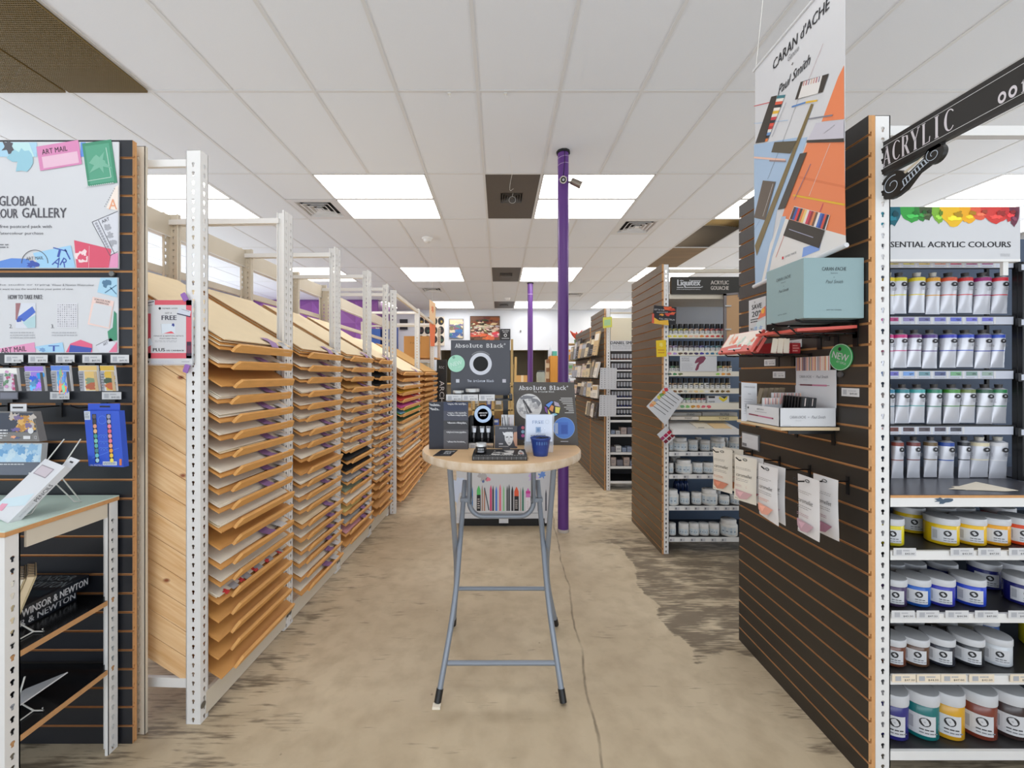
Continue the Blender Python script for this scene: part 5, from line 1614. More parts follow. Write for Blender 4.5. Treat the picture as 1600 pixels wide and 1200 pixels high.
for r_, (y0, y1) in enumerate(rails):
    b = pxframe(MB(), YT - .012)
    b.box(1356, 1588, y0 - 1.2, y1 + .8, -.012, -.001, M_blk)
    b.box(1360, 1583, y0 + 1, y1, -.001, .001, mat('rail_ticket_strip', (196, 200, 212), .4))
    for q in range(8):
        x = 1361.5 + q * 24.6
        if sw[r_][q]:
            b.rect(x, y1 - 5, x + 17, y0 + 2.2, col(*sw[r_][q]), .0018)
            b.blob(x + 12, (y0 + y1) / 2 - 1, 3, col(*[int(v * .75) for v in sw[r_][q]]), .0022, q, .4, rv=1.5)
            b.lines(x, y1 - .5, x + 17, y1 - 3.5, 1, M_lgrey, .0018, q)
            b.rect(x + 18.3, y1 - .6, x + 21.5, y0 + 1.4, M_card, .0018)
    b.build('rail', tR)
    MB().box(X(1358, YT), X(1586, YT), YT - .004, YT + .10, Z(y0 + 1, YT) - .003, Z(y0 + 1, YT), M_blk).build('hanger_plate', tR)
M_tube = mat('silver_white_tube', (206, 207, 214), .32, .25, var=.04, scale=14)
M_cap = mat('clear_grey_cap', (190, 186, 176), .4)
tubes = [
    [(1387, .86, (226, 200, 50), 'yellow', 'pale_cap'), (1404, 1, (214, 204, 40), 'lemon yellow', ''), (1432, 1.05, (226, 204, 46), 'bright yellow', ''), (1457, .92, (226, 164, 52), 'amber', ''), (1481, 1.06, (214, 84, 50), 'orange red', ''), (1507.5, .95, (206, 54, 54), 'red', ''), (1533.5, 1.1, (160, 40, 110), 'magenta purple', ''), (1560.5, 1.05, (208, 44, 62), 'crimson', '')],
    [(1386, .8, (190, 50, 120), 'rose', ''), (1405, .96, (196, 40, 120), 'magenta', ''), (1428, .92, (110, 40, 110), 'purple', ''), (1452, .97, (80, 52, 130), 'violet', ''), (1480.5, 1.06, (56, 62, 180), 'ultramarine', ''), (1507, 1.08, (48, 76, 190), 'cobalt blue', ''), (1534.5, 1.02, (66, 70, 160), 'indigo blue', ''), (1558, .9, (52, 84, 190), 'bright blue', '')],
    [(1386.5, .9, (40, 120, 150), 'peacock', ''), (1409, .92, (40, 130, 140), 'deep teal', ''), (1432, 1.02, (70, 166, 166), 'turquoise', ''), (1459, .94, (40, 130, 100), 'sea green', ''), (1486, 1.04, (66, 140, 52), 'grass green', ''), (1510.5, 1, (110, 130, 70), 'olive green', ''), (1537.5, 1.02, (44, 92, 66), 'dark green', ''), (1560, .96, (50, 130, 80), 'emerald', '')],
    [(1402, .78, (140, 64, 52), 'brick brown', ''), (1427, .84, (120, 56, 54), 'maroon', ''), (1453.5, .86, (110, 88, 56), 'umber', ''), (1478, .98, (40, 76, 160), 'royal blue', ''), (1506, .74, (40, 42, 48), 'black', ''), (1529.5, 1.16, (226, 214, 180), 'cream', ''), (1558.5, 1.14, (222, 220, 222), 'white', '')]]
def make_tube(px, w, yt, yb, c_, lab, grp, Y, fine=True, Yoff=0):
    """soft metal tube, cap up, flat crimp down"""
    s = (Y) / F
    x, z0, z1 = X(px, Y), Z(yb, Y), Z(yt, Y)
    t = thing('paint_tube', lab, 'paint tube', (x, Y, z0), grp)
    hh = z1 - z0
    hw = 11.7 * w * s
    N = 16
    def ringz(z, rx, ry, dy=0):
        return [(x + rx * math.copysign(abs(math.cos(2 * math.pi * k / N)) ** .8, math.cos(2 * math.pi * k / N)), Y + dy + ry * math.sin(2 * math.pi * k / N), z) for k in range(N)]
    def strip(b, rings, m):
        vs = [p for r__ in rings for p in r__]
        fs = [(i * N + k, i * N + (k + 1) % N, (i + 1) * N + (k + 1) % N, (i + 1) * N + k) for i in range(len(rings) - 1) for k in range(N)]
        b.add(vs, fs, m, True)
    m = col(*c_, .35)
    b = MB()
    prof = [(0, 1.06, .03), (.04, 1.05, .05), (.25, 1.0, .35), (.5, .93, .62), (.7, .90, .78), (.955, .86, .86)]
    def at(f):
        for (f0, a0, d0), (f1, a1, d1) in zip(prof[:-1], prof[1:]):
            if f0 <= f <= f1:
                u = (f - f0) / (f1 - f0)
                return a0 + (a1 - a0) * u, d0 + (d1 - d0) * u
    def rg_at(f, k=1.0):
        a, d = at(f)
        return ringz(z0 + hh * f, hw * a * k, max(hw * d * k * .8, .0008))
    strip(b, [rg_at(f) for f in (0, .04, .15, .25, .4, .48)], M_tube)
    strip(b, [rg_at(.48), rg_at(.505)], m)
    strip(b, [rg_at(f) for f in (.505, .6, .7, .86)], M_tube)
    strip(b, [rg_at(.86), rg_at(.955)], m)
    strip(b, [rg_at(.955), ringz(z0 + hh * .985, hw * .5, hw * .5), ringz(z0 + hh * 1.0, hw * .36, hw * .36)], M_tube)
    b.add(rg_at(0), [tuple(range(N))], M_tube)
    b.build('body', t)
    b = MB()
    strip(b, [ringz(z0 + hh * 1.0, hw * .34, hw * .34), ringz(z0 + hh * 1.10, hw * .40, hw * .40)], mat('dark_tube_cap', (58, 54, 52), .5) if c_[0] < 215 else M_cap)
    b.add(ringz(z0 + hh * 1.10, hw * .40, hw * .40), [tuple(range(N))], M_cap)
    b.build('cap', t)
    if fine:
        a, d = at(.76)
        yy = Y - hw * d * .8 - .0015
        b = MB().frame((x + hw * .12, yy, z0 + hh * .77), (1, 0, 0), (0, .07, 1))
        b.disc(0, 0, hw * .37, M_ink, 0, 20, hh * .062).blob(.0, .001, hw * .16, M_lgrey, .0004, 3, .4, rv=hh * .02)
        b.lines(-hw * .1, -hh * .17, hw * .66, -hh * .08, 3, col(110, 110, 116), 0, int(px), .4)
        b.build('print', t)
    return t
grp = ['top', 'second', 'third', 'bottom']
for r_ in range(4):
    yt, yb = rails[r_][1] + (14 if r_ < 3 else 9), (rails[r_ + 1][0] - 3 if r_ < 3 else 747.5)
    for q, (px, w, c_, nm, _) in enumerate(tubes[r_]):
        make_tube(px, w, yt, yb - (q % 3) * 1.0, c_, 'silver paint tube banded %s in the %s row of the tube rack' % (nm, grp[r_]), 'tubes in the %s row' % grp[r_], YT + .025)
# second rack starts at the frame's right edge
tR2 = thing('tube_rack', 'second black tube rack beyond the first, cut by the picture edge', 'tube rack', (2.25, YT + .06, 1.05), 'black tube racks')
b = MB()
x0_, x1_ = X(1593, YT - .02), X(1650, YT - .02)
b.box(x0_, x0_ + .008, YT - .03, YT - .015, 1.05, Z(412, YT), M_blk).build('post', tR2)
MB().box(x1_, x1_ + .008, YT - .03, YT - .015, 1.05, Z(412, YT), M_blk).build('post', tR2)
for r_ in range(4):
    b = pxframe(MB(), YT - .03)
    y0 = 411 + r_ * 86
    b.box(1592, 1650, y0, y0 + 13, -.012, -.001, M_blk).box(1596, 1648, y0 + 2, y0 + 11, -.001, .001, mat('rail_ticket_strip', (196, 200, 212), .4))
    b.build('rail', tR2)
    for q in range(2):
        c_ = [(212, 204, 60), (190, 50, 70), (60, 150, 140), (170, 60, 60)][r_]
        make_tube(1603 + q * 25, .98, y0 + 25, y0 + 83, c_, 'paint tube in the second rack, %s row, %s' % (grp[r_], ('first beside the rack post', 'next to the first')[q]), 'tubes in the second rack', YT + .01)
b = MB().add([(X(1481, 1.52), 1.52, 1.0495), (X(1525, 1.6), 1.60, 1.056), (X(1592, 1.50), 1.50, 1.0495), (X(1570, 1.49), 1.49, 1.0495)], [(0, 1, 2, 3)], M_paperW)
b.box(X(1500, 1.53), X(1552, 1.53), 1.51, 1.56, 1.0482, 1.0492, M_paperW)
tag(b.build('paper_slip'), 'white paper slip lying on the grey shelf under the tube rack', 'paper')

# jars: position each so that its far silhouette falls where it does on the shelf
def jar_x(px, Yc, r):
    th = math.atan2(px - CX, F)
    x = Yc * math.tan(th)
    for _ in range(20):
        d = math.hypot(x, Yc)
        x = Yc * math.tan(th - math.asin(r / d))
    return x
M_lidw = mat('white_plastic_lid', (206, 206, 208), .35)
JID = [0]
def colour_jar(x, y, z, r, h, c_, nm, lab, grp_, label=True, lidc=None, wlab=(0.12, .62)):
    JID[0] += 1
    m = mat('jar_colour_%d_%d_%d' % c_, c_, .22)
    t = thing('paint_jar', lab, 'paint jar', (x, y, z), grp_)
    z1 = h * .76
    MB().lathe([(r * .94, 0), (r, .004), (r, z1 - .003), (r * .95, z1)], (x, y, z), m, 32).build('body', t)
    MB().lathe([(r * 1.02, z1), (r * 1.03, z1 + .003), (r * 1.03, h - .003), (r * .99, h)], (x, y, z), M_lidw, 32, False).lathe([(r * .99, h), (r * .9, h + .0008), (.0001, h + .0008)], (x, y, z), mat('grey_lid_top', (218, 218, 219), .4), 32, False).build('lid', t)
    if label:
        # wrapped label facing the camera side
        a0 = math.atan2(-y, -x)
        aa, ab = a0 - .55, a0 + .95
        b = MB()
        NS = 10
        rr = r + .0006
        zl0, zl1 = z + h * wlab[0], z + h * wlab[1]
        for k in range(NS):
            p, q = aa + (ab - aa) * k / NS, aa + (ab - aa) * (k + 1) / NS
            b.add([(x + rr * math.cos(p), y + rr * math.sin(p), zl0), (x + rr * math.cos(q), y + rr * math.sin(q), zl0), (x + rr * math.cos(q), y + rr * math.sin(q), zl1), (x + rr * math.cos(p), y + rr * math.sin(p), zl1)], [(0, 1, 2, 3)], M_card)
        def wrap(pts, m_, d):
            vs = []
            for u, v_ in pts:
                an = a0 + .35 + u / r
                vs.append((x + (r + d) * math.cos(an), y + (r + d) * math.sin(an), z + v_))
            b.add(vs, [tuple(range(len(vs)))], m_)
        cz_ = h * (wlab[0] + (wlab[1] - wlab[0]) * .68)
        rv = h * (wlab[1] - wlab[0]) * .22
        wrap([(rv * math.cos(2 * math.pi * k / 16), cz_ + rv * math.sin(2 * math.pi * k / 16)) for k in range(16)], M_ink, .0012)
        wrap([(-rv * .3, cz_ - rv * .05), (rv * .0, cz_ - rv * .22), (rv * .1, cz_ + rv * .02), (-rv * .1, cz_ + rv * .2)], M_lgrey, .0018)
        for q in range(2):
            v0 = h * (wlab[0] + (wlab[1] - wlab[0]) * (.28 - q * .16))
            for g in range(3 + q):
                u0 = -rv + g * rv * .9
                wrap([(u0, v0), (u0 + rv * .75, v0), (u0 + rv * .75, v0 + h * .025), (u0, v0 + h * .025)], M_ink if q == 0 else M_grey, .0012)
        wrap([(-r * .82, h * (wlab[0] + .1)), (-r * .56, h * (wlab[0] + .1)), (-r * .56, h * (wlab[1] - .08)), (-r * .82, h * (wlab[1] - .08))], M_lgrey, .0012)
        b.build('label', t)
    return t
rows = [
    ('yellow', 'upper jar shelf', .843, 1.537, .0475, .100,
     [(1413, (232, 214, 44), 'yellow'), (1500, (236, 196, 30), 'deep yellow'), (1542.5, (240, 190, 30), 'golden yellow'), (1580, (240, 170, 36), 'orange yellow'), (1622, (226, 78, 36), 'orange red')],
     1.655, [(1446, (226, 190, 36), 'mustard yellow'), (1494, (210, 170, 50), 'ochre yellow'), (1524, (200, 120, 60), 'burnt orange'), (1588, (190, 90, 70), 'coral')]),
    ('blue', 'second jar shelf', .614, 1.537, .0475, .100,
     [(1417.5, (74, 58, 96), 'dark violet'), (1454.7, (36, 96, 190), 'cerulean blue'), (1493, (52, 56, 170), 'ultramarine'), (1541.7, (42, 72, 196), 'cobalt blue'), (1628, (34, 36, 110), 'midnight blue')],
     1.655, [(1414, (70, 60, 90), 'dusky violet'), (1447.5, (60, 70, 120), 'slate blue'), (1497, (50, 60, 110), 'steel blue'), (1566, (40, 44, 116), 'navy blue'), (1604, (50, 60, 120), 'ink blue')]),
    ('dark', 'third jar shelf', .389, 1.537, .0475, .100,
     [(1416, (110, 62, 44), 'red brown'), (1452.5, (96, 66, 48), 'brown'), (1493, (44, 46, 56), 'payne grey'), (1539, (40, 42, 46), 'black'), (1583, (206, 210, 214), 'white')],
     1.66, [(1412, (90, 80, 74), 'taupe'), (1444, (96, 92, 80), 'grey green'), (1496, (110, 104, 96), 'warm grey'), (1535, (190, 186, 170), 'pale grey'), (1562, (60, 90, 150), 'mid blue')])]
for key, where, z, yf, r, h, front, yb_, back in rows:
    for i, (px, c_, nm) in enumerate(front):
        colour_jar(jar_x(px, yf, r), yf, z, r, h, c_, nm, 'white lidded %s paint jar, %s in the front row on the %s' % (nm, ORD[i], where), 'front jars on the %s' % where)
    for i, (px, c_, nm) in enumerate(back):
        colour_jar(jar_x(px, yb_, r), yb_, z, r, h, c_, nm, 'white lidded %s paint jar in the back row on the %s' % (nm, where), 'back jars on the %s' % where)
colour_jar(jar_x(1690, 1.60, .075), 1.60, .389, .075, .175, (224, 206, 36), 'lemon', 'large lemon yellow paint tub at the end of the third jar shelf', 'large paint tubs', wlab=(.2, .55))
for i, (px, c_, nm) in enumerate([(1420, (46, 44, 120), 'navy'), (1468, (20, 110, 110), 'teal'), (1508, (214, 160, 36), 'ochre'), (1559, (124, 56, 40), 'rust brown'), (1608, (60, 44, 42), 'dark brown')]):
    colour_jar(jar_x(px, 1.545, .0565), 1.545, .113, .0565, .168, c_, nm, 'tall white lidded %s paint jar on the lowest jar shelf' % nm, 'tall jars on the lowest shelf', wlab=(.1, .55))
for r_, (yc, xs, m) in enumerate(((862, [(1395, 1430), (1484, 1520), (1527, 1562), (1575, 1611)], M_tag), (959.5, [(1392, 1428), (1431, 1466), (1476, 1512), (1522, 1558), (1574, 1610)], M_tag), (1059, [(1393, 1431), (1430, 1468), (1469, 1508), (1513, 1552), (1577, 1614)], mat('cream_ticket', (236, 220, 196), .6)))):
    for q, (x0, x1) in enumerate(xs):
        b = pxframe(MB(), SY - .0005)
        ticket(b, x0, yc - 6.2, x1, yc + 6.2, .003, ['$42.00', '$43.50', '$47.50', '$44.50', '$47.00'][(q + r_) % 5], m, q)
        tag(b.build('price_ticket'), '%s price ticket, %s from the white post, on the %s jar shelf edge' % (('white', 'white', 'cream')[r_], ORD[q], ('upper', 'second', 'third')[r_]), 'price tag', 'tickets on the jar shelves')

# projecting sign on the post
XS = 1.398
M_sign = mat('black_painted_wood', (28, 25, 22), .45)
t = thing('shop_sign', 'black wooden ACRYLIC sign with scroll bracket sticking out from the white post', 'sign', (XS, 1.2, 2.2))
b = side(MB(), XS, 1.461)
zt, zb_ = Z(225, 1.461), Z(272, 1.461)
LS = .62
b.box(0, LS, zb_, zt, -.018, 0, M_sign)
n = .0008
hS = zt - zb_
b.rect(0, zt - hS * .16, LS, zt - hS * .145, col(206, 206, 206), n).rect(0, zb_ + hS * .13, LS, zb_ + hS * .145, col(206, 206, 206), n)
def serif(b, s, u0, v0, u1, v1, m):
    """thick and thin painted capitals"""
    pitch = (u1 - u0) / len(s)
    for i, ch in enumerate(s):
        a, w, h_ = u0 + pitch * i, pitch * .80, v1 - v0
        th, hr = w * .26, w * .10
        L_ = lambda p, q, ww: b.line([(a + p[0] * w, v0 + p[1] * h_), (a + q[0] * w, v0 + q[1] * h_)], ww, m, n)
        if ch == 'A':
            L_((.08, 0), (.52, 1), hr); L_((.48, 1), (.88, 0), th); L_((.2, .33), (.74, .33), hr); L_((-.06, 0), (.22, 0), hr); L_((.7, 0), (1.04, 0), hr)
        elif ch == 'C':
            b.M = b.M @ Matrix.Translation((a + w * .62, v0 + h_ / 2, 0)) @ Matrix.Diagonal((w * .58, h_ * .5, 1, 1))
            vs, fs = [], []
            for k in range(19):
                an = .75 + (2 * math.pi - 1.5) * k / 18
                tk = .2 + .28 * max(0, -math.cos(an))
                vs += [(math.cos(an), math.sin(an), n), ((1 - tk) * math.cos(an), (1 - tk * .45) * math.sin(an), n)]
            fs = [(2 * k, 2 * k + 1, 2 * k + 3, 2 * k + 2) for k in range(18)]
            b.add(vs, fs, m)
            b.M = b.M @ Matrix.Diagonal((1 / (w * .58), 1 / (h_ * .5), 1, 1)) @ Matrix.Translation((-(a + w * .62), -(v0 + h_ / 2), 0))
        elif ch == 'R':
            L_((.2, 0), (.2, 1), th); L_((.2, .98), (.7, .94), hr); L_((.7, .94), (.76, .7), th * .8); L_((.76, .7), (.6, .52), hr * 1.6); L_((.6, .5), (.2, .5), hr); L_((.5, .5), (.9, 0), th); L_((.04, 0), (.4, 0), hr); L_((.8, 0), (1.04, 0), hr); L_((.04, 1), (.3, 1), hr)
        elif ch == 'Y':
            L_((.06, 1), (.46, .45), th); L_((.9, 1), (.5, .45), hr); L_((.48, .48), (.48, 0), th); L_((-.06, 1), (.26, 1), hr); L_((.72, 1), (1.06, 1), hr); L_((.28, 0), (.7, 0), hr)
        elif ch == 'L':
            L_((.25, 0), (.25, 1), th); L_((.1, 0), (.9, .02), hr); L_((.9, 0), (.96, .26), hr); L_((.05, 1), (.46, 1), hr)
        elif ch == 'I':
            L_((.48, 0), (.48, 1), th * 1.1); L_((.26, 0), (.72, 0), hr); L_((.26, 1), (.72, 1), hr)
        elif ch == '0':
            b.M = b.M @ Matrix.Translation((a + w * .5, v0 + h_ / 2, 0)) @ Matrix.Diagonal((w * .5, h_ * .5, 1, 1))
            b.ring(0, 0, .5, 1, m, n, 20)
            b.M = b.M @ Matrix.Diagonal((1 / (w * .5), 1 / (h_ * .5), 1, 1)) @ Matrix.Translation((-(a + w * .5), -(v0 + h_ / 2), 0))
        elif ch == '1':
            L_((.5, 0), (.5, 1), th * 1.2); L_((.25, .75), (.5, 1), hr * 1.6); L_((.2, 0), (.8, 0), hr)
    return b
M_chalk = col(214, 208, 212)
serif(b, 'ACRYLIC', .012, zb_ + hS * .19, .242, zb_ + hS * .80, M_chalk)
serif(b, '001', .345, zb_ + hS * .17, .415, zb_ + hS * .46, M_chalk)
b.build('board', t)
b = side(MB(), XS, 1.461)
def scroll(cu, cv, r0, turn):
    pts = []
    for k in range(40):
        u = k / 39
        an = turn + 4.2 * math.pi * u * .62
        pts.append((cu + r0 * (1 - .78 * u) * math.cos(an), cv + r0 * (1 - .78 * u) * math.sin(an)))
    return pts
c1, c2 = (.045, zb_ - .062), (.178, zb_ - .026)
def circ(c, r, n_=24, a0=0, a1=2 * math.pi): return [(c[0] + r * math.cos(a0 + (a1 - a0) * k / n_), c[1] + r * math.sin(a0 + (a1 - a0) * k / n_)) for k in range(n_)]
b.prism(circ(c1, .047), -.016, -.001, M_sign)
b.prism(circ(c2, .030), -.016, -.001, M_sign)
b.prism([(.06, zb_ - .108), (.09, zb_ - .098), (.13, zb_ - .062), (.165, zb_ - .052), (.19, zb_ - .05), (.17, zb_ - .012), (.145, zb_ - .024), (.10, zb_ - .045), (.075, zb_ - .04)], -.015, -.0015, M_sign)
b.box(.005, .20, zb_ - .012, zb_, -.016, -.001, M_sign)
gl = col(190, 200, 212)
b.line(scroll(c1[0], c1[1], .034, 1.2), .0026, gl, n).line(scroll(c2[0], c2[1], .022, 2.2), .002, gl, n)
b.line([(.075, zb_ - .094), (.105, zb_ - .075), (.14, zb_ - .053), (.165, zb_ - .043)], .0022, gl, n).line([(.082, zb_ - .062), (.11, zb_ - .05), (.15, zb_ - .028)], .0022, gl, n)
for q in range(8):
    u = q / 7
    b.line([(.082 + .07 * u, zb_ - .064 + .034 * u), (.088 + .072 * u, zb_ - .086 + .040 * u)], .004, gl, n + .0003)
b.poly([(.085, zb_ - .035), (.09, zb_ - .044), (.13, zb_ - .029), (.152, zb_ - .014)], col(196, 184, 162), n)
b.build('scroll_bracket', t)

# ------------------------------------------------------------------ hanging banner
XB = 1.25
yf_, yn_ = F * XB / (1180 - CX), F * XB / (1320 - CX)
zbf, zbn = Z(446, yf_), Z(382, yn_)
zt_ = Z(110, yf_)
t = thing('hanging_banner', 'tall hanging banner with pens and cases on orange, white and pale blue', 'banner', (XB, (yf_ + yn_) / 2, zbf))
Wb = yf_ - yn_
# banner frame: u from far to near, v from 0 (bottom) to 1 (top); bottom edge slightly tilted
Mbn = Matrix(((0, 0, -1, XB), (-Wb, 0, 0, yf_), (zbn - zbf, zt_ - zbf - 0.0, 0, zbf), (0, 0, 0, 1)))
# keep the top edge level: shear is taken out towards the top by mapping points through bpt()
def bpt(px, py):
    Y = F * XB / (px - CX)
    u = (yf_ - Y) / Wb
    z = Z(py, Y)
    return (u * Wb, z)
b = MB()
b.M = Matrix(((0, 0, -1, XB), (-1, 0, 0, yf_), (0, 1, 0, 0), (0, 0, 0, 1)))
P_ = lambda pts, m, n_: b.poly([bpt(*p) for p in pts], m, n_)
L2 = lambda pts, w, m, n_: b.line([bpt(*p) for p in pts], w, m, n_)
b.prism([(0, zbf), (Wb, zbn), (Wb, zt_), (0, zt_)], -.0012, 0, M_card)
bl, og, og2, wh, dk_, yl = col(166, 190, 216), col(232, 132, 84), col(222, 120, 72), col(226, 222, 218), col(58, 50, 42), col(226, 180, 40)
P_([(1178.3, 226), (1250, 214), (1250, 220), (1178.3, 234)], bl, .0006)
P_([(1178.3, 234), (1244, 217), (1262, 214), (1244, 268), (1214, 330), (1196, 443), (1180.3, 446), (1179, 380)], bl, .0008)
P_([(1319, 102), (1319.5, 186), (1284, 190), (1310, 120)], og, .0008)
P_([(1262, 222), (1319.8, 220), (1322, 370), (1222, 340), (1244, 268)], og, .001)
P_([(1250, 275), (1320.5, 290), (1320.7, 294), (1248, 279)], og2, .0013)
P_([(1222, 340), (1322, 368), (1323, 384), (1190, 442), (1204, 380)], wh, .0015)
P_([(1195, 440), (1205, 395), (1222, 338), (1229, 338), (1207, 402), (1200, 438)], bl, .0017)
# rules
L2([(1178.5, 166), (1203, 160)], .003, col(200, 50, 50), .002); L2([(1178.5, 246), (1228, 250)], .008, col(232, 190, 170), .002)
P_([(1180, 384), (1268, 162), (1272, 163), (1183, 400)], mat('khaki_print', (122, 104, 62), .5), .0022)
L2([(1262, 130), (1287, 68)], .0012, col(150, 50, 60), .002); L2([(1298, 224), (1265, 306)], .0018, wh, .0022); L2([(1240, 305), (1320.8, 320)], .0065, yl, .0022)
L2([(1250, 150), (1224, 220), (1200, 280)], .0014, dk_, .002); L2([(1178.6, 193), (1232, 188)], .0025, bl, .002); L2([(1178.6, 360), (1188, 344)], .0012, col(60, 70, 140), .002)
L2([(1287, 318), (1278, 340)], .003, col(200, 60, 110), .0024); L2([(1226, 368), (1213, 402)], .0024, col(206, 80, 60), .0024)
# printed cases and pens
P_([(1206, 151), (1215, 149), (1196, 222), (1181, 224)], dk_, .0026)
st = [(60, 120, 130), (230, 224, 214), (220, 90, 60), (40, 40, 44), (232, 224, 216), (226, 180, 60), (230, 224, 214), (200, 60, 70), (40, 40, 44), (216, 80, 60), (180, 50, 50), (232, 226, 216), (110, 150, 200), (40, 40, 44), (230, 130, 60)]
for q, c_ in enumerate(st):
    u0, u1 = q / len(st), (q + 1) / len(st)
    A = lambda u: (1215.5 - 20 * u, 149.5 + 72 * u); B_ = lambda u: (1228 - 28.5 * u, 148 + 73 * u)
    P_([A(u0), B_(u0), B_(u1), A(u1)], col(*c_), .0026)
L2([(1229, 160), (1207, 214)], .002, col(90, 100, 120), .0028)
P_([(1252, 128), (1296, 115), (1286, 144), (1243, 156)], dk_, .0026); P_([(1256, 128), (1286, 118), (1279, 146), (1248, 154)], wh, .0028)
for q in range(7):
    P_([(1257 + q * 4, 127 - q * 1.2), (1259 + q * 4, 126.4 - q * 1.2), (1257 + q * 4, 134 - q * 1.0), (1255 + q * 4, 134.6 - q * 1.0)], col(*[(200, 150, 140), (180, 110, 120), (150, 140, 160), (206, 176, 160)][q % 4]), .003)
L2([(1238, 167), (1260, 160)], .006, col(84, 130, 190), .003); L2([(1260, 160), (1278, 157)], .006, yl, .003)
L2([(1264, 186), (1302, 180)], .005, col(130, 130, 140), .003)
P_([(1276, 192), (1319.6, 188), (1319.8, 218), (1262, 221)], col(200, 196, 206), .003); P_([(1262, 219), (1319.8, 216), (1319.8, 222), (1261, 223)], dk_, .0032)
b.rtext('CARAN d\'ACHE', *bpt(1297, 202), .05, .005, .03, M_grey, .0036)
P_([(1211, 222), (1246, 220), (1236, 240), (1206, 238)], mat('olive_case', (84, 76, 56), .5), .003)
L2([(1203, 251), (1229, 252)], .006, col(150, 130, 130), .003)
P_([(1251, 240), (1262, 238), (1228, 325), (1216, 328)], mat('long_case', (64, 56, 46), .5), .0034)
L2([(1268, 256), (1242, 312)], .003, col(110, 110, 140), .0034)
P_([(1193, 282), (1213, 284), (1196, 344), (1179, 340)], mat('brown_case', (92, 78, 64), .5), .0034); L2([(1209, 287), (1193, 338)], .002, wh, .0036)
P_([(1242, 322), (1298, 336), (1291, 360), (1234, 342)], wh, .003)
st2 = [(80, 60, 60), (60, 90, 160), (216, 60, 60), (40, 40, 50), (230, 140, 80), (232, 200, 120), (236, 226, 220), (206, 70, 90), (150, 50, 60), (220, 130, 80), (110, 80, 60), (236, 226, 220), (70, 110, 190), (50, 70, 140), (210, 80, 60), (40, 40, 44)]
for q, c_ in enumerate(st2):
    u0, u1 = q / len(st2), (q + 1) / len(st2)
    A = lambda u: (1242 + 55 * u, 323 + 13 * u); B_ = lambda u: (1235 + 54.5 * u, 342 + 17 * u)
    P_([A(u0), A(u1), B_(u1), B_(u0)], col(*c_), .0032)
P_([(1234, 343), (1290, 360), (1281, 388), (1225, 368)], dk_, .0034); L2([(1234, 358), (1272, 371)], .003, col(160, 160, 180), .0038)
P_([(1256, 387), (1284, 378), (1281, 391), (1254, 402)], col(130, 160, 220), .0024)
def bt(st, pxa, z, wd, hh, m, sl=0.0, bold=0.0):
    u0 = bpt(pxa, 100)[0]
    b.text(st, u0, z, u0 + wd, z + hh, m, .002, slant=sl, bold=bold)
bt("CARAN d'ACHE", 1208, 2.872, .31, .046, M_ink, .1, .0008)
bt('Geneve', 1231, 2.838, .063, .026, M_grey, .2)
bt('+', 1237, 2.803, .013, .013, M_ink)
bt('Paul Smith', 1216, 2.735, .18, .040, M_ink, .35, .0006)
u_, v_ = bpt(1224, 403)
b.rect(u_ - .005, v_ - .006, u_ + .005, v_ + .006, col(206, 50, 60), .0026).text('SWISS MADE', u_ + .012, v_ - .004, u_ + .08, v_ + .005, M_grey, .0026)
b.build('print', t)
MB().tube([(XB, yf_ + .01, zbf - .004), (XB, yn_ - .008, zbn - .004)], .009, M_card, 12).build('bottom_rod', t)
MB().tube([(XB, yf_ + .01, zt_ + .004), (XB, yn_ - .008, zt_ + .004)], .007, M_card, 12).build('top_rod', t)
b = MB()
for y in (yf_ - .005, yn_ + .005):
    b.tube([(XB, y, zt_ + .008), (XB, (yf_ + yn_) / 2 + (y - (yf_ + yn_) / 2) * .55, H - .006)], .0012, M_wirew, 5)
b.build('string', t)

# ------------------------------------------------------------------ things on the nearest slat wall
def zgroove(k): return 2.43 - .0672 - P_SL * k - .0045
# teal carton
M_teal = mat('teal_carton', (142, 166, 168), .5, var=.03, scale=3)
t = thing('display_carton', 'large pale teal carton resting on wall hooks below the banner', 'carton', (1.23, 1.565, Z(497, 1.462)))
x0_, x1_, y0_, y1_, z0_, z1_ = 1.119, 1.341, 1.463, 1.668, Z(497, 1.463), Z(402.5, 1.463)
b = MB().box(x0_, x1_, y0_, y1_, z0_, z1_, M_teal, .0015)
n = .0008
ink = col(70, 82, 84)
b.M = Matrix(((1, 0, 0, x0_), (0, 0, -1, y0_), (0, 1, 0, z0_), (0, 0, 0, 1)))
w, h = x1_ - x0_, z1_ - z0_
b.text("CARAN d'ACHE", w * .30, h * .785, w * .70, h * .845, ink, n, bold=.0002).text('Geneve', w * .44, h * .735, w * .56, h * .755, ink, n).text('+', w * .488, h * .665, w * .508, h * .685, ink, n).text('Paul Smith', w * .36, h * .575, w * .64, h * .63, ink, n, slant=.3)
b.text('ART DU DESSIN', w * .37, h * .125, w * .62, h * .145, ink, n)
b.M = Matrix(((0, 0, -1, x0_), (-1, 0, 0, y1_), (0, 1, 0, z0_), (0, 0, 0, 1)))
w = y1_ - y0_
b.text("CARAN d'ACHE", w * .30, h * .74, w * .68, h * .80, ink, n).text('Geneve', w * .43, h * .69, w * .55, h * .71, ink, n).text('+', w * .488, h * .62, w * .508, h * .64, ink, n).text('Paul Smith', w * .36, h * .53, w * .62, h * .58, ink, n, slant=.3)
b.text('ART DU DESSIN', w * .34, h * .125, w * .58, h * .145, ink, n)
b.build('carton', t)
b = MB()
for y in (1.50, 1.63):
    b.tube([(XR + .004, y, z0_ - .008), (1.14, y, z0_ - .008), (1.115, y, z0_ + .0)], .004, M_wire, 8)
    b.box(XR - .004, XR + .001, y - .012, y + .012, z0_ - .07, z0_ + .01, M_wire)
tag(b.build('shelf_bracket'), 'black wire arms carrying the teal carton', 'bracket', 'black wire brackets')
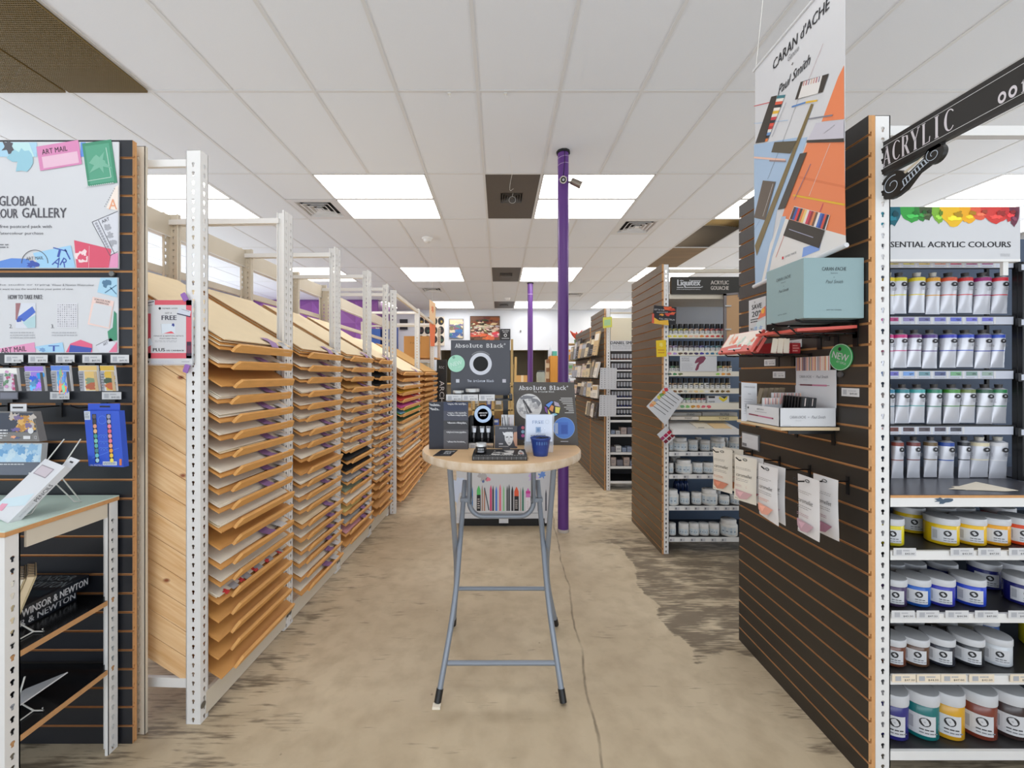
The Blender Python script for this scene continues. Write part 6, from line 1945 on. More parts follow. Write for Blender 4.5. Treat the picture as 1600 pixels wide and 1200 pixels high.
# red packs on sloping wire arms
M_redp = mat('red_pack', (206, 88, 76), .4)
M_redd = mat('red_pack_dark', (170, 44, 50), .4)
def slope_pack(y0, y1, xw, xt, zw, zt, th, lab, seed, white=False):
    """flat pack leaning away from the wall: wall end (xw, zw), aisle end (xt, zt)"""
    d = Vector((xt - xw, 0, zt - zw)); L_ = d.length; d.normalize()
    up = Vector((-d.z, 0, d.x)) if d.x < 0 else Vector((d.z, 0, -d.x))
    if up.z < 0: up = -up
    b = MB(Matrix(((d.x, 0, up.x, xw), (0, -1, 0, y1), (d.z, 0, up.z, zw), (0, 0, 0, 1))))
    w = y1 - y0
    b.box(0, L_, 0, w, 0, th, M_card if white else M_redp)
    rg = random.Random(seed)
    n = th + .0008
    if not white:
        b.poly([(L_ * .02, w * .03), (L_ * .72, w * .03), (L_ * .60, w * .5), (L_ * .76, w * .97), (L_ * .02, w * .97)], col(230, 216, 204), n)
        for q in range(12):
            b.blob(L_ * (.12 + .5 * rg.random()), w * (.1 + .8 * rg.random()), .016, col(*[(190, 206, 190), (226, 170, 140), (236, 230, 220), (226, 130, 100)][q % 4]), n + .0003 + q * .00005, q, .5, rv=.012)
        b.rect(L_ * .80, w * .3, L_ * .88, w * .7, M_card, n + .0008)
    return b
zlo, zhi = 1.574, 1.646
pk = [(1.485, 1.585, 1.335, 1.112, zhi + .014, zhi + .002, .011, 'red and white pack lying flat on the upper wire arms, nearer the shop front', 1, False),
      (1.592, 1.70, 1.335, 1.095, zhi + .014, zhi + .002, .011, 'red and white pack lying flat on the upper wire arms, farther from the shop front', 4, False),
      (1.705, 1.955, 1.143, 1.083, zlo + .100, zlo + .008, .013, 'red and white pack leaning at the tips of the lower wire arms', 2, False),
      (1.73, 1.965, 1.180, 1.125, zlo + .096, zlo + .008, .013, 'red and white pack leaning behind another on the lower wire arms', 3, False)]
for y0, y1, xw, xt, zw, zt, th, lab, sd, wh_ in pk:
    tag(slope_pack(y0, y1, xw, xt, zw, zt, th, lab, sd, wh_).build('paint_pack'), lab, 'pack', 'red and white packs on wire arms')
for q in range(3):
    x = 1.205 + q * .044
    b = MB().box(x, x + .038, 1.76, 1.95, zlo + .006, zlo + .052, M_redd)
    b.frame((x, 1.7594, zlo + .006), (1, 0, 0), (0, 0, 1)).lines(.004, .006, .034, .04, 3, col(226, 160, 150), .0006, q)
    tag(b.build('red_box'), 'dark red box on the lower wire arms, %s from the slatwall' % ('third', 'second', 'first')[q], 'box', 'dark red boxes on the lower wire arms')
for q in range(3):
    b = MB(Matrix.Translation((1.205 + q * .026, 1.752 - q * .003, zlo + .006)) @ Matrix.Rotation(R(9 - q * 3), 4, 'Y')).box(-.012, .012, -.002, 0, 0, .066, M_paperW)
    tag(b.build('leaflet'), 'narrow white leaflet in front of the dark red boxes, %s' % ('farthest from the slatwall', 'middle of three', 'closest to the slatwall')[q], 'leaflet', 'narrow white leaflets')
for y0, lab, zc, xt, stp in ((1.50, 'upper', zhi - .004, 1.09, .085), (1.72, 'lower', zlo, 1.07, .1)):
    b = MB()
    for k in range(3):
        y = y0 + k * stp
        b.tube([(XR + .004, y, zc), (xt + .03, y, zc), (xt, y, zc + .026)], .0034, M_wire, 8)
        b.box(XR - .004, XR + .001, y - .01, y + .01, zc - .05, zc + .005, M_wire)
    for x in (1.14, 1.22, 1.30):
        b.tube([(x, y0 - .01, zc - .002), (x, y0 + 2 * stp + .02, zc - .002)], .0022, M_wire, 6)
    tag(b.build('wire_bracket'), 'black wire arms holding the %s red packs on the slatwall' % lab, 'bracket', 'black wire brackets')
# sale card
b = side(MB(), 1.30)
ya, yb2 = F * 1.30 / (1170 - CX), F * 1.30 / (1196.5 - CX)
za, zb2 = Z(522, ya), Z(470, ya)
b.box(-ya, -yb2, za, zb2, -.003, 0, M_card)
w, h = ya - yb2, zb2 - za
n = .0006
b.text('SAVE', -ya + w * .2, za + h * .70, -ya + w * .78, za + h * .84, M_ink, n, bold=.0012).text('20%', -ya + w * .2, za + h * .48, -ya + w * .85, za + h * .64, M_ink, n, bold=.0012).lines(-ya + w * .12, za + h * .3, -ya + w * .7, za + h * .44, 2, M_ink, n, 2)
b.text('w.c.', -ya + w * .12, za + h * .1, -ya + w * .3, za + h * .16, M_ink, n)
b.poly([(-ya + w * .55, za + h * .38), (-yb2, za + h * .44), (-yb2, za + h * .72), (-ya + w * .8, za + h * .66)], col(236, 120, 84), n + .0004).blob(-ya + w * .86, za + h * .6, w * .1, col(240, 180, 60), n + .0008, 3, .3)
b.poly([(-ya + w * .3, za), (-yb2, za), (-yb2, za + h * .36), (-ya + w * .5, za + h * .3)], col(206, 222, 224), n + .0004)
for q in range(6):
    b.blob(-ya + w * (.4 + .1 * q), za + h * .12, w * .09, col(*[(170, 196, 216), (150, 176, 214), (214, 226, 226)][q % 3]), n + .0006 + q * .00005, q, .5)
b.world(); b.box(1.30, XR, ya - .05, ya - .046, zb2 - .02, zb2 - .012, M_wire)
tag(b.build('sale_card'), 'white SAVE card standing out from the slatwall beside the teal carton', 'sign')
# tickets on the slat wall
def wall_ticket(px0, px1, pyc, hpx, price, lab, m=None):
    ya, yb2 = F * XR / (px0 - CX), F * XR / (px1 - CX)
    ym = (ya + yb2) / 2
    b = side(MB(), XR - .003, ya, Z(pyc, ym) - hpx / 2 * ym / F)
    ticket_h = hpx * ym / F
    w = ya - yb2
    b.box(0, w, 0, ticket_h, -.003, 0, m or M_tag)
    b.rect(w * .1, ticket_h * .2, w * .32, ticket_h * .8, M_lgrey, .0006).text(price, w * .5, ticket_h * .2, w * .92, ticket_h * .45, M_ink, .0006).lines(w * .4, ticket_h * .55, w * .9, ticket_h * .8, 1, M_lgrey, .0006, 3)
    tag(b.build('price_ticket'), lab, 'price tag', 'tickets on the nearest dark slatwall')
wall_ticket(1233, 1253, 537, 12, '$24.00', 'white price ticket on the slatwall below the upper red pack')
wall_ticket(1195, 1212, 566.5, 10, '$17.50', 'white price ticket on the slatwall below the lower wire arms')
wall_ticket(1208.5, 1227, 585.5, 10, '$13.95', 'white price ticket on the slatwall above the stack of brown packs')
wall_ticket(1316, 1343, 613, 13, '$49.00', 'white price ticket on the slatwall beside the white pen tray')
# round sticker
b = side(MB(), XR - .006, 1.562, Z(558, 1.562))
MS = mat('green_sticker', (72, 172, 98), .45)
b.prism([(.052 * math.cos(k * math.pi / 20), .052 * math.sin(k * math.pi / 20)) for k in range(40)], -.004, 0, MS)
b.ring(0, 0, .0495, .052, col(200, 226, 206), .0006, 40)
b.rtext('NEW', .0, .003, .074, .026, R(-16), M_card, .0008).rtext('NEW', .0008, .003, .074, .026, R(-16), M_card, .0009).rtext('AT OPUS', .004, -.022, .045, .009, R(-16), M_card, .0008)
b.disc(-.002, .032, .0075, M_ink, .0008, 16)
tag(b.build('round_sticker'), 'round green NEW sticker on the dark slatwall above the white pen tray', 'sticker')
b = side(MB(), XR - .006, F * XR / (1315 - CX), Z(585, 1.56))
b.prism([(.011 * math.cos(k * math.pi / 10), .011 * math.sin(k * math.pi / 10)) for k in range(20)], -.004, .003, mat('grey_magnet', (84, 82, 82), .4))
tag(b.build('magnet'), 'small grey button magnet below the green sticker', 'magnet')
# small wooden shelf with the white pen tray
zs = Z(668, 1.571)
b = MB().box(1.112, XR - .001, 1.571, 1.862, zs - .012, zs, mat('light_wood_shelf', (212, 188, 152), .6))
for y in (1.60, 1.80):
    b.box(1.16, XR - .001, y - .002, y + .002, zs - .03, zs - .012, M_wire).box(XR - .004, XR + .002, y - .008, y + .008, zs - .075, zs - .012, M_wire)
tag(b.build('display_shelf'), 'small pale wood shelf on the slatwall under the white pen tray', 'shelf')
t = thing('pen_tray', 'white open pen tray with a striped back card, on the pale wood shelf', 'display tray', (1.23, 1.69, zs))
xa, xb, ya, yb2 = 1.112, XR - .006, 1.58, 1.795
zt_h = .076
b = MB().box(xa, xb, ya, ya + .003, zs, zs + zt_h, M_card).box(xa, xb, yb2 - .003, yb2, zs, zs + zt_h, M_card).box(xa, xa + .003, ya, yb2, zs, zs + zt_h, M_card).box(xb - .003, xb, ya, yb2, zs, zs + .16, M_card).box(xa, xb, ya, yb2, zs, zs + .003, M_card)
b.M = Matrix(((1, 0, 0, xa), (0, 0, -1, ya), (0, 1, 0, zs), (0, 0, 0, 1)))
w = xb - xa
n = .0006
b.text("CARAN d'ACHE", w * .18, .034, w * .46, .046, M_grey, n).text('+', w * .50, .037, w * .52, .042, M_grey, n).text('Paul Smith', w * .56, .034, w * .8, .046, M_grey, n, slant=.3).text('Geneve', w * .28, .024, w * .38, .028, M_lgrey, n).lines(w * .05, .004, w * .2, .009, 1, M_lgrey, n)
b.M = Matrix(((0, 0, -1, xa), (-1, 0, 0, yb2), (0, 1, 0, zs), (0, 0, 0, 1)))
w = yb2 - ya
b.disc(w * .08, .062, .005, M_ink, n, 12).text('849.010', w * .36, .058, w * .56, .064, M_ink, n).lines(w * .3, .046, w * .66, .054, 1, M_lgrey, n).line([(w * .1, .034), (w * .84, .030)], .006, col(130, 60, 76), n).line([(w * .4, .0325), (w * .8, .0302)], .006, col(190, 110, 140), n + .0003)
b.build('tray', t)
b = side(MB(), XR - .008, F * XR / (1246.5 - CX))
w = F * XR / (1246.5 - CX) - F * XR / (1309 - CX)
zc0, zc1, zc2 = zs + .09, Z(579, 1.68), Z(557, 1.68)
b.box(0, w, zc0 - .05, zc1 + .002, -.003, 0, M_card).box(0, w * .86, zc1, zc2, -.003, 0, M_card)
rg = random.Random(14)
u = 0
scol = [(196, 160, 190), (226, 206, 200), (120, 96, 110), (232, 214, 190), (206, 150, 120), (90, 84, 96), (236, 220, 206), (214, 130, 110), (150, 120, 150), (230, 200, 150), (110, 110, 126), (226, 226, 222), (206, 110, 100)]
while u < w * .84:
    d = rg.uniform(.002, .006)
    b.rect(u, zc1 + .0, min(u + d, w * .86), zc2 - .0005, col(*rg.choice(scol)), .0006)
    u += d
b.text("CARAN d'ACHE", w * .1, zc1 - .032, w * .42, zc1 - .02, M_grey, .0006).text('+', w * .46, zc1 - .029, w * .48, zc1 - .024, M_grey, .0006).text('Paul Smith', w * .54, zc1 - .032, w * .82, zc1 - .02, M_grey, .0006, slant=.3).text('Geneve', w * .2, zc1 - .042, w * .3, zc1 - .038, M_lgrey, .0006)
b.line([(w * .08, zc1 - .062), (w * .86, zc1 - .062)], .002, col(110, 60, 70), .0006).line([(w * .12, zc1 - .062), (w * .44, zc1 - .062)], .007, col(110, 56, 70), .0008).line([(w * .44, zc1 - .062), (w * .8, zc1 - .062)], .007, col(196, 126, 150), .0008)
b.build('back_card', t)
for q in range(7):
    b = MB(Matrix.Translation((1.225 + .004 * q, 1.612 + q * .022, zs + .004)) @ Matrix.Rotation(R(8), 4, 'X'))
    b.box(-.012, .016, -.004, .005, 0, .115, M_blk).box(.017, .045, -.004, .005, 0, .112, M_blk if q > 1 else M_ink)
    b.frame((0, 0, 0), (1, 0, 0), (0, 0, 1))
    b.M = Matrix.Translation((1.225 + .004 * q, 1.612 + q * .022, zs + .004)) @ Matrix.Rotation(R(8), 4, 'X') @ Matrix(((1, 0, 0, 0), (0, 0, -1, -.004), (0, 1, 0, 0), (0, 0, 0, 1)))
    b.rect(-.002, .08, .002, .112, col(206, 190, 184), .0006).rect(.028, .08, .031, .11, col(206, 190, 184), .0006)
    tag(b.build('pen_case'), 'black pen case in the white tray, %s from the shop front' % ORD[q], 'pen case', 'pen cases in the white tray')
for q in range(2):
    b = MB(Matrix.Translation((1.13 + .07 * q, 1.70 + q * .045, zs + .004)))
    b.box(0, .07 if q == 0 else .12, -.004, .012, 0, .105 + .02 * q, M_card)
    b.M = Matrix.Translation((1.13 + .07 * q, 1.70 + q * .045, zs + .004)) @ Matrix(((1, 0, 0, 0), (0, 0, -1, -.004), (0, 1, 0, 0), (0, 0, 0, 1)))
    for k in range(11 if q == 0 else 19):
        b.rect(.001 + k * .0063, .078, .001 + k * .0063 + .0045, .104 + .02 * q, col(*[(216, 150, 140), (226, 200, 190), (160, 120, 120), (232, 180, 150), (206, 206, 200)][k % 5]), .0006)
    tag(b.build('striped_card'), ('striped card pack at the aisle side of the white tray', 'striped card pack behind the black pen cases')[q], 'card pack', 'striped packs in the white tray')
# packs behind the tray and the standing leaflet
for q in range(5):
    b = MB(Matrix.Translation((1.17 + q * .026, 1.83, zs + .001)) @ Matrix.Rotation(R(14 - q), 4, 'Y')).box(0, .006, -.012, .015, 0, .15, mat('pack_%d' % (q % 2), ((120, 108, 84), (176, 184, 190))[1 if q > 1 else 0], .4))
    tag(b.build('pencil_pack'), '%s flat pack leaning behind the white pen tray, %s from the aisle' % (('brown', 'brown', 'grey', 'grey', 'grey')[q], ORD[q]), 'pack', 'flat packs behind the tray')
b = MB(Matrix.Translation((1.088, 1.79, zs + .0)) @ Matrix.Rotation(R(4), 4, 'Y') @ Matrix.Rotation(R(-6), 4, 'X'))
b.box(0, .07, -.001, .001, .0, .175, M_card)
b.M = b.M @ Matrix(((1, 0, 0, 0), (0, 0, -1, -.001), (0, 1, 0, 0), (0, 0, 0, 1)))
b.text("CARAN d'ACHE", .01, .152, .06, .16, M_grey, .0006).text('849', .03, .122, .042, .127, M_grey, .0006).lines(.012, .03, .06, .105, 7, M_lgrey, .0006, 3, .25)
b.world(); b.box(1.10, 1.15, 1.79, 1.80, zs, zs + .006, M_card)
tag(b.build('leaflet'), 'tall white leaflet standing at the far end of the pale wood shelf', 'leaflet')
# framed info card on the wall
ya, yb2 = F * XR / (1160.5 - CX), F * XR / (1187.5 - CX)
b = side(MB(), XR - .002, ya)
z0c, z1c = Z(706, yb2), Z(674, ya)
w = ya - yb2
b.box(0, w, z0c, z1c, -.003, .004, mat('grey_card_frame', (120, 122, 124), .4, .4)).rect(.006, z0c + .006, w - .006, z1c - .006, M_card, .005)
b.lines(w * .2, z0c + .05, w * .75, z1c - .016, 5, M_lgrey, .0056, 4, .2).rect(w * .06, z0c + .01, w * .32, z0c + .026, M_grey, .0056)
tag(b.build('info_card'), 'small framed white info card on the slatwall above the hanging bags', 'card')

# hooks with hanging bags
M_bag = mat('white_pouch', (226, 223, 222), .45, var=.03, scale=10)
M_bagc = mat('cream_pouch', (230, 222, 208), .45, var=.03, scale=10)
hooksY = [1.534, 1.724, 1.909, 2.116]
zh = zgroove(17) + .012
names_h = ['nearest', 'second', 'third', 'farthest']
def pouch(xc, yc, zt, W, Hh, m, accent, lab, grp_, yaw=0.0, drop=0, seed=0):
    """sealed pouch: gently swollen, hole at the top, printed face towards the aisle"""
    t = thing('hanging_pouch', lab, 'pouch', (xc, yc, zt - Hh), grp_)
    NU, NV = 6, 10
    rg = random.Random(seed)
    Mp = Matrix.Translation((xc, yc, zt - Hh)) @ Matrix.Rotation(yaw, 4, 'Z')
    b = MB(Mp)
    vs, fs = [], []
    for f_ in (0, 1):
        for j in range(NV + 1):
            v_ = j / NV
            for i in range(NU + 1):
                u = i / NU
                bul = .011 * (math.sin(math.pi * u) ** .7) * (math.sin(math.pi * min(1, v_ * 1.15 + .03)) if v_ < .85 else .12) 
                wv = .004 * math.sin(3 * v_ + seed) * (1 - v_) 
                vs.append(((-bul if f_ else bul) + wv, (.5 - u) * W * (1 - .03 * math.sin(math.pi * v_)), v_ * Hh - (drop * u * .05 if v_ < .02 else 0)))
    off = (NU + 1) * (NV + 1)
    for f_ in (0, 1):
        for j in range(NV):
            for i in range(NU):
                o = f_ * off + j * (NU + 1) + i
                fs.append((o, o + 1, o + NU + 2, o + NU + 1))
    b.add(vs, fs, m, True)
    b.build('pouch', t)
    b = MB(Mp @ Matrix(((0, 0, -1, -.0125), (-1, 0, 0, W / 2), (0, 1, 0, 0), (0, 0, 0, 1))))
    n = .0
    ta = col(70, 66, 64)
    b.text('caromellet', W * .16, Hh * .55, W * .84, Hh * .62, ta, n, slant=.2).lines(W * .15, Hh * .70, W * .85, Hh * .76, 2, col(150, 146, 144), n, seed, .25).lines(W * .15, Hh * .44, W * .85, Hh * .51, 2, col(150, 146, 144), n, seed + 2, .25).lines(W * .12, Hh * .31, W * .7, Hh * .37, 2, col(*accent), n, seed + 3, .3)
    b.poly([(W * .12, Hh * .25), (W * .88, Hh * .22), (W * .62, Hh * .08), (W * .3, Hh * .05), (W * .14, Hh * .12)], col(*accent), n)
    b.poly([(W * .2, Hh * .2), (W * .5, Hh * .22), (W * .34, Hh * .1)], col(*[min(255, int(v * 1.12)) for v in accent]), n + .0004)
    b.text('50ml', W * .1, Hh * .04, W * .24, Hh * .065, ta, n)
    b.build('lettering', t)
    MB(Mp).tube([(-.004, .010 * math.cos(k * math.pi / 6), Hh * .93 + .005 * math.sin(k * math.pi / 6)) for k in range(12)], .0012, M_wire, 5, closed=True).build('hang_hole', t)
    return t
acc = [((196, 160, 172), (170, 120, 140)), ((232, 166, 146), (206, 190, 196)), ((206, 164, 166), (190, 120, 130)), ((206, 132, 106), (196, 130, 90))]
for k, y in enumerate(hooksY):
    b = MB().tube([(XR + .003, y, zh), (1.15, y, zh), (1.135, y, zh + .014)], .003, M_wire, 8)
    b.box(XR - .004, XR + .001, y - .006, y + .006, zh - .05, zh + .02, M_wire)
    tag(b.build('display_hook'), 'black wire hook on the dark slatwall, %s of the four holding pouches' % names_h[k], 'hook', 'pouch hooks')
    for j, x in enumerate(((1.175, 1.245), (1.150, 1.182), (1.168, 1.200), (1.175, 1.232))[k]):
        m = M_bagc if (k, j) in ((2, 0), (3, 0), (3, 1)) else M_bag
        pouch(x, y - .02 + .006 * j, zh + .022, .112, .225 if k != 2 else .215, m, acc[k][j], '%s pouch on the %s wire hook, %s' % (('pink tipped', 'peach tipped', 'rose tipped', 'terracotta tipped')[k], names_h[k], ('in front on the hook end', 'behind, nearer the slatwall')[j]), 'pouches on the dark slatwall', R((-2, 4, 22, 24)[k] + 4 * j), .3 if k == 1 else 0, k * 2 + j)
print('part 5 ok')
# ------------------------------------------------------------------ gouache shelves facing the shop front
YG = 3.30
GS = YG / F
tG = thing('gouache_shelf', 'white shelf unit with rows of black capped gouache bottles and white jars', 'shelf', (2.0, YG + .21, 0), 'white slotted shelf units')
gx0, gx1 = X(1036.3, YG), 2.62
for x, sx in ((gx0, 1), (gx1, -1)):
    for y, sy in ((YG, 1), (YG + .44, -1)):
        b = MB(); post(b, x, y, sx, sy, 2.40, M_white, .048, .042); b.build('post', tG)
M_dshelf = mat('dark_shelf_board', (44, 42, 42), .35)
for py in (709.5, 745, 794.5, 843.5):
    z = Z(py - 3.2, YG)
    b = MB().box(gx0 + .046, gx1 - .05, YG + .002, YG + .012, z - .034, z + .001, M_white).box(gx0 + .01, gx1 - .01, YG + .012, YG + .43, z - .016, z - .001, M_dshelf)
    b.build('shelf', tG)
b = MB().box(gx0 + .03, gx1 - .03, YG + .425, YG + .435, .12, Z(500, YG), M_bluegrey).box(gx0 + .03, gx1 - .03, YG + .424, YG + .434, Z(500, YG), Z(466, YG), mat('pale_grey_back', (206, 210, 218), .6))
b.build('back_panel', tG)
b = MB().box(gx0 + .046, gx1 - .05, YG + .02, YG + .43, Z(466, YG), Z(466, YG) + .035, M_beige)
b.box(gx0 + .046, gx1 - .05, YG + .004, YG + .02, Z(463, YG) - .02, Z(463, YG) + .02, M_beige).box(gx0 + .046, gx1 - .05, YG + .004, YG + .03, 2.335, 2.36, M_beige)
b.build('canopy', tG)
b = pxframe(MB(), YG - .01)
b.box(1049, 1180, 432.5, 459.5, -.03, 0, mat('sign_brown_black', (46, 42, 34), .45))
n = .0012
b.text('Liquitex', 1058.5, 449.3, 1094, 437, M_card, n, bold=.5).text('PROFESSIONAL', 1057.5, 453, 1095, 451.2, M_card, n)
b.rect(1062, 439, 1068, 438, M_card, n).rect(1070, 449.6, 1096, 448.4, M_card, n).rect(1080, 439.3, 1095, 438.2, M_card, n).rect(1057.5, 449.6, 1068, 448.4, M_card, n).ring(1097, 448, .7, 1.1, M_card, n, 12)
b.text('ACRYLIC', 1110.5, 444.5, 1138.5, 438.5, col(206, 196, 186), n, bold=.2).text('GOUACHE', 1110.5, 453, 1138.5, 447, col(206, 196, 186), n, bold=.2)
b.build('header_sign', tG)
# stepped bottle rails
rowsG = [(505, 521.2, 525.8, 528.6), (532, 547.8, 553.2, 556), (564, 580, 585, 588), (590.7, 607, 612.4, 615), (616, 629.5, 638, 640)]
sw1 = [(226, 206, 70), (214, 200, 60), (216, 204, 80), (214, 186, 60), (236, 186, 150), (236, 190, 160), (232, 140, 60), (220, 80, 50), (216, 70, 60), (204, 56, 56), (190, 44, 54)]
sw2 = [(230, 150, 170), (176, 150, 206), (106, 84, 60), (84, 60, 70), (74, 60, 74), (66, 56, 96), (76, 62, 160), (70, 110, 160), (60, 116, 150), (70, 150, 160), (160, 200, 180)]
sw3 = {0: (90, 104, 96), 1: (70, 140, 84), 2: (110, 120, 70), 9: (150, 206, 90), 10: (236, 160, 60), 11: (190, 130, 60)}
sw4 = [(216, 160, 90), (140, 92, 50), (110, 80, 50), (170, 170, 160), (206, 190, 160), (230, 200, 140), (226, 216, 160), (232, 230, 226), (96, 80, 46), (104, 84, 44), (120, 96, 44), (140, 104, 40)]
sw5 = [(120, 170, 120), (130, 190, 110), (206, 150, 60), (226, 150, 90), (222, 110, 120), (226, 100, 110)]
M_strip = mat('cream_strip', (230, 224, 208), .5)
for r_, (yt, yb, ys, ye) in enumerate(rowsG):
    b = MB().box(gx0 + .046, gx1 - .05, YG, YG + .010, Z(ye, YG), Z(yb + .4, YG), M_strip).box(gx0 + .046, gx1 - .05, YG + .010, YG + .14, Z(yb + .4, YG) - .004, Z(yb + .4, YG), M_strip)
    pxframe(b, YG)
    items = list(enumerate(sw1)) if r_ == 0 else list(enumerate(sw2)) if r_ == 1 else list(sw3.items()) if r_ == 2 else list(enumerate(sw4)) if r_ == 3 else list(enumerate(sw5))
    for q, c_ in items:
        x = (1042 if r_ != 4 else 1062) + q * (8.4 if r_ < 3 else 8.3)
        b.blob(x + 4, (yb + 1 + ye) / 2, 3.3, col(*c_), .0012, q, .25, rv=(ye - yb) * .22)
    b.build('bottle_rail', tG)
M_bottle = mat('clear_bottle_white', (214, 212, 206), .3)
M_bcap = mat('black_bottle_cap', (24, 23, 25), .4)
def bottle(px, yt, yb, c_, lab, grp_):
    Y = YG + .05
    s = Y / F
    x, z = X(px, Y), Z(yb + .4, YG)
    h = (yb - yt) * s
    t = thing('gouache_bottle', lab, 'paint bottle', (x, Y, z), grp_)
    m = mat('bottle_tint_%d_%d_%d' % c_, tuple(int(v * .6 + 86) for v in c_), .3)
    r = 3.75 * s
    MB().lathe([(r * .95, 0), (r, .002), (r, h * .34), (r, h * .36), (r, h * .50), (r * .62, h * .58)], (x, Y, z), M_bottle, 14, True, [M_bottle, M_bottle, m, m, m]).build('body', t)
    b = MB()
    b.M = Matrix(((s, 0, 0, x), (0, 0, -1, Y - r - .0005), (0, 1, 0, z), (0, 0, 0, 1)))
    b.rect(-2.2, h * .12, 2.2, h * .30, M_card, 0).rect(-1.6, h * .2, .6, h * .24, M_ink, .0006).rect(-2.2, h * .36, 2.2, h * .46, M_ink, .0003)
    b.build('label', t)
    MB().lathe([(r * .84, h * .53), (r * .84, h * .97), (r * .78, h), (.0001, h)], (x, Y, z), M_bcap, 14, False).build('cap', t)
names5 = ['top', 'second', 'third', 'fourth', 'fifth']
for r_, (yt, yb, ys, ye) in enumerate(rowsG):
    if r_ in (0, 1):
        lst = [(1046 + q * 8.35, c_) for q, c_ in enumerate(sw1 if r_ == 0 else sw2[:10] + [(120, 180, 170)])]
    elif r_ == 2:
        lst = [(1044.5, sw3[0]), (1051, sw3[1]), (1057.5, sw3[2]), (1124, sw3[9]), (1131.5, sw3[10]), (1139, sw3[11])]
    elif r_ == 3:
        lst = [(1045 + q * 8.35, c_) for q, c_ in enumerate(sw4)]
    else:
        lst = [(1067 + q * 7.8, sw5[q]) for q in range(5)]
    for q, (px, c_) in enumerate(lst):
        bottle(px, yt, yb, c_, 'black capped gouache bottle in the %s bottle row, %s from the white post' % (names5[r_], ORD[q]), 'bottles in the %s gouache row' % names5[r_])
b = pxframe(MB(), YG - .004)
b.box(1062.5, 1120, 556.5, 580.5, -.003, 0, M_card).text('ACRYLIC', 1065, 561, 1077, 558.5, M_grey, .0006).text('GOUACHE', 1065, 564.5, 1077, 562, M_grey, .0006).lines(1065, 578, 1084, 567, 5, M_lgrey, .0006, 3, .3)
mp_ = mat('plum_swatch', (130, 62, 84), .5)
b.poly([(1089, 560), (1094, 557), (1101, 556.8), (1103, 560), (1099, 566), (1093, 570), (1091, 577), (1088, 579.5), (1086, 578), (1089, 570), (1092, 566), (1086, 568), (1085.5, 566)], mp_, .0006)
b.M = Matrix.Identity(4); b.box(X(1064, YG), X(1118, YG), YG, YG + .03, Z(580.5, YG), Z(580.5, YG) + .003, M_card)
tag(b.build('shelf_sign'), 'white shelf sign with a plum paint stroke on the third bottle row', 'sign')
b = pxframe(MB(), YG + .02)
b.box(1105.5, 1139, 618.5, 632.5, -.05, 0, M_card).rect(1107, 622, 1117, 619, M_ink, .0006).text('PRIMER', 1107, 629, 1117, 626.5, M_ink, .0006).poly([(1124, 619.5), (1130, 623), (1137, 619), (1136, 624), (1130, 628), (1123, 623)], col(222, 200, 50), .0006).poly([(1125, 619), (1136, 619), (1132, 623)], col(50, 56, 44), .0008)
b.M = Matrix.Identity(4)
tag(b.build('paint_set_box'), 'white box with a black and yellow stroke, on the fifth bottle row', 'box')
# boxes stacked above the sloping tray, and the tray
for i, (x0, x1, y0, y1, Yb, c_, lab) in enumerate(((1050, 1096, 645, 650.5, YG + .12, (214, 210, 204), 'long white flat box at the back above the sloping tray'), (1098, 1152, 644.5, 650.5, YG + .12, (210, 208, 204), 'white flat box with a dark stamp above the sloping tray'),
                                                  (1048, 1092, 651, 656, YG + .05, (222, 212, 198), 'cream flat box with fine print above the sloping tray'), (1093, 1153, 651, 657, YG + .05, (226, 210, 160), 'pale yellow flat box above the sloping tray'))):
    b = pxframe(MB(), Yb)
    b.box(x0, x1, y0, y1, -.09, 0, mat('flat_box_%d' % i, c_, .6)).text(('STUDIO', 'PROFILE', 'FINEART', 'TONES')[i], x0 + (x1 - x0) * .5, y1 - 1.5, x0 + (x1 - x0) * .76, y0 + 1.2, M_ink, .0006)
    tag(b.build('flat_box'), lab, 'box', 'flat boxes above the tray')
zt1, zt0 = Z(656.5, YG + .16), Z(671, YG - .06)
t = thing('sloping_tray', 'white sloping tray shelf with a paper notice, under the bottle rows', 'tray', (X(1100, YG), YG, zt0 - .04))
xa, xb = X(1046, YG), X(1186, YG)
b = MB()
b.prism([(YG - .065, zt0 - .042), (YG - .065, zt0 + .003), (YG - .05, zt0 + .004), (YG + .17, zt1), (YG + .17, zt1 - .02), (YG - .04, zt0 - .012), (YG - .05, zt0 - .042)], xa, X(1155, YG - .065), M_white, 'x')
b.build('tray', t)
d = Vector((0, .23, zt1 - zt0)); L_ = d.length; d.normalize()
b = MB(Matrix(((1, 0, 0, X(1086, YG)), (0, d.y, -d.z, YG - .045), (0, d.z, d.y, zt0 + .006), (0, 0, 0, 1))))
b.box(0, .125, .0, .155, .0, .002, M_paperW).box(.135, .28, .0, .12, 0, .002, mat('pale_orange_sheet', (240, 208, 160), .7)).rect(.01, .008, .06, .02, M_grey, .0028)
b.build('notice', t)
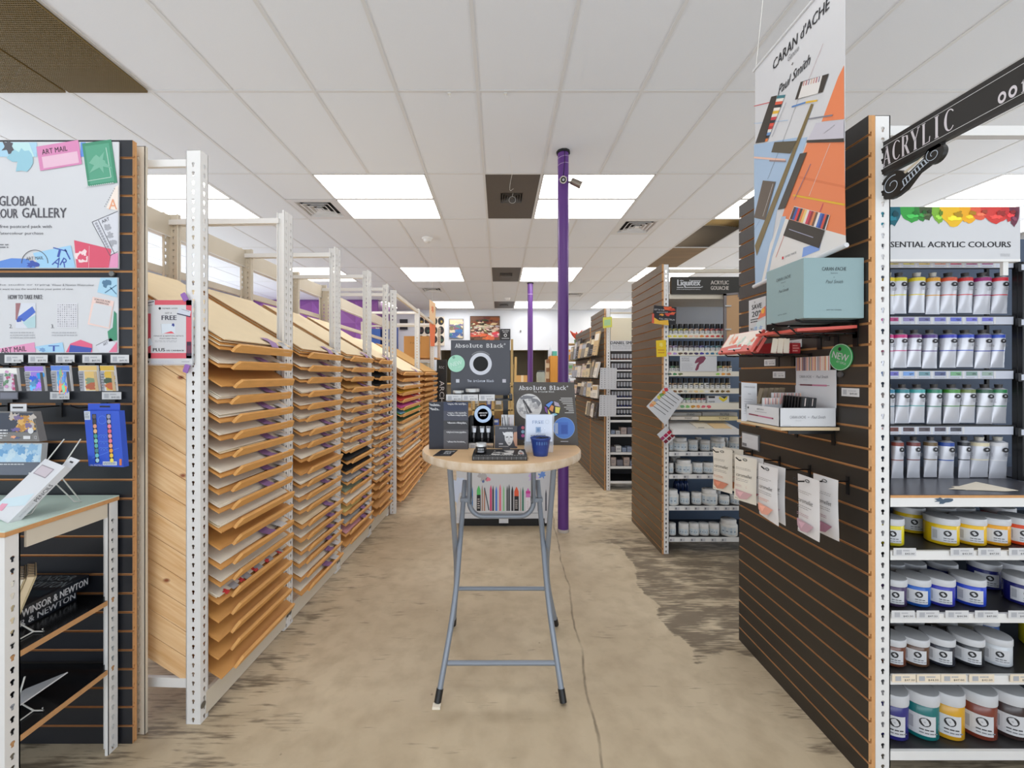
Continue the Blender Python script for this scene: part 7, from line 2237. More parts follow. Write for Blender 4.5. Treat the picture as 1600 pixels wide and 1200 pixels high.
# white jars on the lower shelves
M_jw = mat('white_jar', (222, 220, 214), .35)
jrows = [(706, 'upper', [(1046, 12, 16, 0), (1062, 23, 20, 0), (1082.5, 14.5, 16.5, 0), (1091, 9, 17, .09), (1101.5, 15, 16, 0), (1120.5, 22.5, 20, 0), (1132.5, 8.5, 16.5, .09), (1149.5, 20, 20, 0)]),
         (741, 'second', [(1046, 12, 15.5, 0), (1055, 15, 22, .16), (1068, 24.5, 20.5, 0), (1089.5, 15.5, 16, 0), (1106, 16, 16, 0), (1128, 15.5, 16, 0)]),
         (790, 'third', [(1048, 23, 22, 0), (1069.5, 15, 17.5, 0), (1088, 15, 17.5, 0), (1107.5, 24, 23, 0), (1121, 9, 15, .09), (1131, 15, 13, -.01), (1149, 16, 14, 0)]),
         (838, 'lowest', [(1049, 13, 17.5, 0), (1068, 15, 17.5, 0), (1084, 15, 17.5, 0), (1099.2, 15, 17.5, 0), (1115.3, 15.5, 17.5, 0), (1138, 25.5, 24, 0)])]
shz = [Z(py - 3.2, YG) for py in (709.5, 745, 794.5, 843.5)]
for r_, (yb, nm, lst) in enumerate(jrows):
    for q, (px, w, hpx, dy) in enumerate(lst):
        Y = YG + .075 + dy
        s = Y / F
        x, z, r, h = X(px, Y), shz[r_] + .0015, w * s / 2, hpx * s
        big = w > 18
        t = thing('gesso_jar', '%s white jar on the %s shelf of white jars, %s from the white post' % ('large' if big else 'small', nm, ORD[q]), 'jar', (x, Y, z), 'white jars on the %s shelf' % nm)
        z1 = h * (.72 if big else .70)
        MB().lathe([(r * .94, 0), (r, h * .04), (r, z1 - h * .06), (r * .93, z1), (r * (.82 if big else .9), z1 + h * .02)], (x, Y, z), M_jw, 22).build('body', t)
        rl = r * (.86 if big else .97)
        MB().lathe([(rl, z1 + h * .02), (rl, h * .98), (rl * .96, h), (.0001, h)], (x, Y, z), mat('white_jar_lid', (228, 226, 222), .35), 22, False).build('lid', t)
        b = MB()
        a0 = math.atan2(-Y, -x)
        for k in range(8):
            p0, p1 = a0 - .9 + k * .22, a0 - .9 + (k + 1) * .22
            c_ = [(206, 216, 222), (196, 208, 216), (214, 220, 222)][(k + q) % 3]
            b.add([(x + (r + .0006) * math.cos(a), y_ if False else Y + (r + .0006) * math.sin(a), zz) for a, zz in ((p0, z + h * .14), (p1, z + h * .14), (p1, z + z1 * .82), (p0, z + z1 * .82))], [(0, 1, 2, 3)], col(*c_))
            if k % 2 == q % 2:
                b.add([(x + (r + .0012) * math.cos(a), Y + (r + .0012) * math.sin(a), zz) for a, zz in ((p0, z + h * .3), (p1, z + h * .3), (p1, z + h * .36), (p0, z + h * .36))], [(0, 1, 2, 3)], col(110, 130, 150))
        b.build('label', t)
b = MB()
for x_, hh in ((X(1061, 3.62), .2), (X(1067, 3.64), .21), (X(1072, 3.62), .2)):
    pass
for q, px in enumerate((1057, 1064, 1071)):
    Y = YG + .30
    c = (X(px, Y), Y, shz[2] + .001)
    t = thing('medium_bottle', 'dark blue bottle at the back of the third white jar shelf, %s from the post' % ORD[q], 'bottle', c, 'dark blue bottles')
    mb_ = mat('dark_blue_bottle', (40, 62, 110), .25)
    MB().lathe([(.026, 0), (.028, .004), (.028, .10), (.02, .125), (.012, .135)], c, mb_, 16).build('body', t)
    MB().lathe([(.014, .135), (.014, .165), (.0001, .166)], c, M_blk, 14, False).build('cap', t)
for r_, (yc, xs) in enumerate(((709.5, (1057, 1075, 1094, 1111, 1147)), (745, (1055, 1072, 1092, 1109)), (794.5, (1058, 1074, 1089, 1104, 1120, 1136, 1148)), (843.5, (1050, 1066, 1083, 1098, 1115, 1131)))):
    for q, px in enumerate(xs):
        b = pxframe(MB(), YG)
        b.box(px - 4, px + 4, yc - 2.6, yc + 2.6, -.001, .002, M_tag).rect(px - 3, yc + 1.5, px - .8, yc - 1.5, M_grey, .0026).lines(px, yc + 1.6, px + 3.4, yc - 1.6, 2, M_lgrey, .0026, q)
        tag(b.build('price_ticket'), 'small price ticket on the %s white jar shelf edge, %s from the white post' % (('upper', 'second', 'third', 'lowest')[r_], ORD[q]), 'price tag', 'tickets on the white jar shelves')
# framed clip panel that leans at the far side of the bottles
t = thing('framed_panel', 'tan panel in a grey metal frame with silver clips, beside the bottles', 'panel', (X(1145, YG - .02), YG - .02, Z(540, YG)))
b = pxframe(MB(), YG - .02)
b.poly([(1135, 462), (1172, 458), (1172, 536), (1135, 538)], mat('tan_board', (198, 158, 116), .6), .0008).prism([(1135, 462), (1172, 458), (1172, 536), (1135, 538)], -.006, 0, mat('tan_board', (198, 158, 116), .6))
b.build('board', t)
b = pxframe(MB(), YG - .022)
gm = mat('grey_metal_frame', (136, 128, 126), .4, .4)
for pts in ([(1131, 459), (1135, 459), (1135, 541), (1131, 541)], [(1131, 459), (1172, 455), (1172, 458.5), (1131, 462)], [(1131, 538), (1172, 536), (1172, 539), (1131, 541)], [(1153, 457), (1157, 456.6), (1157, 464), (1153, 464)]):
    b.prism(pts, -.01, .004, gm)
b.build('frame', t)
for y in (478, 514.5):
    b = pxframe(MB(), YG - .03); b.box(1133, 1142.5, y - 1, y + 1, -.004, .003, M_silver); b.build('clip', t)
# cards hanging on the panel edge
YC = 3.262
def hang_card(name, pts, m, lab, cat, draw=None, grp_=None):
    b = pxframe(MB(), YC)
    b.prism(pts, -.002, 0, m)
    if draw: draw(b)
    b.M = Matrix.Identity(4)
    b.tube([(X(1038, YC), YC + .001, Z(min(p[1] for p in pts) + 2, YC)), (X(1038, 3.288), 3.288, Z(min(p[1] for p in pts), YC))], .0015, M_wire, 5)
    return tag(b.build(name), lab, cat, grp_)
def d1(b):
    b.poly([(1020, 500), (1022, 496), (1030, 501), (1044, 500), (1045, 508.5), (1021, 505.5)], col(232, 180, 60), .0006).poly([(1019, 490), (1022, 490), (1022, 505), (1018.5, 505)], col(214, 90, 70), .0008)
    for q, (x, y, r_, c_) in enumerate(((1044, 482, 7, (222, 96, 50)), (1050, 484, 5, (200, 60, 40)), (1045, 491, 6, (206, 70, 60)), (1034, 492, 4, (226, 150, 60)), (1052, 489, 4, (230, 110, 60)))):
        b.blob(x, y, r_, col(*c_), .001 + q * .0001, q, .5, rv=r_ * .4)
    b.rtext('GET IN THE', 1030, 484, 16, -2.4, .08, M_card, .002).rtext('FULL SPECTRUM', 1042, 499, 24, -2.6, .1, M_card, .002).lines(1026, 489, 1044, 487, 1, M_lgrey, .002)
hang_card('promo_card', [(1022, 477), (1057, 480), (1056, 508), (1019, 504)], M_ink, 'tilted black and orange card high on the far white post', 'card', d1, 'cards on the far white post')
hang_card('promo_card', [(1025, 532), (1040.5, 531), (1041.5, 557), (1026, 558)], mat('bright_yellow_card', (232, 196, 36), .5), 'small bright yellow card hanging below the black and orange card', 'card', lambda b: b.lines(1028, 553, 1039, 545, 2, col(200, 140, 40), .0006, 3).blob(1033, 539, 3, col(236, 214, 110), .0006, 3, .4), 'cards on the far white post')
def d2(b):
    ux, uy = (1068 - 1040) / 34.4, (623 - 603) / 34.4      # along the top edge
    vx, vy = (1010 - 1040) / 43.9, (635 - 603) / 43.9
    P = lambda a, c_: (1040 + ux * a + vx * c_, 603 + uy * a + vy * c_)
    for q in range(6):
        c0 = 6 + q * 6.2
        b.line([P(4, c0), P(31, c0)], .8, M_ink, .0006)
        b.lines
    for q, c_ in enumerate(((206, 60, 70), (220, 140, 50), (120, 160, 70), (216, 200, 70), (160, 170, 190), (230, 180, 120), (230, 150, 100))):
        a = P(2.5, 4 + q * 5.6)
        b.blob(a[0] + 1.5, a[1] + 1.5, 3, col(*c_), .0008, q, .4)
hang_card('colour_chart', [(1040, 603), (1068, 623), (1039, 664), (1010, 635)], M_card, 'white tilted colour chart hung by its corner on the far white post', 'card', d2, 'cards on the far white post')
def d3(b):
    for q in range(6):
        i, j = q % 3, q // 3
        cx_, cy_ = 1041 - 5.6 + i * 5.2 + j * 5.2, 682 + 4.4 - i * 4.6 + j * 4.8 - 1.6
        b.poly([(cx_ - 4.2, cy_ + .3), (cx_ + .2, cy_ - 3.6), (cx_ + 3.8, cy_ - .2), (cx_ - .4, cy_ + 3.8)], col(*[(170, 60, 100), (180, 30, 84), (190, 30, 60), (120, 26, 50), (130, 24, 44), (140, 20, 40)][q]), .0006)
hang_card('colour_chart', [(1041, 666), (1055.5, 683.5), (1041, 695.5), (1026.5, 679)], M_card, 'small white diamond card with six crimson swatches on the far white post', 'card', d3, 'cards on the far white post')

# ------------------------------------------------------------------ third unit down the aisle: small tubes
YD = 5.11
tD = thing('watercolour_shelf', 'far white shelf unit with rows of tiny watercolour tubes', 'shelf', (1.95, YD + .2, 0), 'white slotted shelf units')
dx0, dx1 = X(947.5, YD), 2.5
for x, sx in ((dx0, 1), (dx1, -1)):
    for y, sy in ((YD, 1), (YD + .42, -1)):
        b = MB(); post(b, x, y, sx, sy, 2.34, M_white, .052, .042); b.build('post', tD)
for py in (658, 680.5, 708.5, 730.5, 753.5):
    z = Z(py - 1.5, YD)
    MB().box(dx0 + .05, dx1 - .05, YD + .002, YD + .012, z - .028, z + .001, M_white).box(dx0 + .01, dx1 - .01, YD + .012, YD + .41, z - .016, z - .001, M_dshelf).build('shelf', tD)
MB().box(dx0 + .03, dx1 - .03, YD + .405, YD + .415, .1, Z(545, YD), mat('dark_back_board', (52, 50, 50), .6)).box(dx0 + .03, dx1 - .03, YD + .40, YD + .415, Z(545, YD), Z(490, YD), mat('cream_back_board', (222, 214, 190), .6)).box(dx0 + .05, dx1 - .05, YD + .004, YD + .03, Z(490, YD), Z(487.5, YD), M_beige).build('back_panel', tD)
b = pxframe(MB(), YD + .01)
b.box(953, 1004, 532, 548.5, -.02, 0, M_card).text('DANIEL SMITH', 954, 538, 996, 533.3, M_ink, .0006, bold=.2).text('Extra Fine Watercolor', 957, 541.5, 990, 539.3, M_grey, .0006).lines(957, 546, 990, 542.6, 2, M_lgrey, .0006, 4)
b.build('header_sign', tD)
M_wt = mat('grey_white_tube', (196, 196, 200), .4)
drows = [(553, 562, 564.5, (110, 66, 50)), (568, 577, 580, (60, 40, 60)), (583, 592, 595, (50, 50, 60)), (597, 604, 609, (50, 56, 70)), (612, 618.5, 623.5, (64, 70, 120)), (626.5, 633.5, 638, (60, 66, 130)), (641, 647, 651, (50, 60, 80))]
for r_, (yt, yb, ye, c_) in enumerate(drows):
    b = MB().box(dx0 + .05, dx1 - .05, YD + .004, YD + .012, Z(ye, YD), Z(ye - 2.2, YD), M_white).box(dx0 + .05, dx1 - .05, YD + .012, YD + .12, Z(ye - 2.2, YD) - .004, Z(ye - 2.2, YD), M_dshelf)
    b.build('tube_rail', tD)
    for q in range(7):
        px = 956.5 + q * 4.75
        Y = YD + .05
        s = Y / F
        c = (X(px, Y), Y, Z(ye - 2.2, YD) + .0005)
        h = (ye - 2.2 - yt) * s
        b = MB().lathe([(.0125, 0), (.0125, h * .30)], c, mat('tube_tip_%d' % r_, c_, .5), 10).lathe([(.014, h * .30), (.0155, h * .5), (.016, h)], c, M_wt, 10)
        tag(b.build('watercolour_tube'), 'tiny watercolour tube in the %s tube row, %s from the far post' % (ORD[r_], ORD[q]), 'paint tube', 'tiny tubes in the %s row' % ORD[r_])
rg = random.Random(31)
for r_, py in enumerate((680.5, 708.5, 730.5)):
    z = Z(py - 1.5, YD) + .001
    x = dx0 + .07
    for q in range(4):
        w = rg.uniform(.05, .09); h = rg.uniform(.05, .11) if r_ else rg.uniform(.04, .10)
        c_ = rg.choice([(214, 210, 206), (190, 170, 160), (206, 160, 90), (150, 160, 180), (226, 222, 216), (120, 116, 124)])
        b = MB().box(x, x + w, YD + .04, YD + .14, z, z + h, mat('small_carton_%d_%d_%d' % c_, c_, .6))
        b.frame((x, YD + .04, z), (1, 0, 0), (0, 0, 1)).lines(w * .15, h * .3, w * .85, h * .7, 2, M_grey, .0008, q)
        tag(b.build('small_carton'), 'small carton %s from the far post on the %s low shelf under the tiny tubes' % (ORD[q], ORD[r_]), 'carton', 'small cartons under the tiny tubes')
        x += w + .012
right_panel(5.095, 5.84, 2.33, 'far dark slatwall carrying rows of sketch pads and two price sheets', mat('slat_taupe_laminate', (104, 92, 74), .5, var=.06, scale=6))
right_panel(5.90, 7.0, 2.18, 'farthest slatwall, lower, behind the leaning sketch pads', mat('slat_taupe_laminate', (104, 92, 74), .5, var=.06, scale=6))
for i, (x0, x1, y0, y1) in enumerate(((937, 964, 574.5, 608.5), (936, 963.5, 617, 651))):
    b = pxframe(MB(), 5.05)
    b.prism([(x0 + 1, y0), (x1, y0 + .5), (x1 - 1, y1), (x0 - .5, y1 - .5)], -.001, 0, M_card)
    for k in range(9):
        for j in range(5):
            b.rect(x0 + 2.5 + j * 5 + (.8 if j > 1 else 0), y0 + 3.6 + k * 3.4, x0 + 3.6 + j * 5, y0 + 2.2 + k * 3.4, M_grey, .0006)
    b.M = Matrix.Identity(4); b.tube([(X(950, 5.05), 5.05, Z(y0 + 1, 5.05)), (X(950, 5.11), 5.108, Z(y0 - 1, 5.05))], .003, M_wire, 5)
    tag(b.build('colour_chart'), ('upper', 'lower')[i] + ' white printed chart sheet hanging on the post of the tiny tube shelf', 'chart', 'chart sheets on the far post')
b = pxframe(MB(), 5.06)
b.prism([(942, 496), (956, 495), (956.5, 511), (942.5, 513)], -.003, 0, mat('lime_card', (214, 214, 90), .5)).poly([(944, 500), (954, 499), (954, 508), (944, 509)], col(170, 206, 150), .0008)
b.M = Matrix.Identity(4); b.tube([(X(949, 5.06), 5.06, Z(497, 5.06)), (X(949, 5.108), 5.108, Z(495, 5.06))], .003, M_wire, 5)
tag(b.build('promo_card'), 'small lime green card at the top of the tiny tube shelf post', 'card')
# sketch pads in rows along the far slat walls
padc = [((232, 226, 214), 'white'), ((222, 206, 170), 'cream'), ((204, 176, 130), 'tan'), ((60, 56, 56), 'black'), ((170, 176, 188), 'blue grey'), ((214, 196, 190), 'pale pink'), ((150, 142, 128), 'taupe')]
rg = random.Random(40)
pr = [(1.72, .30, 'top'), (1.43, .22, 'second'), (1.16, .20, 'third'), (.90, .20, 'lowest')]
for r_, (z, hm, nm) in enumerate(pr):
    b = MB()
    yend = 5.7 if r_ == 3 else 6.95
    xo = XR - .13
    b.tube([(xo, 5.14, z + .012), (xo, yend, z + .012)], .004, M_wire, 6).tube([(XR - .02, 5.14, z), (XR - .02, yend, z)], .004, M_wire, 6)
    y = 5.16
    while y < yend:
        b.tube([(XR + .002, y, z - .003), (xo, y, z - .001), (xo, y, z + .03)], .003, M_wire, 6); y += .2
    tag(b.build('pad_ledge'), 'black wire ledge holding the %s row of sketch pads' % nm, 'ledge', 'wire ledges for sketch pads')
    y = 5.15
    q = 0
    cnt = {}
    while y < yend - .1 and q < 12:
        w = rg.uniform(.10, .24) if r_ < 3 else rg.uniform(.06, .12)
        h = hm * rg.uniform(.72, 1.12)
        th = rg.uniform(.012, .03)
        c_, cn = rg.choice(padc)
        lean = R(rg.uniform(4, 13))
        ang_z = R(rg.choice((0, 0, 10, 18, 28))) if w < .15 else R(rg.choice((0, 4, 8)))
        x = xo + .012 + rg.uniform(0, .03)
        Mp = Matrix.Translation((x, y + w / 2, z + .017)) @ Matrix.Rotation(ang_z, 4, 'Z') @ Matrix.Rotation(lean, 4, 'Y')
        b = MB(Mp).box(0, th, -w / 2, w / 2, 0, h, mat('pad_%s' % cn.replace(' ', '_'), c_, .65))
        b.M = Mp @ Matrix(((0, 0, -1, 0), (-1, 0, 0, w / 2), (0, 1, 0, 0), (0, 0, 0, 1)))
        b.rect(w * .08, h * .62, w * .92, h * .9, col(*padc[(q + r_) % 7][0]), .0008).lines(w * .12, h * .12, w * .8, h * .4, 3, M_grey if cn != 'black' else M_lgrey, .0008, q, .3)
        b.M = Matrix.Identity(4)
        tag(b.build('sketch_pad'), '%s sketch pad in the %s pad row, %s along from the tiny tube shelf' % (cn, nm, ORD[q]), 'sketch pad', 'sketch pads in the %s row' % nm)
        y += w * math.cos(ang_z) + .014 + th
        q += 1

# ------------------------------------------------------------------ far end of the shop
# low shelf with its post, and tall shelf with boxes beyond it
t = thing('low_shelf', 'low white shelf beyond the sketch pads, with its slotted post in view', 'shelf', (1.3, 7.3, 0), 'white slotted shelf units')
for x, sx in ((X(917.5, 7.1), -1), (1.05, 1)):
    b = MB(); post(b, x, 7.1, sx, 1, Z(616, 7.1), M_white, .04, .04); b.build('post', t)
for py in (618.5, 647, 679, 711):
    z = Z(py, 7.1)
    MB().box(1.06, X(914, 7.1), 7.105, 7.5, z - .03, z, M_white if py in (618.5, 711) else M_mdf2).build('shelf', t)
MB().box(1.06, X(914, 7.1), 7.49, 7.5, .05, Z(618, 7.1), mat('dark_brown_back', (70, 56, 44), .7)).build('back_panel', t)
for i, (x0, x1, pyb, h, c_, lab) in enumerate(((1.34, 1.40, 647, .22, (216, 196, 130), 'cream and teal pack on the upper board of the low far shelf'), (1.42, 1.47, 647, .2, (84, 90, 110), 'grey blue pack on the upper board of the low far shelf'), (1.36, 1.50, 679, .12, (104, 40, 90), 'dark purple bundle on the middle board of the low far shelf'))):
    z = Z(pyb, 7.1) + .001
    b = MB().box(x0, x1, 7.14, 7.3, z, z + h, mat('far_pack_%d' % i, c_, .6))
    if i == 0: b.box(x0, x1, 7.139, 7.14, z + h * .3, z + h * .6, col(60, 160, 190))
    tag(b.build('pack'), lab, 'pack', 'packs on the low far shelf')
t = thing('tall_shelf', 'tall pale shelf far back behind the nearer purple pole, crowded with boxes', 'shelf', (1.55, 8.3, 0))
for x in (1.33, 1.90):
    MB().box(x, x + .03, 8.1, 8.5, 0, 2.45, M_wood).build('side_panel', t)
tz = [.5, .9, 1.2, 1.5, 1.78, 2.12]
for z in tz:
    MB().box(1.36, 1.90, 8.1, 8.5, z - .02, z, M_wood).build('shelf', t)
rg = random.Random(50)
cc = [((222, 206, 180), 'cream'), ((206, 176, 130), 'tan'), ((236, 160, 50), 'orange'), ((150, 170, 200), 'pale blue'), ((130, 180, 120), 'green'), ((214, 196, 200), 'pink'), ((190, 190, 186), 'grey')]
for r_, z in enumerate(tz[1:-1]):
    x = 1.37
    q = 0
    while x < 1.84:
        w = rg.uniform(.06, .15); h = rg.uniform(.12, .22)
        if x + w > 1.88: break
        c_, cn = cc[(q * 2 + r_ * 3) % 7]
        b = MB().box(x, x + w, 8.13, 8.35, z + .001, z + h, mat('far_box_%s' % cn.replace(' ', '_'), c_, .6))
        b.frame((x, 8.13, z), (1, 0, 0), (0, 0, 1)).rect(w * .1, h * .5, w * .9, h * .8, col(*cc[(q + r_ + 2) % 7][0]), .001).lines(w * .1, h * .15, w * .8, h * .4, 2, M_grey, .001, q)
        tag(b.build('art_box'), '%s box, %s from the poles, on the %s board of the tall far shelf' % (cn, ORD[q], ORD[r_ + 1]), 'box', 'boxes on the tall far shelf')
        x += w + .012; q += 1
b = MB()
for q in range(7):
    an = q * .9
    b.tube([(1.62, 8.3, 2.2), (1.62 + .08 * math.cos(an), 8.3 + .06 * math.sin(an), 2.32), (1.62 + .15 * math.cos(an), 8.3 + .1 * math.sin(an), 2.40 - .02 * (q % 3))], [.012, .03, .006], mat('coral_paper_flower', (220, 100, 84), .7), 6)
b.lathe([(.05, 0), (.06, .09)], (1.62, 8.3, 2.121), mat('green_pot', (120, 160, 120), .6), 14)
tag(b.build('paper_flower'), 'coral paper flower in a green pot on top of the tall far shelf', 'decoration')
t = thing('orange_cabinet', 'orange wooden cabinet between the two purple poles, far back', 'cabinet', (1.27, 9.3, 0))
MB().box(1.17, 1.52, 9.1, 9.5, 0, Z(556, 9.1), mat('orange_wood', (222, 158, 70), .5, var=.08, scale=4, stretch=(6, 6, 1))).build('body', t)
MB().box(1.19, 1.345, 9.09, 9.1, .05, Z(557, 9.1) - .02, mat('orange_wood', (222, 158, 70), .5)).build('door', t)
zc = Z(556, 9.1) + .001
tag(MB().box(1.23, 1.33, 9.15, 9.3, zc, zc + .11, mat('teal_box', (90, 180, 166), .5)).build('box'), 'small teal box on top of the orange cabinet', 'box')
c = (1.19, 9.2, zc)
tag(MB().lathe([(.04, 0), (.042, .01), (.042, .15), (.02, .19), (.02, .23), (.0001, .231)], c, mat('frosted_bottle', (206, 212, 220), .3), 16).build('bottle'), 'pale frosted bottle on top of the orange cabinet', 'bottle')
b = MB().box(1.08, 1.16, 9.2, 9.4, 0, Z(562, 9.2), mat('pale_birch_side', (222, 206, 176), .6))
for z in (.6, 1.0, 1.3, 1.55, 1.75):
    b.box(1.085, 1.155, 9.185, 9.2, z, z + .09, mat('brown_paper_roll', (150, 110, 80), .7))
tag(b.build('narrow_rack'), 'narrow pale rack of small goods beside the orange cabinet', 'rack')
# counter with a box, a glass jar and leaning planks
t = thing('service_counter', 'long counter in front of the dark recess at the back', 'counter', (0, 12.4, 0))
MB().box(-1.7, 1.5, 12.2, 12.6, 0, 1.18, M_olive).build('body', t)
MB().box(-1.75, 1.55, 12.15, 12.65, 1.18, 1.22, M_wood).build('worktop', t)
tag(MB().box(X(806, 12.3), X(824, 12.3), 12.3, 12.55, 1.2205, Z(586.5, 12.3), mat('cardboard', (210, 166, 104), .7)).box(X(814, 12.3), X(818, 12.3), 12.298, 12.3, 1.25, Z(586.5, 12.3), M_paperC).build('cardboard_box'), 'tan cardboard box on the back counter beside the farther purple pole', 'box')
c = (X(845, 12.35), 12.35, 1.2205)
t = thing('glass_jar', 'big clear glass jar with a dark lid on the back counter', 'jar', c)
hj = Z(581, 12.35) - 1.2205
MB().lathe([(.12, 0), (.14, .02), (.14, hj * .85), (.11, hj)], c, mat('jar_glass', (206, 216, 206), .08, alpha=.4), 20).build('body', t)
MB().lathe([(.12, hj), (.12, hj + .04), (.0001, hj + .045)], c, M_blk, 20, False).build('lid', t)
for i, px in enumerate((798.5, 803.5)):
    b = MB(Matrix.Translation((X(px, 10.5), 10.5, 0)) @ Matrix.Rotation(R(1.2), 4, 'Y')).box(-.03, .03, 0, .04, 0, (1.75, 1.95)[i], M_wood)
    tag(b.build('plank'), ('shorter', 'taller')[i] + ' oak plank standing upright behind the charcoal boards', 'plank', 'oak planks')
# back wall pictures
def art(px0, py0, px1, py1, lab, base, blobs, seed, frame=None, name='painting'):
    Y = 13.085
    t = thing(name, lab, 'painting' if name == 'painting' else 'poster', (X((px0 + px1) / 2, Y), Y, Z(py1, Y)), 'pictures on the back wall')
    b = pxframe(MB(), Y)
    b.box(px0, px1, py0, py1, -.01, .03, frame or col(60, 50, 40)).rect(px0 + .6, py1 - .6, px1 - .6, py0 + .6, col(*base), .032)
    rg = random.Random(seed)
    for q, (c_, k, rx, ry, ys) in enumerate(blobs):
        for j in range(k):
            x, y = px0 + 2 + (px1 - px0 - 4) * rg.random(), py0 + (py1 - py0) * (ys[0] + (ys[1] - ys[0]) * rg.random())
            rr_ = min(rx * rg.uniform(.5, 1.2), x - px0 - .7, px1 - .7 - x)
            ry_ = min(ry * rg.uniform(.5, 1.2), y - py0 - .7, py1 - .7 - y)
            if rr_ > .3 and ry_ > .3: b.blob(x, y, rr_, col(*[max(0, min(255, v + rg.randint(-22, 22))) for v in c_]), .0322 + q * .002 + j * .00008, j, .35, rv=ry_)
    b.build('canvas', t)
art(702, 498.5, 724, 529, 'blue harbour painting on the back wall', (216, 200, 170), [((232, 214, 180), 6, 6, 3, (.05, .3)), ((96, 104, 130), 8, 5, 3, (.3, .55)), ((120, 100, 84), 6, 4, 2, (.4, .6)), ((70, 106, 156), 16, 5, 3, (.6, .98))], 3, col(90, 84, 80))
art(734.5, 494, 781, 532, 'large swirling brown and red abstract painting on the back wall', (110, 74, 52), [((120, 60, 46), 14, 8, 3, (.04, .3)), ((190, 176, 150), 40, 5, 2, (.25, .8)), ((60, 44, 36), 30, 4, 1.5, (.15, .95)), ((206, 90, 80), 12, 7, 3, (.68, .95)), ((226, 216, 196), 22, 2.5, 1, (.25, .85))], 5, col(44, 34, 28))
t = tag(pxframe(MB(), 13.08).box(782, 797.5, 514, 531.5, 0, .02, M_ink).ring(789.7, 524, 1.5, 2.4, M_card, .022, 18).text('Absolute', 784, 517.5, 795.5, 515.8, M_card, .022).text('Black', 786, 520, 793.5, 518.6, M_card, .022).lines(784, 530, 796, 527.5, 1, M_lgrey, .022).build('poster'), 'small black poster with a white ring on the back wall', 'poster')
b = pxframe(MB(), 13.08)
b.box(653, 694.5, 495, 540, 0, .03, mat('pale_display_board', (226, 214, 196), .6))
for i in range(4):
    for j in range(3):
        cx_, cy_ = 658 + i * 10.4, 502 + j * 14.2
        b.disc(cx_, cy_, 4.8, M_ink, .032, 20, 6.2).blob(cx_ + 1, cy_ + 1, 1.8, col(*[(180, 150, 70), (90, 60, 60), (60, 90, 70)][(i + j) % 3]), .0335, i + j, .5)
tag(b.build('display_board'), 'pale board of black paper circles on the back wall', 'board')
b = pxframe(MB(), 13.08).box(625, 637, 499, 515, 0, .04, M_ink)
tag(b.build('wall_speaker'), 'small black box on the back wall above the farthest rack', 'speaker')
b = pxframe(MB(), 13.09).box(812.5, 814.5, 516, 519, 0, .03, M_galv)
tag(b.build('wall_switch'), 'tiny grey switch on the back wall beside the farther purple pole', 'switch')
# left: faceted purple wall
MPU = [mat('purple_facet_%d' % i, c_, .5) for i, c_ in enumerate(((150, 92, 164), (124, 70, 140), (170, 116, 180), (104, 56, 120)))]
b = MB().box(-7.2, -3.42, 11.25, 11.4, 0, 3.595, MPU[1]).box(-3.5, -3.42, 11.4, 13.1, 0, 3.595, MPU[3])
cs = .62
for i in range(6):
    for j in range(5):
        x, z = -7.18 + i * cs + .02, .45 + j * cs
        p = [(x, 11.25, z), (x + cs, 11.25, z), (x + cs, 11.25, z + cs), (x, 11.25, z + cs)]
        a = (x + cs * (.5 if (i + j) % 2 else .38), 11.10, z + cs * (.5 if (i + j) % 2 else .62))
        for k in range(4):
            b.add([p[k], p[(k + 1) % 4], a], [(0, 1, 2)], MPU[0])
struct(b.build('wall_partition'))
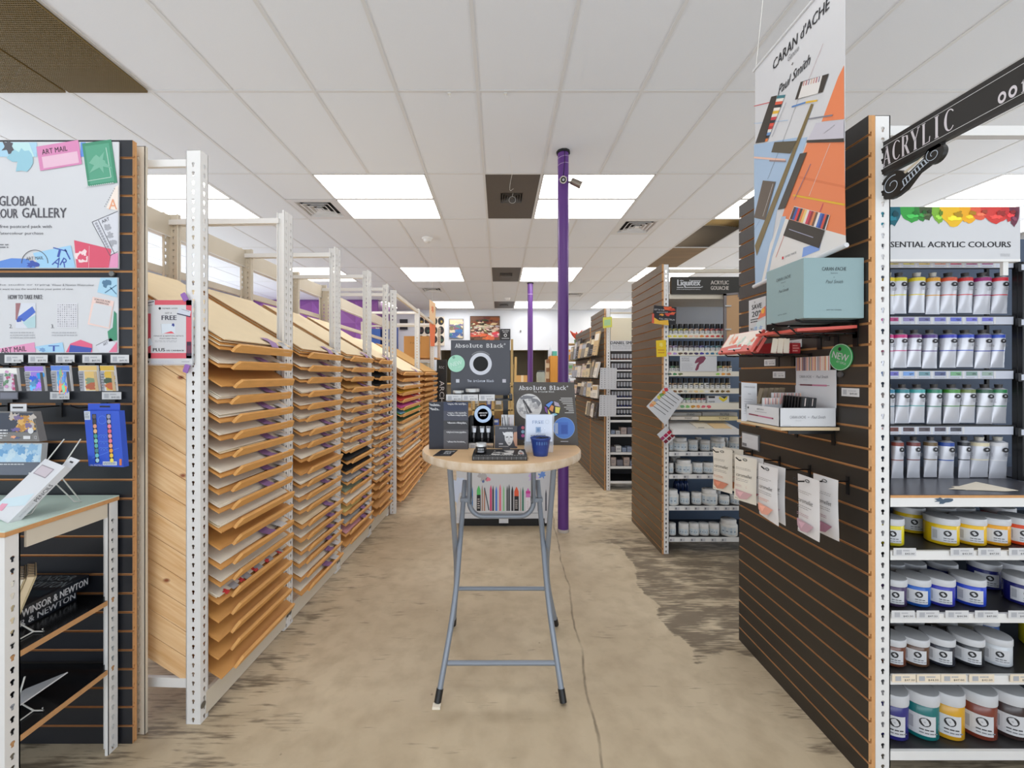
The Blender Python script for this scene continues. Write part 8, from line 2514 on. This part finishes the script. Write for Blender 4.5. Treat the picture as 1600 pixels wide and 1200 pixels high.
# storage rack and boxes beyond the paper racks
t = thing('storage_rack', 'open beige storage rack behind the farthest paper rack, stacked with boxes', 'rack', (-1.8, 7.5, 0))
for x, sx in ((-2.45, 1), (-1.17, -1)):
    for y, sy in ((7.05, 1), (7.95, -1)):
        b = MB(); post(b, x, y, sx, sy, 2.42, M_beige, .06, .05); b.build('post', t)
for z in (.5, 1.2, 1.80):
    MB().box(-2.44, -1.18, 7.06, 7.94, z - .02, z, M_board).build('shelf', t)
for z in (2.36, 1.74):
    MB().box(-2.39, -1.23, 7.052, 7.07, z - .03, z, M_beige).build('cross_bar', t)
for i, (x0, x1, z0, z1, c_, lab) in enumerate(((-1.70, -1.25, 1.801, 2.17, (204, 146, 78), 'orange brown cardboard carton on the storage rack'), (-2.08, -1.90, 1.801, 2.36, (44, 74, 150), 'tall blue box on the storage rack nearer the orange carton'), (-2.30, -2.12, 1.801, 2.30, (60, 96, 170), 'tall blue box at the outer end of the storage rack'),
                                            (-1.60, -1.28, 1.201, 1.70, (206, 196, 170), 'pale carton with dark letters under the orange carton'), (-1.98, -1.66, 1.201, 1.66, (190, 170, 140), 'tan carton on the middle board of the storage rack'))):
    b = MB().box(x0, x1, 7.10, 7.5, z0, z1, mat('rack_carton_%d' % i, c_, .65))
    b.frame((x0, 7.10, z0), (1, 0, 0), (0, 0, 1)).text('FRAGILE' if i == 3 else 'PAPER', (x1 - x0) * .25, (z1 - z0) * .62, (x1 - x0) * .7, (z1 - z0) * .72, M_ink if i > 2 else col(*[int(v * .8) for v in c_]), .001)
    tag(b.build('carton'), lab, 'carton', 'cartons on the storage rack')
b = MB().box(X(682.5, 6.9), X(697, 6.9), 6.9, 7.04, 0, Z(562, 6.9), M_blk)
pxframe(b, 6.9).rtext('ARCH', 690.5, 612, 34, -7.5, math.pi / 2, M_card, .002).rtext('ROC', 690, 574, 8, -4, .1, M_lgrey, .002)
tag(b.build('display_tower'), 'tall black paper display box with white sideways letters at the end of the racks', 'display stand')
b = pxframe(MB(), 6.72)
b.prism([(671, 468), (680.5, 474), (680.5, 508), (671, 505)], -.004, 0, mat('cream_hanging_card', (224, 190, 150), .6)).prism([(671, 505), (680.5, 508), (679, 541), (672.5, 541)], -.004, 0, mat('orange_hanging_card', (222, 120, 80), .6)).blob(676, 484, 2, col(214, 130, 90), .0008, 3, .5, rv=5)
b.M = Matrix.Identity(4); b.tube([(X(675.5, 6.72), 6.722, Z(472, 6.72)), (X(675.5, 6.72), 6.722, H - .004)], .0015, M_wirew, 5)
tag(b.build('hanging_card'), 'narrow cream and orange card hanging from the ceiling at the rack end', 'sign')
t = thing('grey_cabinet', 'dark grey cabinet against the back wall beyond the racks', 'cabinet', (-1.9, 12.8, 0))
MB().box(-2.6, -1.75, 12.6, 13.05, 0, 1.6, mat('dark_grey_cabinet', (70, 72, 74), .5)).build('body', t)
MB().box(-2.58, -2.19, 12.585, 12.6, .05, 1.56, mat('dark_grey_cabinet', (70, 72, 74), .5)).box(-2.16, -1.77, 12.585, 12.6, .05, 1.56, mat('dark_grey_cabinet', (70, 72, 74), .5)).build('door', t)
print('part 6 ok')
